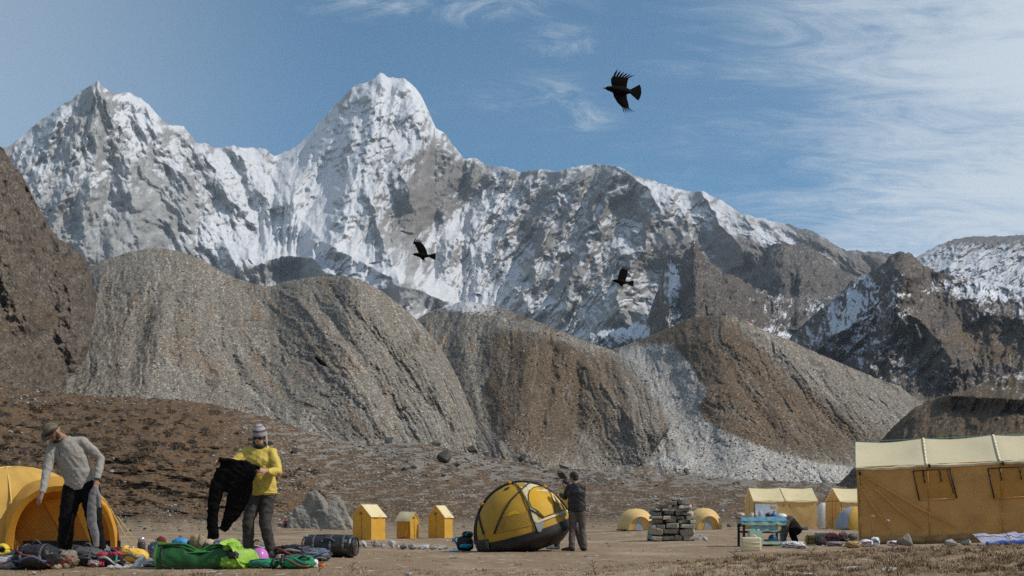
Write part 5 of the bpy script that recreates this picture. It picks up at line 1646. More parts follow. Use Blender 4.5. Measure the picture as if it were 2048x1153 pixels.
    # pole sleeves
    for pts, r_p in (([(943, 1090), (944, 1060), (949, 1030), (956, 1012), (966, 998), (982, 983), (1000, 971), (1020, 963), (1042, 958), (1064, 957), (1085, 961), (1100, 970), (1114, 984), (1126, 999), (1135, 1014), (1138, 1022)], .034),
                     ([(955, 1010), (956, 1028), (961, 1050), (967, 1069)], .022),
                     ([(1036, 986), (1022, 1000), (1008, 1022), (997, 1045), (988, 1068)], .020),
                     ([(1036, 986), (1044, 978), (1058, 966), (1076, 960), (1092, 962)], .018),
                     ([(1022, 962), (1036, 972), (1046, 990), (1056, 1012), (1062, 1032), (1069, 1047), (1074, 1066)], .014),
                     ([(1058, 1018), (1072, 1026), (1088, 1036)], .016)):
        fine = []
        for (x0, y0), (x1, y1) in zip(pts[:-1], pts[1:]):
            fine += [(x0 + (x1 - x0) * k / 4, y0 + (y1 - y0) * k / 4) for k in range(4)]
        fine.append(pts[-1])
        pm = MB(); pm.tube([hit(x, y, 1.02) for x, y in fine], r_p, 7); put(pm, 'pole_sleeve', BLKP)
    for t1, t2, mid_ in ((20, 160, (0, .7, 1)), (40, 200, (0, .5, 1.2))):
        pm = MB(); pm.tube(arc(a, b, h, t1, t2, mid_, 28, 1.016), .02, 7); put(pm, 'pole_sleeve', BLKP)
    for x, y in ((960, 1005), (1019, 965), (1093, 964)):
        cl = MB(); c = hit(x, y, 1.03); cl.ball(c, (.055, .05, .04), 8, 6); put(cl, 'clip', ORG)
    vp = patch([(1008, 978, 1020, 973), (1010, 981, 1018, 977)], 1.012, 3); put(vp, 'vent', BLK)
    for (x0, y0, x1, y1) in ((967, 1070, 976, 1098), (975, 1082, 977, 1099)):
        w = MB(); q, q2 = hit(x0, y0, 1.03), hit(x1, y1, 1.05); w.tube([q, (q + q2) / 2 + Vector((0, -.02, 0)), q2], .010, 5); put(w, 'corner_strap', mat('strap_olive', (.20, .17, .08), .7))
tilted_dome()

def small_dome(px, Y0, w, h, rz, label, stripe, body, arch=True, m_side=None):
    s = Y0 / FPX
    root = empty('dome_tent', G(px, Y0), rz, label, 'tent')
    a = w * s / 2; hh = h * s
    b = a * .9
    mb = MB(); mb.grid(dome_grid(a, b, hh, 0, 360, 0, 90, 48, 12, 6, .05)); mb.build('canopy', body, root)
    if arch:
        # hooded porch facing the camera
        n = 18
        def ar(y, hw, zz): return [Vector((-hw * math.cos(math.pi * i / n), y, zz * math.sin(math.pi * i / n) ** .8)) for i in range(n + 1)]
        pm = MB(); pm.grid([ar(-b * 1.12, a * .52, hh * .62), ar(-b * .8, a * .66, hh * .78), ar(-b * .3, a * .8, hh * .95)]); pm.build('porch', body, root)
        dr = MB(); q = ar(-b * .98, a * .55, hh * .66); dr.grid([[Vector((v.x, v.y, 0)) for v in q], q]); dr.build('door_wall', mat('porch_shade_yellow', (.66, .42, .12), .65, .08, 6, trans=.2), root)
        tri = MB(); panel(tri, (-a * .30, -b * 1.0, 0), (a * .16, -b * 1.0, 0), (a * .0, -b * 1.0, hh * .60), (-a * .08, -b * 1.0, hh * .60), 4, 6, .01); tri.build('door_panel', stripe, root)
        bs = MB(); bs.tube([(-a * 1.05, -.2, .02), (-a * .7, -b * .8, .02)], .03, 6); bs.build('skirt', BLK, root)
    for t1, t2, mid in ((-130, 50, (0, 0, 1)), (-50, 130, (0, 0, 1))):
        pm = MB(); pm.tube(arc(a, b, hh, t1, t2, mid, 20, .992), .014, 5); pm.build('pole_sleeve', PYL, root)
    return root
BODY = mat('small_dome_yellow', (.80, .57, .24), .6, .08, 4, .004, 25, trans=.28)
small_dome(1272, 64, 78, 43, R(8), 'far yellow dome tent left of the cairn', GRY, BODY)
small_dome(1408, 64, 74, 43, R(8), 'far yellow dome tent right of the cairn', GRY, BODY)
r_ = small_dome(1712, 55, 92, 47, R(0), 'yellow dome tent with a grey arched band before the far house tents', GRY, mat('dome_amber', (.68, .42, .08), .6, .1, 6, .004, 25, trans=.25, dirt=(.4, .26, .1, .4)), False)
s_ = 55 / FPX
bm_ = MB(); bm_.grid(dome_grid(46 * s_, 41 * s_, 47 * s_, 192, 236, 3, 82, 8, 14, 6, .05, 1.015)); bm_.build('arch_band', GRY, r_)
sk = MB(); panel(sk, (-.95, -.75, .0), (.3, -1.0, 0), (.3, -.98, .10), (-.85, -.72, .06), 8, 2, .01); sk.build('skirt', BLK, r_)
small_dome(1648, 68, 44, 50, 0, 'white dome tent glimpsed between the two far house tents', GRY, WHT, False)
# ================================================================== people
SKIN = mat('skin', (0.42, 0.24, 0.16), .55, .1, 20)
SKIN2 = mat('skin_tanned', (0.30, 0.16, 0.10), .55, .1, 20)
HAIR = mat('dark_hair', (0.02, 0.015, 0.012), .6, .3, 60)

def remesh(o, vox, smooth=5, fac=.5):
    return bake(o, [('REMESH', dict(mode='VOXEL', voxel_size=vox, use_smooth_shade=True)), ('SMOOTH', dict(factor=fac, iterations=smooth))])

def hand(mb, wrist, direc, palm_n, side=1, curl=.5, s=1.0):
    """palm, four unequal bent fingers and a thumb leaving its side"""
    d = Vector(direc).normalized(); n = Vector(palm_n); n = (n - d * n.dot(d)).normalized()
    w = d.cross(n).normalized() * side
    wrist = Vector(wrist)
    mb.tube([wrist - d * .02, wrist + d * .03, wrist + d * .075, wrist + d * .095], [(.024 * s, .018 * s), (.034 * s, .018 * s), (.040 * s, .016 * s), (.036 * s, .013 * s)], 10, right=w)
    for k, (o, L) in enumerate(((-.030, .066), (-.010, .076), (.010, .072), (.029, .056))):
        p = wrist + d * .088 + w * o * s
        pts = [p]
        dd = d.copy()
        for q in range(3):
            an = curl * (.45 + .35 * q)
            dd2 = (d * math.cos(an * 1.2) + n * math.sin(an * 1.2)).normalized()
            pts.append(pts[-1] + dd2 * L * s * (.45, .32, .25)[q])
        mb.tube(pts, [.0095 * s, .009 * s, .0085 * s, .007 * s], 7)
    p = wrist + d * .03 - w * .028 * s
    t1 = (d * .55 - w * .75 + n * .3).normalized(); t2 = (d * .8 - w * .25 + n * .5).normalized()
    mb.tube([p, p + t1 * .035 * s, p + t1 * .035 * s + t2 * .04 * s], [.013 * s, .011 * s, .008 * s], 7)

def head(mb, c, fwd, up, s=1.0):
    """skull, jaw, nose, brow, ears; c = centre of the head"""
    f = Vector(fwd).normalized(); u = Vector(up); u = (u - f * u.dot(f)).normalized(); r = f.cross(u)
    c = Vector(c)
    M = Matrix((r, f, u)).transposed().to_euler()
    mb.ball(c + u * .025 * s - f * .012 * s, (.075 * s, .096 * s, .090 * s), 16, 12, M)
    mb.ball(c - u * .050 * s + f * .020 * s, (.058 * s, .068 * s, .070 * s), 14, 10, M)
    mb.ball(c - u * .092 * s + f * .048 * s, (.030 * s, .028 * s, .024 * s), 10, 8, M)       # chin
    mb.tube([c + u * .018 * s + f * .080 * s, c - u * .018 * s + f * .104 * s, c - u * .028 * s + f * .088 * s], [.010 * s, .015 * s, .014 * s], 8)
    mb.ball(c + u * .030 * s + f * .074 * s, (.052 * s, .016 * s, .012 * s), 10, 6, M)       # brow
    mb.ball(c - u * .056 * s + f * .078 * s, (.024 * s, .012 * s, .007 * s), 10, 6, M)       # mouth
    for sx in (-1, 1):
        mb.ball(c + r * sx * .078 * s - u * .005 * s - f * .01 * s, (.010 * s, .020 * s, .033 * s), 8, 8, M)
    return r, f, u, M

def limb(mb, pts, rad, seg=12): 
    mb.tube(pts, rad, seg)

def figure(root, J, skin, top_m, leg_m, shoe_m, vox=.011, face=(0, -1, 0), head_up=(0, 0, 1), torso_w=(.165, .105), top_len=1.0, bulk=1.0, seed=0,
           top_name='jacket', leg_name='trousers', hands=True, curl=(.6, .6), palm=((0, 1, 0), (0, 1, 0)), leg_bulk=1.0, hdir=(None, None)):
    """J: joints in metres (see callers). One continuous body, with its clothes over it."""
    V = {k: Vector(v) for k, v in J.items()}
    for k in ('sl', 'sr'): V[k] = V[k] - Vector((0, 0, .012))
    sr = (V['sr'] - V['sl']).normalized()          # shoulder line, image right
    b = MB()
    # trunk
    waist = V['pelvis'].lerp(V['chest'], .5)
    w, d = torso_w
    b.tube([V['pelvis'] - Vector((0, 0, .06)), V['pelvis'], waist, V['chest'], V['neck'] - (V['neck'] - V['chest']).normalized() * .05], [(w * .8, d * .8), (w * .9, d * .9), (w * .78, d * .85), (w * .95, d), (.06, .055)], 14, right=sr)
    b.tube([V['chest'].lerp(V['neck'], .5), V['neck'], V['head'] - (V['head'] - V['neck']) * .25], [.07, .056, .056], 12)
    r, f, u, M = head(b, V['head'], face, head_up)
    for k in ('l', 'r'):
        b.tube([V['chest'].lerp(V['s' + k], .6), V['s' + k], V['s' + k].lerp(V['e' + k], .5), V['e' + k], V['e' + k].lerp(V['w' + k], .35), V['w' + k]], [.05, .050, .046, .039, .041, .027], 12)
        b.tube([V['pelvis'].lerp(V['h' + k], .7) + Vector((0, 0, .02)), V['h' + k], V['h' + k].lerp(V['k' + k], .5), V['k' + k], V['k' + k].lerp(V['a' + k], .35), V['a' + k]], [.09, .092, .076, .056, .056, .038], 12)
        tv = V['t' + k]
        b.tube([V['a' + k] - (tv - V['a' + k]) * .25, V['a' + k].lerp(tv, .5) - Vector((0, 0, .03)), tv], [.04, .042, .03], 8)
        if hands:
            i = 0 if k == 'l' else 1
            dr = hdir[i] or (V['w' + k] - V['e' + k])
            hand(b, V['w' + k], dr, palm[i], 1 if k == 'l' else -1, curl[i])
    body = b.build('body', skin, root)
    remesh(body, vox * .75, 2, .4)
    # jacket
    g = bulk
    t = MB()
    hem = V['pelvis'] + Vector((0, 0, .06 - .12 * top_len))
    t.tube([hem, V['pelvis'].lerp(waist, .3), waist, V['chest'], V['chest'].lerp(V['neck'], .55), V['neck']], [(w * 1.05 * g, d * 1.16 * g), (w * 1.06 * g, d * 1.2 * g), (w * 1.04 * g, d * 1.18 * g), (w * 1.12 * g, d * 1.2 * g), (w * .86, d * .95), (.072, .07)], 18, right=sr)
    for k in ('l', 'r'):
        t.tube([V['chest'].lerp(V['neck'], .62).lerp(V['s' + k], .3), V['s' + k].lerp(V['neck'], .12), V['s' + k].lerp(V['e' + k], .5), V['e' + k], V['e' + k].lerp(V['w' + k], .5), V['e' + k].lerp(V['w' + k], .98)], [.078 * g, .070 * g, .064 * g, .058 * g, .053 * g, .040 * g], 14)
    jk = t.build(top_name, top_m, root)
    remesh(jk, vox, 5); wrinkle(jk, .012, 7, seed)
    # trousers
    q = MB()
    q.tube([V['pelvis'] + (waist - V['pelvis']) * .35, V['pelvis'], V['hl'].lerp(V['hr'], .5) - Vector((0, 0, .05))], [(w * .98, d * 1.05), (w * 1.04, d * 1.12), (w * .7, d * .8)], 14, right=sr)
    lb = leg_bulk
    for k in ('l', 'r'):
        q.tube([V['pelvis'].lerp(V['h' + k], .6) + Vector((0, 0, .02)), V['h' + k], V['h' + k].lerp(V['k' + k], .5), V['k' + k], V['k' + k].lerp(V['a' + k], .5), V['k' + k].lerp(V['a' + k], 1.02)], [.105 * lb, .108 * lb, .092 * lb, .077 * lb, .074 * lb, .066 * lb], 14)
    tr = q.build(leg_name, leg_m, root)
    remesh(tr, vox, 5); wrinkle(tr, .011, 7, seed + 3)
    for k in ('l', 'r'):
        s_ = MB(); A, T = V['a' + k], V['t' + k]
        dv = (T - A); dv.z = 0; L = dv.length; dv.normalize()
        s_.tube([A + Vector((0, 0, .06)), A + Vector((0, 0, .0)), Vector((A.x, A.y, .05)) - dv * .02], [.052, .055, .055], 10)
        s_.tube([Vector((A.x, A.y, .045)) - dv * .07, Vector((A.x, A.y, .05)), Vector((A.x, A.y, .05)) + dv * L * .6, Vector((A.x, A.y, .035)) + dv * (L + .04)], [(.04, .042), (.047, .05), (.05, .042), (.03, .024)], 10, right=dv.cross(Vector((0, 0, 1))))
        so = s_.build('boot', shoe_m, root)
        remesh(so, .009, 2)
    return r, f, u, M, V['head']

def sub_head(mb_list): pass

# ---- person in grey at the left tent
def person_grey():
    Y0 = 16.3
    g = G(166, Y0)
    root = empty('person', g, label='person in grey shirt and dark trousers bending over by the dome tent', cat='person')
    grey = mat('grey_wool_shirt', (.30, .285, .255), .9, .12, 30, .003, 60)
    tro = mat('black_trousers', (.008, .0075, .008), .9, .3, 12, .003, 40, spec=.1)
    J = dict(pelvis=(-.03, .02, .92), chest=(-.13, -.10, 1.33), neck=(-.185, -.17, 1.50), head=(-.265, -.285, 1.56),
             sl=(-.335, -.16, 1.425), sr=(.055, -.10, 1.475), el=(-.365, -.24, 1.10), wl=(-.375, -.38, .80), er=(.235, -.02, 1.245), wr=(.225, -.14, .975),
             hl=(-.13, .02, .86), hr=(.075, .03, .86), kl=(-.20, -.04, .46), kr=(.15, -.02, .46), al=(-.25, .05, .09), ar=(.195, .06, .09), tl=(-.31, -.13, .05), tr=(.25, -.12, .05))
    r, f, u, M, hc = figure(root, J, SKIN2, grey, tro, mat('dark_boot', (.03, .025, .022), .7), face=(-.42, -.50, -.78), head_up=(-.45, -.55, .62), torso_w=(.185, .12), seed=1, top_name='shirt', bulk=.98, curl=(.4, .9), palm=((.3, .9, 0), (-.6, .6, 0)), hdir=((-.25, -.3, -.9), (-.05, -.15, -1)), top_len=.95, leg_bulk=1.28)
    root.scale = (1.06, 1.06, 1.06)
    # sun hat with a brim, beard, headband
    hat = MB()
    hc2 = hc + u * .045
    ring = []
    hm = []
    for ph in (0, 18, 36, 54, 72, 88):
        hm.append([hc2 + (r * math.cos(a) * .092 + f * math.sin(a) * .110) * math.cos(R(ph)) + u * (.105 * math.sin(R(ph))) for a in [2 * math.pi * k / 20 for k in range(20)]])
    hat.grid(hm, closed=True)
    crown = hat.build('hat', mat('camo_hat', (.13, .105, .07), .9, .5, 26, .002, 60), root)
    br = MB()
    rows = [[hc2 + (r * math.cos(a) * .092 * k + f * math.sin(a) * .11 * k) - u * (.012 + (k - 1) * .05 * (1 - .9 * abs(math.cos(a)))) + u * (k - 1) * .06 * abs(math.cos(a)) for a in [2 * math.pi * i / 24 for i in range(24)]] for k in (1.0, 1.25, 1.55)]
    br.grid(rows, closed=True); br.grid([[v + u * .006 for v in rr] for rr in rows], closed=True); br.build('brim', mat('camo_hat', (.13, .105, .07), .9), crown)
    bd = MB(); bd.ball(hc - u * .075 + f * .045, (.052, .05, .045), 12, 8, M); bd.ball(hc - u * .05 + f * .015, (.069, .06, .05), 12, 8, M); bd.build('beard', HAIR, root)
    gg = MB(); gg.tube([hc2 + r * math.cos(a) * .096 + f * math.sin(a) * .115 + u * .022 for a in [math.pi * k / 10 for k in range(11)]], [(.006, .02)] * 11, 8); gg.build('goggle_band', BLK, crown)
    gl = MB(); gl.tube([hc2 + r * math.cos(a) * .10 + f * math.sin(a) * .119 - u * .002 for a in [math.pi * (.2 + .6 * k / 8) for k in range(9)]], .006, 6); gl.build('white_trim', WHT, crown)
    wb = MB(); wb.tube([(.225, -.13, 1.0), (.226, -.14, .975)], .036, 10); wb.build('wristwatch', BLK, root)
    zp = MB(); zp.tube([(-.215, -.265, 1.42), (-.20, -.255, 1.26)], .004, 5); zp.build('collar_zip', BLK, root)
    kn = MB(); kn.box((.03, .02, .02), (.02, .02, .02))
    # pale trousers side panel: the grey jacket hanging from his hand
    jk = MB()
    jk.tube([(.235, -.20, .90), (.20, -.20, .80), (.18, -.19, .62), (.17, -.17, .45), (.21, -.16, .28), (.23, -.16, .12)], [(.03, .03), (.055, .035), (.062, .035), (.065, .035), (.055, .03), (.035, .02)], 12, right=(1, 0, 0))
    jk.tube([(.24, -.20, .88), (.27, -.19, .76), (.275, -.18, .62)], [.02, .03, .02], 8, mi=0)
    o = jk.build('jacket', mat('pale_grey_jacket', (.20, .19, .19), .75, .2, 14, .004, 30), loc=g)
    remesh(o, .01, 2); wrinkle(o, .006, 8, 5)
    o.scale = (1.06, 1.06, 1.06)
    tag(o, 'pale grey garment hanging from the hand of the person in grey', 'jacket')
person_grey()

# ---- person in yellow
def person_yellow():
    Y0 = 16.0
    g = G(519, Y0); g.z = CAMZ - (1100 - HOR) / FPX * Y0 + .0
    g.z = gz(g.x, g.y)
    root = empty('person', g, label='person in yellow jacket, knitted hat and sunglasses holding up black trousers', cat='person')
    yel = mat('yellow_jacket', (.54, .40, .075), .6, .08, 14, .004, 40)
    tro = mat('charcoal_trousers', (.045, .040, .036), .8, .3, 12, .004, 40)
    J = dict(pelvis=(.03, .02, .90), chest=(.0, -.01, 1.25), neck=(.01, -.02, 1.42), head=(.015, -.055, 1.545),
             sl=(-.185, -.0, 1.365), sr=(.185, -.02, 1.345), el=(-.33, -.20, 1.14), wl=(-.385, -.42, 1.20), er=(.265, -.16, 1.09), wr=(.165, -.36, 1.10),
             hl=(-.06, .02, .83), hr=(.11, .02, .83), kl=(-.135, -.05, .45), kr=(.075, -.04, .45), al=(-.15, .05, .09), ar=(.145, .03, .09), tl=(-.19, -.14, .05), tr=(.21, -.13, .05))
    r, f, u, M, hc = figure(root, J, SKIN, yel, tro, mat('grey_brown_boot', (.13, .10, .09), .8, .4, 20), face=(-.12, -.93, -.28), head_up=(0, -.1, 1), torso_w=(.165, .115), seed=2, bulk=1.08, curl=(1.1, 1.1), palm=((.4, .3, -.3), (-.6, .2, -.2)), hdir=((-.35, -.5, .1), (-.75, -.45, .12)), top_len=1.25)
    root.scale = (1.04, 1.04, 1.04)
    # knitted earflap hat: banded crown, flaps, tassel cords
    bands = [(.30, .28, .28), (.10, .07, .10), (.36, .33, .33), (.20, .13, .17), (.34, .31, .32)]
    hc2 = hc + u * .028
    def ringh(ph, k=1.0): return [hc2 + (r * math.cos(a) * .093 * k + f * (math.sin(a) * .107 * k - .008)) * math.cos(R(ph)) + u * (.142 * math.sin(R(ph))) for a in [2 * math.pi * i / 22 for i in range(22)]]
    cuts = [0, 20, 32, 52, 62, 89]
    ht = None
    for k in range(5):
        mb = MB(); mb.grid([ringh(cuts[k] + (cuts[k + 1] - cuts[k]) * t / 3) for t in range(4)], closed=True)
        o = mb.build('hat' if ht is None else 'knit_band', mat('knit_%d' % k, bands[k], .95, .15, 60, .003, 120), root if ht is None else ht)
        ht = ht or o
    for sx in (-1, 1):
        fl = MB(); c = hc + r * sx * .086
        fl.ball(c - u * .03 - f * .005, (.010, .04, .07), 10, 10, M); fl.build('ear_flap', mat('knit_0', bands[0]), ht)
        cd = MB(); q = c - u * .10 + f * .02; cd.tube([q, q + f * .03 - u * .07, q + f * .05 - u * .16, q + f * .055 - u * .22], .007, 6); cd.build('tassel_cord', mat('red_cord', (.32, .05, .06), .8) if sx > 0 else mat('dark_cord', (.05, .04, .05), .8), ht)
    sg = MB()
    for sx in (-1, 1): sg.ball(hc + r * sx * .034 + u * .010 + f * .090, (.034, .016, .023), 12, 8, M)
    sg.tube([hc - r * .082 + u * .014 + f * .02, hc - r * .066 + u * .014 + f * .08, hc + u * .014 + f * .103, hc + r * .066 + u * .014 + f * .08, hc + r * .082 + u * .014 + f * .02], .007, 6)
    sg.build('sunglasses', mat('dark_lens', (.008, .007, .007), .15, .1, 5, spec=.6), root)
    bd = MB(); bd.ball(hc - u * .088 + f * .040, (.045, .042, .032), 12, 8, M); bd.build('beard', mat('brown_beard', (.09, .05, .03), .9), root)
    sc = MB(); sc.tube([J['neck'], Vector(J['neck']) + Vector((0, -.03, .05))], [.085, .075], 12); sc.build('neck_gaiter', BLK, root)
    zp = MB(); zp.tube([(.0, -.155, 1.36), (.0, -.165, 1.2), (.01, -.165, 1.0), (.02, -.16, .86)], .005, 5); zp.build('zip', mat('dark_yellow_zip', (.25, .19, .02), .6), root)
    hd = MB(); n0 = Vector(J['neck']); hd.tube([n0 + Vector((.095 * math.cos(t * math.pi / 10), .01 + .085 * math.sin(t * math.pi / 10), -.01 + .012 * math.sin(t))) for t in range(-2, 13)], [(.02, .03)] * 15, 8); hd.tube([n0 + Vector((-.07, .10, -.01)), n0 + Vector((0, .13, -.03)), n0 + Vector((.07, .10, -.01))], [.04, .06, .04], 10); hd.build('hood', yel, root)
    for x0, x1, z in ((-.13, -.06, 1.20), (.07, .14, 1.20)):
        pk = MB(); pk.tube([(x0, -.150, z), ((x0 + x1) / 2, -.158, z - .01), (x1, -.148, z)], .006, 5); pk.build('pocket_seam', mat('dark_yellow_zip', (.25, .19, .02), .6), root)
    hm = MB(); hm.tube([(.03 + .185 * math.cos(t * math.pi / 12), .02 + .142 * math.sin(t * math.pi / 12), .835) for t in range(25)], .012, 6); hm.build('hem', yel, root)
    # the black trousers he holds up
    q = MB()
    q.tube([(-.40, -.50, 1.235), (-.25, -.49, 1.225), (-.08, -.47, 1.20), (.10, -.45, 1.13)], [(.035, .03)] * 4, 10)
    q.tube([(-.16, -.47, 1.21), (-.18, -.47, 1.08), (-.22, -.46, .95), (-.24, -.45, .82)], [(.225, .035), (.235, .05), (.205, .055), (.17, .05)], 16, right=(1, 0, -.1))
    q.tube([(-.36, -.48, 1.12), (-.42, -.47, .92), (-.475, -.46, .68), (-.49, -.45, .45), (-.485, -.44, .25)], [(.08, .04), (.095, .05), (.08, .05), (.072, .045), (.070, .04)], 14, right=(1, 0, 0))
    q.tube([(-.12, -.46, 1.05), (-.14, -.45, .85), (-.20, -.44, .68), (-.28, -.43, .52), (-.37, -.42, .36)], [(.14, .05), (.15, .05), (.13, .05), (.09, .045), (.045, .03)], 14, right=(1, 0, 0))
    o = q.build('trousers', mat('black_held_cloth', (.006, .0055, .006), .95, .3, 12, .004, 30, spec=.06), loc=g)
    remesh(o, .012, 4); wrinkle(o, .014, 7, 9)
    o.scale = (1.04, 1.04, 1.04)
    tag(o, 'pair of black trousers held up by the person in yellow', 'trousers')
person_yellow()

# ---- two people at the tilted tent
def person_black():
    Y0 = 26.3
    root = empty('person', G(1154, Y0), label='person in black jacket and brown-grey trousers lifting the tilted dome tent', cat='person')
    J = dict(pelvis=(0.0, .0, .93), chest=(-.02, -.02, 1.30), neck=(-.045, -.01, 1.49), head=(-.075, .015, 1.62),
             sl=(-.19, .03, 1.40), sr=(.16, -.08, 1.40), el=(-.26, .16, 1.18), wl=(-.36, .30, 1.27), er=(.06, .22, 1.15), wr=(-.16, .36, 1.19),
             hl=(-.085, .0, .86), hr=(.095, -.02, .86), kl=(-.10, .03, .46), kr=(.12, .04, .46), al=(-.12, -.02, .09), ar=(.165, -.02, .09), tl=(-.30, .02, .05), tr=(.13, .18, .05))
    r, f, u, M, hc = figure(root, J, SKIN2, mat('black_jacket', (.020, .019, .021), .55, .3, 12, .004, 30), mat('brown_grey_trousers', (.105, .085, .070), .85, .25, 14, .004, 30), mat('dark_boot', (.03, .025, .022), .7), .012,
                            face=(-.75, .55, -.15), head_up=(0, 0, 1), torso_w=(.17, .11), seed=4, bulk=1.12, curl=(1, 1), palm=((0, .2, -1), (0, .2, -1)), hdir=((-.5, .6, .3), (-.7, .5, .2)), top_len=1.0)
    h = MB(); h.ball(hc + u * .03 - f * .018, (.088, .108, .098), 14, 10, M); h.ball(hc - u * .03 - f * .05, (.075, .06, .06), 12, 8, M); h.build('hair', HAIR, root)
person_black()
def person_behind():
    Y0 = 27.6
    root = empty('person', G(1134, Y0), label='person in pale yellow top and blue shoes half hidden behind the tilted tent', cat='person')
    J = dict(pelvis=(.02, .0, .88), chest=(.0, -.02, 1.22), neck=(-.01, -.05, 1.38), head=(-.03, -.09, 1.50),
             sl=(-.18, .0, 1.30), sr=(.18, -.02, 1.30), el=(-.20, -.25, 1.15), wl=(-.22, -.45, 1.22), er=(.18, -.26, 1.12), wr=(.10, -.48, 1.16),
             hl=(-.07, .0, .81), hr=(.12, .0, .81), kl=(-.14, -.05, .44), kr=(.24, -.04, .44), al=(-.24, .0, .09), ar=(.34, .02, .09), tl=(-.44, -.06, .05), tr=(.38, -.16, .05))
    r, f, u, M, hc = figure(root, J, SKIN2, mat('pale_yellow_top', (.62, .50, .12), .75, .15, 14, .003, 30), mat('grey_trousers', (.10, .09, .09), .85, .25, 14, .003, 30), mat('blue_grey_shoe', (.10, .17, .22), .7, .3, 20), .013,
                            face=(-.5, -.8, .1), torso_w=(.165, .11), seed=6, curl=(1, 1), palm=((0, -.2, -1), (0, -.2, -1)), hdir=((0, -.8, .3), (0, -.8, .3)))
    h = MB(); h.ball(hc + u * .04 - f * .01, (.090, .108, .088), 14, 10, M); h.ball(hc - u * .02 - f * .05, (.08, .06, .07), 12, 8, M); h.build('hair', HAIR, root)
person_behind()

# ---- crouching person by the table
def person_crouching():
    Y0 = 31.0
    root = empty('person', G(1588, Y0), label='person in dark clothes crouching over the ground behind the blue table', cat='person')
    J = dict(pelvis=(.09, .0, .40), chest=(-.14, -.08, .66), neck=(-.27, -.12, .68), head=(-.36, -.16, .60),
             sl=(-.22, -.24, .60), sr=(-.16, .08, .64), el=(-.28, -.34, .36), wl=(-.34, -.34, .12), er=(-.22, .14, .40), wr=(-.32, .06, .16),
             hl=(.06, -.10, .38), hr=(.08, .12, .38), kl=(-.12, -.22, .46), kr=(-.06, .22, .44), al=(.02, -.18, .09), ar=(.06, .14, .09), tl=(-.16, -.22, .05), tr=(-.12, .18, .05))
    r, f, u, M, hc = figure(root, J, SKIN2, mat('olive_black_jacket', (.055, .050, .038), .7, .3, 12, .004, 30), mat('black_trousers', (.016, .015, .016), .8), mat('dark_boot', (.03, .025, .022), .7), .013,
                            face=(-.6, -.2, -.77), head_up=(-.75, 0, .5), torso_w=(.17, .115), seed=8, curl=(.6, .6), palm=((0, 1, 0), (0, 1, 0)))
    h = MB(); h.ball(hc + u * .035 - f * .01, (.092, .110, .088), 14, 10, M); h.build('hat', mat('dark_hat', (.03, .028, .03), .9), root)
person_crouching()
def person_far():
    Y0 = 172.0
    root = empty('person', G(571, Y0), label='tiny distant person in red jacket below the huge boulder', cat='person')
    J = dict(pelvis=(0.0, .0, .93), chest=(0, -.01, 1.28), neck=(0, -.02, 1.46), head=(0, -.04, 1.60),
             sl=(-.2, .0, 1.40), sr=(.2, 0, 1.40), el=(-.26, .02, 1.12), wl=(-.24, -.1, .88), er=(.26, .02, 1.12), wr=(.24, -.1, .88),
             hl=(-.10, .0, .86), hr=(.10, 0, .86), kl=(-.13, -.03, .46), kr=(.14, -.03, .46), al=(-.14, 0, .09), ar=(.16, 0, .09), tl=(-.16, -.16, .05), tr=(.2, -.16, .05))
    r, f, u, M, hc = figure(root, J, SKIN2, mat('red_jacket', (.42, .05, .06), .7), mat('black_trousers', (.016, .015, .016), .8), mat('dark_boot', (.03, .025, .022), .7), .02, seed=9, bulk=1.15, curl=(.5, .5))
    h = MB(); h.ball(hc + u * .035, (.092, .110, .088), 12, 8, M); h.build('hat', mat('dark_hat', (.03, .028, .03), .9), root)
person_far()
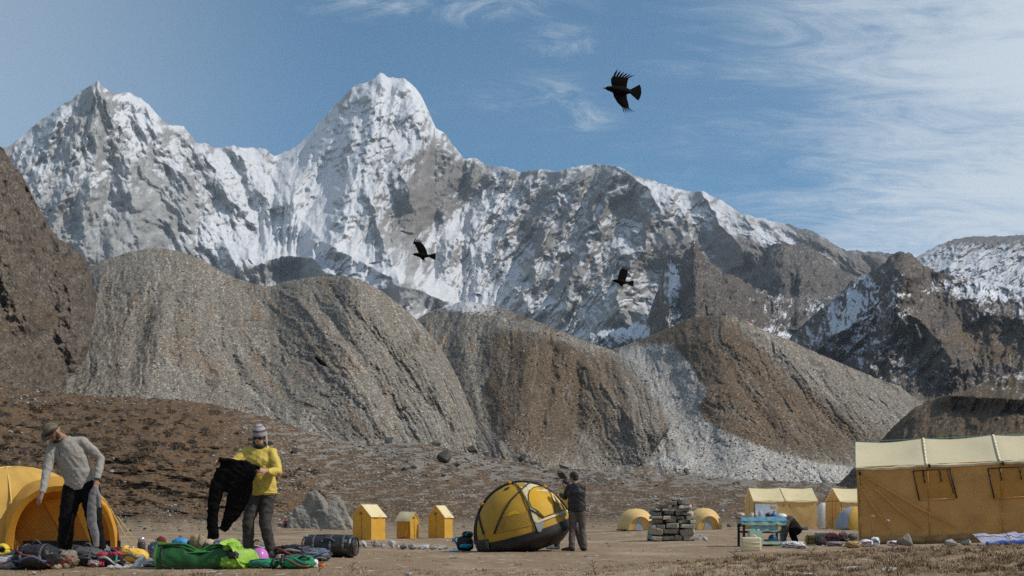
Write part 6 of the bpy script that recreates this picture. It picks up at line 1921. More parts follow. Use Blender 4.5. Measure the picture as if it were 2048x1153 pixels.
# ================================================================== birds
FEATH = mat('black_feather', (0.006, 0.0052, 0.0045), .9, .4, 60, .002, 120, spec=.08)
def bird(px, py, Y0, s, wingL, wingR, tail_dir, rotm, label):
    """body, spread wings with fingered primaries and a fan tail in one skin; local x = tail, -x = beak, y/z wing plane"""
    root = empty('bird', P(px, py, Y0), label=label, cat='bird', group='black birds in flight')
    root.rotation_euler = rotm
    b = MB()
    b.tube([(-.19, 0, .0), (-.165, 0, .004), (-.13, 0, .006), (-.08, 0, 0), (0, 0, -.006), (.07, 0, -.004), (.14, 0, 0)], [(.006, .006), (.022, .022), (.03, .030), (.042, .042), (.055, .05), (.042, .035), (.018, .012)], 12, right=(0, 1, 0))
    for wing, sg in ((wingL, 1), (wingR, -1)):
        if wing is None: continue
        # wing: list of (span, chord front x, chord back x, lift)
        le = [Vector((fx, sg * sp, lf)) for sp, fx, bx, lf in wing]
        te = [Vector((bx, sg * sp, lf)) for sp, fx, bx, lf in wing]
        up = [[a.lerp(c, t) + Vector((0, 0, .007 * (1 - (2 * t - 1) ** 2) + .001)) for t in (0, .25, .5, .75, 1)] for a, c in zip(le, te)]
        dn = [[a.lerp(c, t) - Vector((0, 0, .005 * (1 - (2 * t - 1) ** 2) + .001)) for t in (0, .25, .5, .75, 1)] for a, c in zip(le, te)]
        b.grid(up); b.grid([list(reversed(r_)) for r_ in dn])
        b.grid([[u_[0] for u_ in up], [d_[0] for d_ in dn]]); b.grid([[u_[-1] for u_ in up], [d_[-1] for d_ in dn]])
        # fingers
        sp, fx, bx, lf = wing[-1]
        sp0, fx0, bx0, lf0 = wing[-2]
        n = 6
        for k in range(n):
            t = (k + .5) / n
            p = Vector((fx + (bx - fx) * t, sg * sp, lf))
            d_ = Vector((.02 + .06 * t, sg * (.085 - .045 * t), .01)) * 1.1
            w_ = (bx - fx) / n * .42
            q = Vector((1, 0, 0))
            b0 = p - d_ * .6
            vs = [b0 - q * w_, b0 + q * w_, p + d_ * .5 + q * w_ * .9, p + d_ * .5 - q * w_ * .9, p + d_ + q * w_ * .1]
            vs2 = [v + Vector((0, 0, .004)) for v in vs]
            b.add(vs + vs2, [(0, 1, 2, 3), (3, 2, 4), (5, 8, 7, 6), (8, 9, 7), (0, 5, 6, 1), (1, 6, 7, 2), (0, 3, 8, 5), (3, 4, 9, 8), (2, 7, 9, 4)])
    # fan tail
    spread, L = tail_dir
    rows = []
    for t in (0, .5, 1.0):
        rows.append([Vector((.10 + L * t * math.cos(a), L * t * math.sin(a) + .012 * (k - 4) / 4, .002 * math.cos(3 * a))) for k, a in enumerate([R(spread) * (q / 4 - 1) for q in range(9)])])
    b.grid(rows); b.grid([[v + Vector((0, 0, .005)) for v in reversed(r_)] for r_ in rows])
    body = b.build('body', FEATH, root)
    body.scale = (s, s, s)
    bk = MB(); bk.tube([(-.183, 0, .002), (-.20, 0, 0), (-.222, 0, -.006)], [.010, .007, .002], 8); o = bk.build('beak', mat('yellow_horn_beak', (.10, .07, .02), .4), root); o.scale = (s, s, s)
# big bird: seen from below, beak to the left, tail to the right
W_up = [(.02, -.10, .075, .0), (.07, -.125, .07, .015), (.12, -.13, .075, .02), (.155, -.11, .085, .02)]
W_dn = [(.02, -.10, .075, .0), (.09, -.07, .09, -.01), (.155, -.02, .115, -.015), (.20, .04, .125, -.02)]
bird(1241, 181, 14.5, 1.0, W_up, W_dn, (36, .155), Euler((R(84), R(6), R(4)), 'XYZ'), 'largest black bird with both wings spread high in the blue sky')
W1 = [(.02, -.07, .10, 0), (.10, -.115, .07, .01), (.18, -.165, .02, .01), (.25, -.20, -.05, .01)]
W1b = [(.02, -.06, .06, 0), (.05, -.04, .05, -.03), (.07, -.01, .05, -.06)]
bird(845, 511, 23, .98, W1, W1b, (22, .16), Euler((R(84), R(6), R(0)), 'XYZ'), 'black bird gliding left in front of the snowy face below the peak')
W2 = [(.02, -.085, .08, 0), (.11, -.085, .095, .01), (.20, -.07, .11, .01), (.27, -.04, .10, .01)]
bird(1243, 564, 24, .96, W2, W1b, (22, .16), Euler((R(84), R(8), R(6)), 'XYZ'), 'black bird with raised wing in front of the dark rocky ridge')
W3 = [(.03, -.08, .07, 0), (.12, -.07, .06, .0), (.22, -.04, .07, -.01), (.28, .0, .07, -.02)]
bird(643, 725, 25, 1.0, W3, W3, (15, .13), Euler((R(12), R(35), R(25)), 'XYZ'), 'small black bird flying low before the left moraine')

# ================================================================== gear
def lump(name, w, d, h, m, seed, parent=None, amp=.12, sc=3.0, box=2.6, loc=None, rz=0.0, flat=True):
    """soft bundle: rounded block with folds, flat underneath"""
    nu, nv = 48, 28
    U, V = np.meshgrid(np.linspace(0, 2 * np.pi, nu + 1), np.linspace(-np.pi / 2, np.pi / 2, nv + 1))
    e = 2.0 / box
    c = lambda t: np.sign(np.cos(t)) * np.abs(np.cos(t)) ** e
    s_ = lambda t: np.sign(np.sin(t)) * np.abs(np.sin(t)) ** e
    x = c(V) * c(U); y = c(V) * s_(U); z = s_(V)
    q = fbm(x * sc + seed + z, y * sc * .7 + z * sc + seed, 4, 880, .6)
    r = ridged(x * sc * .8 + seed + y * .6, z * sc * .9 + y * sc * .5, 3, 890, .55)
    r2 = ridged(x * sc * 2.2 + seed - y * 1.3 + z, z * sc * 1.7 - x * sc + y * sc, 3, 895, .6)
    k = 1 + amp * q + amp * 1.2 * (r - .45) + amp * .55 * (r2 - .45)
    X = x * k * w / 2; Yv = y * k * d / 2; Z = (z * k + 1) * h / 2
    if flat: Z = np.maximum(Z, 0)
    mb = MB(); mb.grid([[Vector((X[i, j], Yv[i, j], Z[i, j])) for j in range(nu + 1)] for i in range(nv + 1)])
    return mb.build(name, m, parent, True, loc, (0, 0, rz))

def gpos(px, py, lo=13.2, hi=18.0):
    Y = Yof(px, py, lo, hi)
    return G(px, Y, -.006), Y / FPX

def soft(name, px, py, w, h, m, label, cat, seed, d=None, amp=.14, sc=3, box=2.6, rz=0.0, parts=None, lo=13.2, hi=18.0):
    p, s = gpos(px, py, lo, hi)
    root = empty(name, p, rz, label, cat)
    W, H = w * s, h * s
    Dp = d if d is not None else W * .6
    lump('body', W, Dp, H, m, seed, root, amp, sc, box)
    if parts: parts(root, W, Dp, H)
    rs = random.Random(seed * 7 + 1)
    if W > .12:
        for k in range(2):
            z0, z1 = rs.uniform(.35, .95), rs.uniform(.15, .7)
            mb = MB(); pts = []
            for q in range(9):
                t = q / 8; zz = z0 + (z1 - z0) * t + .10 * math.sin(t * 7 + seed + k)
                zz = min(.98, max(.05, zz)); x = (-.42 + .84 * t) * W * rs.uniform(.85, 1.0)
                y = -Dp * .5 * (max(0, 1 - abs(2 * zz - 1) ** 2.6)) ** .4 * (max(.05, 1 - abs(2 * x / W) ** 2.6)) ** .4 - .012
                pts.append((x, y, zz * H))
            mb.tube(pts, rs.choice((.006, .008, .011)), 6); mb.build('cord', rs.choice(CORDS), root)
    return root

def strap_over(root, x, D_, H, m, w=.03, name='strap'):
    mb = MB(); n = 12
    pts = [Vector((x, -D_ / 2 * math.cos(math.pi * k / n) * 1.04, H * (.5 + .53 * math.sin(math.pi * k / n)) if 0 < k < n else H * .3)) for k in range(n + 1)]
    strip(mb, pts, w, .006, (1, 0, 0)); return mb.build(name, m, root)
def handle_loop(root, x0, x1, y, z, sag, m, r=.012):
    mb = MB(); n = 8
    mb.tube([Vector((x0 + (x1 - x0) * k / n, y - .02 * math.sin(math.pi * k / n), z + sag * math.sin(math.pi * k / n))) for k in range(n + 1)], r, 6); return mb.build('handle', m, root)
def buckle(root, x, y, z, m):
    mb = MB(); mb.box((x, y, z), (.035, .012, .03)); mb.box((x, y - .006, z), (.02, .01, .038)); return mb.build('buckle', m, root, smooth=False)

BLK2 = mat('black_nylon', (.017, .016, .017), .45, .3, 14, .004, 30)
DGR = mat('dark_grey_nylon', (.075, .070, .072), .65, .3, 12, .004, 30)
MGR = mat('mid_grey_cloth', (.22, .205, .20), .8, .25, 12, .004, 30)
RED = mat('dark_red_cloth', (.36, .035, .06), .7, .25, 14, .004, 30)
KHA = mat('khaki_cloth', (.21, .175, .13), .85, .3, 12, .004, 30)
BRN = mat('brown_pink_cloth', (.20, .13, .115), .85, .3, 12, .004, 30)
DYEL = mat('dry_bag_yellow', (.72, .44, .06), .5, .08, 10, .006, 14)
GRN = mat('duffel_green', (.03, .19, .03), .45, .2, 10, .005, 22)
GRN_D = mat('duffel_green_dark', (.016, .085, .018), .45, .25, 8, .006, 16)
LIM = mat('duffel_lime', (.24, .42, .04), .45, .3, 10, .012, 14)
TEA = mat('teal_cloth', (.03, .36, .24), .6, .2, 12, .004, 30)
BLU = mat('bright_blue_cloth', (.06, .24, .52), .55, .2, 12, .004, 30)
SLV = mat('silver_cap', (.62, .62, .64), .25, .05, 20, metal=.9)
WPL = mat('white_plastic', (.72, .72, .74), .4, .08, 12, .006, 20)
SLATE = mat('slate_blue_cloth', (.10, .115, .15), .7, .25, 12, .006, 26)

CORDS = [BLK2, DGR, MGR, mat('dust_white_cord', (.5, .48, .44), .8), mat('dull_red_cord', (.30, .06, .05), .8), mat('dull_blue_cord', (.07, .14, .26), .8)]
def p_pack(root, W, D_, H):
    strap_over(root, -W * .22, D_, H, DGR); strap_over(root, W * .22, D_, H, DGR); handle_loop(root, -.05, .05, 0, H * 1.0, .05, DGR)
    buckle(root, -W * .22, -D_ * .5, H * .55, MGR); buckle(root, W * .22, -D_ * .5, H * .5, MGR)
    mb = MB(); mb.ball((0, -D_ * .40, H * .42), (W * .30, D_ * .16, H * .26), 12, 8); mb.build('front_pocket', BLK2, root)
def p_zip(root, W, D_, H):
    mb = MB(); mb.tube([(-W * .42, -D_ * .28, H * .86), (0, -D_ * .30, H * .97), (W * .42, -D_ * .28, H * .86)], .007, 5); mb.build('zip', BLK2, root)
def p_fold(root, W, D_, H):
    mb = MB(); mb.tube([(-W * .36, -D_ * .40, H * .55), (-W * .05, -D_ * .49, H * .66), (W * .34, -D_ * .40, H * .5)], [.012, .022, .012], 7); mb.build('sleeve', MGR, root)

o = soft('duffel_bag', 16, 1138, 66, 27, mat('pale_grey_bag', (.40, .39, .40), .6, .15, 10, .005, 20), 'pale grey bag with a blue end lying at the left edge', 'bag', 1, .32, .08, 2.4, 3.2, parts=p_zip)
lump('blue_end', .11, .30, .20, BLU, 4, o, .12, 3, 2.6, (.19, -.02, .0))
r_ = empty('webbing_coil', G(6, 15.3), 0, 'yellow webbing coil beside the tent at the left edge', 'webbing')
for k in range(3):
    mb = MB(); mb.tube([(.075 * (1 - .13 * k) * math.cos(t * math.pi / 9), -.02 * k, .15 + .07 * (1 - .13 * k) * math.sin(t * math.pi / 9)) for t in range(19)], .014, 6); mb.build('coil', mat('yellow_webbing', (.68, .50, .04), .7), r_)
mb = MB(); mb.ball((.0, .05, .09), (.12, .08, .10), 12, 8); mb.build('pouch', BLK2, r_)
soft('backpack', 74, 1139, 84, 50, BLK2, 'big black backpack lying under the person in grey', 'backpack', 3, .42, .16, 2.6, 2.8, parts=p_pack)
soft('folded_jacket', 84, 1100, 62, 17, mat('slate_grey_jacket', (.17, .165, .175), .7, .2, 10, .004, 30), 'folded slate grey jacket on the heap before the porch', 'jacket', 5, .25, .10, 2.4, 3, parts=p_fold, lo=15.2, hi=19)
soft('stuff_sack', 74, 1112, 19, 15, TEA, 'small bright teal sack on top of the black backpack', 'sack', 6, .10, .14, 3, parts=lambda r, W, D_, H: handle_loop(r, -.02, .02, 0, H, .02, BLK2, .005), lo=14.6, hi=19)
soft('crumpled_shirt', 92, 1121, 44, 22, BRN, 'crumpled brown-pink shirt lying on the black backpack', 'shirt', 7, .2, .22, 3.2, parts=p_fold, lo=14.0, hi=19)
def p_boots(root, W, D_, H):
    for k in (-1, 1):
        mb = MB(); mb.tube([(k * W * .2, .02, .02), (k * W * .2, 0, H * .6), (k * W * .2 + .02, 0, H * 1.05)], [.05, .042, .05], 10); mb.tube([(k * W * .2 - .02, .02, .035), (k * W * .2 - .02, -.14, .03)], [.05, .035], 10); mb.build('boot', KHA, root)
soft('crumpled_trousers', 132, 1136, 46, 34, KHA, 'crumpled khaki trousers and boots between the two dark packs', 'clothes', 8, .26, .24, 3.2, parts=p_boots)
soft('pack', 176, 1132, 60, 38, DGR, 'dark grey pack lying in front of the boots of the person in grey', 'backpack', 9, .36, .15, 2.8, 2.8, parts=p_pack)
soft('crumpled_cloth', 188, 1135, 24, 15, MGR, 'crumpled light grey cloth in front of the dark grey pack', 'cloth', 10, .12, .26, 3.4, parts=p_fold)
def p_glove(root, W, D_, H):
    for k in range(4):
        mb = MB(); x = -W * .42 + k * W * .09; mb.tube([(x, -D_ * .4, H * .5), (x - .01, -D_ * .55, H * .25), (x - .012 + .004 * k, -D_ * .62, .02)], [.016, .014, .011], 7); mb.build('finger', RED, root)
soft('harness', 222, 1134, 54, 30, mat('black_red_harness', (.03, .02, .022), .7, .4, 14, .005, 30), 'tangled black climbing harness with red padding', 'harness', 11, .2, .26, 3.2,
     parts=lambda r, W, D_, H: [p_glove(r, W, D_, H), lump('red_padding', W * .44, D_ * .8, H * .42, RED, 2, r, .2, 3, 2.6, (-W * .25, -.03, H * .6)), lump('red_padding', W * .5, D_ * .7, H * .3, RED, 5, r, .2, 3, 2.6, (W * .22, -.02, H * .72)), strap_over(r, W * .3, D_, H, TEA, .02)])
def p_drybag(root, W, D_, H):
    mb = MB(); mb.tube([(-W * .46, 0, H * .66), (-W * .54, 0, H * .72), (-W * .58, 0, H * .70)], [(.07, .09), (.05, .075), (.05, .02)], 12); mb.build('rolled_neck', DYEL, root); strap_over(root, W * .12, D_, H * .93, mat('yellow_strap', (.55, .34, .05), .6), .025)
rt = soft('dry_bag', 270, 1127, 52, 31, DYEL, 'bulging yellow dry bag right of the red padding', 'dry bag', 12, .23, .07, 2.2, 2.3, 0.0, parts=p_drybag)
rt.rotation_euler = (0, R(9), 0)
p, s = gpos(250, 1137)
mb = MB(); nu = 26
mb.grid([[Vector(((u / nu - .5) * 60 * s + .05 * v / 8, (v / 8 - .5) * .22, max(.004, .022 + .05 * float(fbm(np.array([u * .35]), np.array([v * .4]), 3, 901)[0]) + (.16 * max(0, u / nu - .78) / .22 * (1 - abs(v / 8 - .5))))) ) for u in range(nu + 1)] for v in range(9)])
o = mb.build('plastic_sheet', mat('clear_white_plastic', (.62, .64, .68), .25, .1, 12, .01, 24, trans=.4), loc=p); tag(o, 'crumpled clear plastic sheet in front of the yellow dry bag', 'sheet')
p, s = gpos(283, 1108, 14.6, 19)
r_ = empty('bottle', p, 0, 'dark drinking bottle with silver cap behind the yellow dry bag', 'bottle')
mb = MB(); mb.tube([(0, 0, 0), (0, 0, .02), (0, 0, .15), (0, 0, .165)], [.05, .056, .056, .046], 16); mb.build('flask', mat('dark_bottle', (.05, .035, .03), .3, .1, 10), r_)
mb = MB(); mb.tube([(0, 0, .165), (0, 0, .22), (0, 0, .235)], [.050, .052, .044], 16); mb.build('cap', SLV, r_)
soft('beanie', 322, 1100, 22, 28, mat('maroon_wool', (.13, .02, .022), .95, .2, 40, .003, 60), 'round maroon wool cap left of the green duffel', 'cap', 14, .13, .06, 2, 2.0, parts=lambda r, W, D_, H: (lambda mb: (mb.tube([(W * .5 * math.cos(t * math.pi / 8), D_ * .5 * math.sin(t * math.pi / 8), H * .28) for t in range(17)], .012, 6), mb.build('rolled_brim', mat('maroon_wool', (.13, .02, .022)), r)))(MB()), lo=14.8, hi=19)
soft('jacket_bundle', 312, 1116, 32, 32, mat('grey_white_bundle', (.20, .20, .225), .7, .5, 9, .004, 30), 'bundled grey and black jacket between bottle and green duffel', 'jacket', 15, .2, .22, 3, parts=p_fold, lo=14.0, hi=18)
soft('folded_cloth', 304, 1134, 34, 14, mat('grey_striped_cloth', (.19, .185, .18), .8, .4, 16), 'flat folded grey cloth before the bundled jacket', 'cloth', 16, .2, .12, 3, 3.2, parts=p_fold)

for (nm, px, py, w, h, m, lab, cat, sd, lo) in [
        ('stuff_sack', 36, 1128, 26, 24, DGR, 'dark grey sack between the pale grey bag and the black backpack', 'sack', 101, 14.2),
        ('fleece', 122, 1113, 34, 20, mat('dark_olive_fleece', (.07, .065, .045), .95, .3, 20, .004, 40), 'dark olive fleece heaped behind the khaki trousers', 'fleece', 102, 14.6),
        ('jacket', 150, 1110, 40, 20, mat('faded_black_jacket', (.04, .038, .04), .8, .3, 12, .004, 30), 'faded black jacket heaped behind the dark grey pack', 'jacket', 103, 15.0),
        ('glove', 112, 1139, 18, 12, mat('tan_glove', (.30, .22, .14), .8, .3, 16), 'tan glove lying at the foot of the black backpack', 'glove', 104, 13.4),
        ('stuff_sack', 208, 1110, 24, 20, mat('steel_blue_sack', (.12, .16, .21), .6, .25, 12), 'steel blue sack behind the red harness padding', 'sack', 105, 14.9),
        ('fleece', 238, 1110, 30, 16, mat('burgundy_fleece', (.20, .03, .05), .9, .3, 14), 'burgundy fleece between the tent foot and the yellow dry bag', 'fleece', 106, 14.9),
        ('rope_bag', 300, 1126, 26, 16, BLK2, 'small black bag squeezed against the yellow dry bag', 'bag', 107, 13.8),
        ('down_jacket', 478, 1098, 40, 22, mat('mauve_grey_down', (.20, .17, .19), .7, .3, 12, .006, 20), 'mauve grey down jacket behind the lime duffel lid', 'jacket', 108, 15.2),
        ('sling', 548, 1130, 22, 14, mat('dark_harness_gear', (.05, .055, .05), .6, .5, 16), 'dark climbing slings between the two emerald bags', 'slings', 109, 13.8),
        ('sweater', 560, 1108, 30, 16, mat('charcoal_sweater', (.05, .05, .055), .95, .3, 20), 'charcoal sweater heaped at the boots of the person in yellow', 'sweater', 110, 15.0)]:
    soft(nm, px, py, w, h, m, lab, cat, sd, .2, .22, 3.2, 2.4, parts=p_fold if sd % 2 else p_zip, lo=lo, hi=19)

# ---- the green duffel
def green_duffel():
    p, s = gpos(397, 1137)
    root = empty('duffel_bag', p, 0, 'big open green duffel bag with black piping and lime ends', 'duffel bag')
    W, D_, H = 146 * s, .44, 50 * s
    nu, nv = 44, 14
    # side wall leaning, top edge dipping in the middle
    def top(u): return H * (1 - .05 * (2 * u - 1) ** 2) - .075 * math.exp(-((u - .56) / .13) ** 2)
    front = [[Vector(((u / nu - .5) * W, -D_ / 2 * (1 - .28 * v / nv) - .05 * math.sin(math.pi * v / nv) + .018 * float(fbm(np.array([u * .22]), np.array([v * .3]), 3, 905)[0]), top(u / nu) * v / nv)) for u in range(nu + 1)] for v in range(nv + 1)]
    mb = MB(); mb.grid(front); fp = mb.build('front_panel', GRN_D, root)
    back = [[Vector(((u / nu - .5) * W, D_ / 2 * (1 - .2 * v / nv) + .04 * math.sin(math.pi * v / nv), (top(u / nu) + .02) * v / nv)) for u in range(nu + 1)] for v in range(nv + 1)]
    mb = MB(); mb.grid(back); mb.build('back_panel', GRN, root)
    for sx in (-1, 1):
        i = 0 if sx < 0 else nu
        fr, bk = [r_[i] for r_ in front], [r_[i] for r_ in back]
        rows = []
        for t in range(9):
            q = t / 8
            rows.append([f.lerp(b, q) + Vector((sx * .09 * math.sin(math.pi * q) * math.sin(math.pi * (.15 + .7 * k / nv)), 0, .03 * math.sin(math.pi * q) * k / nv)) for k, (f, b) in enumerate(zip(fr, bk))])
        mb = MB(); mb.grid(rows); mb.build('end_panel', LIM if sx > 0 else mat('duffel_mid_green', (.12, .34, .035), .45, .2, 10, .006, 20), root)
    # piping rounding the front panel
    pip = MB()
    def fpt(u, v):
        r_ = front[int(round(v * nv))][int(round(u * nu))]; return r_ + Vector((0, -.008, 0))
    loop = [fpt(.06, .92), fpt(.07, .6), fpt(.075, .3), fpt(.10, .12), fpt(.2, .07), fpt(.5, .07), fpt(.8, .07), fpt(.93, .14), fpt(.95, .4), fpt(.955, .75), fpt(.94, .93), fpt(.85, .9), fpt(.7, .88), fpt(.58, .80), fpt(.45, .88), fpt(.25, .93), fpt(.06, .92)]
    pip.tube(loop, .010, 6); pip.build('piping', BLK2, root)
    rim = MB(); rim.tube([r_ + Vector((0, -.004, .006)) for r_ in front[-1]], .012, 6); rim.build('zip_rim', GRN, root)
    st = MB(); strip(st, [fpt(.93, .98) + Vector((.03, -.005, .02)), fpt(.955, .6) + Vector((.03, -.01, 0)), fpt(.95, .1) + Vector((.02, -.01, 0))], .03, .006, (1, 0, 0)); st.build('strap', BLK2, root)
    lining = MB(); lining.grid([[Vector(((u / 12 - .5) * W * .96, (v / 4 - .5) * D_ * .7, H * .72)) for u in range(13)] for v in range(5)]); lining.build('lining', mat('dark_green_lining', (.02, .07, .02), .7), root)
    v_ = MB(); c = fpt(.57, .80); panel(v_, c + Vector((-.13, -.01, .02)), c + Vector((.13, -.01, .03)), c + Vector((.20, .05, .065)), c + Vector((-.20, .05, .07)), 8, 4, .02); v_.build('lid_edge', GRN, root)
    # lime lid flopped over the right end
    lid = MB()
    n, m_ = 16, 12
    pts = []
    for i in range(n + 1):
        row_ = []
        for j in range(m_ + 1):
            t, u = i / n, j / m_
            x = W * .43 + .30 * t + .05 * math.sin(5 * u)
            z = H * (1.12 - .2 * t) - (H * .95) * t ** 1.6 * (.35 + .65 * u) + .03 * math.sin(9 * t + 4 * u)
            y = -.30 + .34 * (1 - u) + .04 * math.sin(7 * t)
            row_.append(Vector((x, y, max(.015, z))))
        pts.append(row_)
    lid.grid(pts); lid.build('lid', LIM, root)
    lump('lid_fold', .30, .26, .16, LIM, 21, root, .22, 3, 2.4, (W * .53, -.20, .0))
    lump('lid_fold', .22, .2, .13, LIM, 22, root, .2, 3, 2.4, (W * .50, -.12, H * .62))
    lump('end_pocket', .12, .10, .10, BLK2, 23, root, .2, 3, 2.4, (W * .56, -.29, H * .38))
    return p, s, H
p, s, H = green_duffel()
def in_duffel(name, dx, w, h, m, label, cat, seed, up=.0, parts=None):
    r = empty(name, p + Vector((dx * s, 0, H * .74 + up)), 0, label, cat)
    lump('body', w * s, .16, h * s, m, seed, r, .10, 2.6, 2.3)
    if parts: parts(r, w * s, .16, h * s)
in_duffel('stuff_sack', -36, 34, 22, BLU, 'bright blue sack sticking out of the green duffel', 'sack', 31, .02, lambda r, W, D_, H_: handle_loop(r, -.02, .02, 0, H_, .02, BLK2, .005))
in_duffel('beanie', -2, 32, 32, mat('tan_green_knit', (.30, .22, .10), .9, .35, 20), 'tan and green rounded hat on top of the green duffel', 'hat', 32, .0, lambda r, W, D_, H_: strap_over(r, W * .25, D_, H_, MGR, .03))
in_duffel('folded_cloth', 22, 20, 24, mat('beige_stripe_cloth', (.42, .34, .24), .8, .3, 16), 'beige cloth squeezed beside the tan hat in the duffel', 'cloth', 33, -.01, p_fold)
in_duffel('stuff_sack', 40, 22, 20, mat('navy_purple_sack', (.06, .06, .16), .6, .3, 12), 'navy purple sack at the right side of the open duffel', 'sack', 34, .0, p_fold)

# ---- helmet and the green bags in front
def helmet():
    p, s = gpos(519, 1123)
    p.z += .02
    root = empty('helmet', p, 0, 'pink-purple climbing helmet on the heap before the person in yellow', 'helmet')
    a, b, h = 19 * s, .13, 25 * s
    mb = MB(); mb.grid(dome_grid(a, b, h, 0, 360, 0, 90, 40, 10, 6, .03)); mb.build('shell', mat('helmet_purple', (.50, .16, .46), .25, .08, 6, coat=.4), root)
    rm = MB(); rm.tube([(a * 1.02 * math.cos(t * math.pi / 12), b * 1.02 * math.sin(t * math.pi / 12), .008) for t in range(25)], .010, 6); rm.build('rim', BLK2, root)
    vs = MB(); vs.grid([[Vector((a * k * math.cos(R(t)), b * k * math.sin(R(t)), .012 - .01 * (k - 1))) for t in range(210, 331, 12)] for k in (1.0, 1.18)]); vs.build('visor', mat('helmet_purple', (.50, .16, .46)), root)
    for sx in (-1, 1):
        ct = MB(); ct.tube([(sx * a * .9, 0, .02), (sx * a * .6, -b * .6, -.01), (0, -b * .9, -.012)], .007, 5); ct.build('chin_strap', BLK2, root)
helmet()
soft('pack', 514, 1106, 50, 22, mat('grey_green_pack', (.17, .165, .15), .7, .4, 12, .004, 30), 'grey pack with orange webbing behind the purple helmet', 'backpack', 41, .26, .16, 3, parts=lambda r, W, D_, H_: [strap_over(r, W * .1, D_, H_, mat('orange_webbing', (.60, .12, .04), .6), .03), strap_over(r, -W * .2, D_, H_, TEA, .02), handle_loop(r, -.05, .05, 0, H_, .03, BLK2)], lo=15.0, hi=18)
GR2 = mat('bag_emerald', (.015, .23, .085), .4, .2, 10, .006, 20)
soft('duffel_bag', 528, 1137, 58, 20, GR2, 'flattened emerald bag in front of the purple helmet', 'duffel bag', 42, .28, .12, 2.6, 3.0, parts=lambda r, W, D_, H_: [strap_over(r, W * .38, D_, H_, BLK2, .03), p_zip(r, W, D_, H_)])
soft('duffel_bag', 594, 1137, 68, 27, GR2, 'emerald bag with black strap right of the flattened one', 'duffel bag', 43, .30, .12, 2.4, 3.0, R(4), parts=lambda r, W, D_, H_: [strap_over(r, -W * .40, D_, H_, BLK2, .035), handle_loop(r, W * .05, W * .4, -D_ * .42, H_ * .75, .03, BLK2, .014), p_zip(r, W, D_, H_)])
soft('jacket', 588, 1117, 78, 28, BLK2, 'black jacket heaped right of the boots of the person in yellow', 'jacket', 44, .4, .22, 3, 2.4, parts=p_fold, lo=14.9, hi=18)
soft('jacket', 632, 1122, 62, 26, SLATE, 'slate blue jacket spread before the shiny black duffel', 'jacket', 45, .4, .20, 3.2, 2.5, parts=p_fold, lo=14.6, hi=18)
soft('white_pouch', 606, 1098, 18, 13, WPL, 'small white pouch on the black jacket heap', 'pouch', 46, .1, .12, 3, parts=p_zip, lo=15.5, hi=19)
soft('plastic_bag', 630, 1136, 12, 18, WPL, 'small white plastic bag at the end of the emerald bag', 'bag', 47, .1, .2, 3, parts=p_fold)
soft('pouch', 642, 1134, 14, 10, mat('orange_pouch', (.62, .16, .03), .6, .2, 14), 'small orange pouch right of the emerald bag', 'pouch', 48, .09, .1, 3, parts=p_zip)
soft('shoe', 562, 1120, 20, 12, mat('tan_shoe', (.40, .24, .12), .7, .3, 14), 'tan shoe behind the two emerald bags', 'shoe', 49, .10, .1, 2.4, parts=lambda r, W, D_, H_: (lambda mb: (mb.box((0, 0, .01), (W * .9, D_ * .8, .02)), mb.build('sole', BLK2, r)))(MB()), lo=14.7, hi=18)

def black_duffel():
    p, s = gpos(661, 1114, 16, 22)
    root = empty('duffel_bag', p, R(-6), 'shiny black duffel bag left of the row of pale stones', 'duffel bag')
    W, D_, H = 104 * s, .42, 44 * s
    shin = mat('black_tarpaulin', (.016, .014, .013), .28, .4, 10, .012, 16, spec=.6, dirt=(.09, .08, .06, .3), dscale=5)
    n, m_ = 30, 28
    rows = []
    for i in range(n + 1):
        t = i / n; k = min(1.0, (math.sin(math.pi * min(max(t, .0), 1)) * 5) ** .35)
        rows.append([Vector(((t - .5) * W, D_ / 2 * k * math.cos(2 * math.pi * j / m_) * (1 + .04 * math.sin(9 * t + j)), max(0, H / 2 + H / 2 * k * math.sin(2 * math.pi * j / m_) * (1 + .05 * math.sin(7 * t + 2 * j) + .06 * float(fbm(np.array([t * 7.]), np.array([j * .35]), 3, 911)[0]))))) for j in range(m_ + 1)])
    mb = MB(); mb.grid(rows); mb.build('body', shin, root)
    for x in (-.28, .05, .30): strap_over(root, W * x, D_, H, DGR, .04)
    handle_loop(root, -W * .15, W * .15, -D_ * .42, H * .72, .05, DGR, .014)
    for sx in (-1, 1):
        e = MB(); e.tube([(sx * W * .49, D_ * .45 * math.cos(2 * math.pi * t / 16), H / 2 + H * .42 * math.sin(2 * math.pi * t / 16)) for t in range(17)], .013, 6); e.build('end_piping', BLK2, root)
    for x, z in ((W * .36, .75), (W * .36, .4), (-W * .1, .78)): buckle(root, x, -D_ * .44, H * z, SLV)
    zp = MB(); zp.tube([(-W * .42, 0, H * .99), (0, 0, H * 1.02), (W * .42, 0, H * .99)], .01, 5); zp.build('zip', DGR, root)
black_duffel()

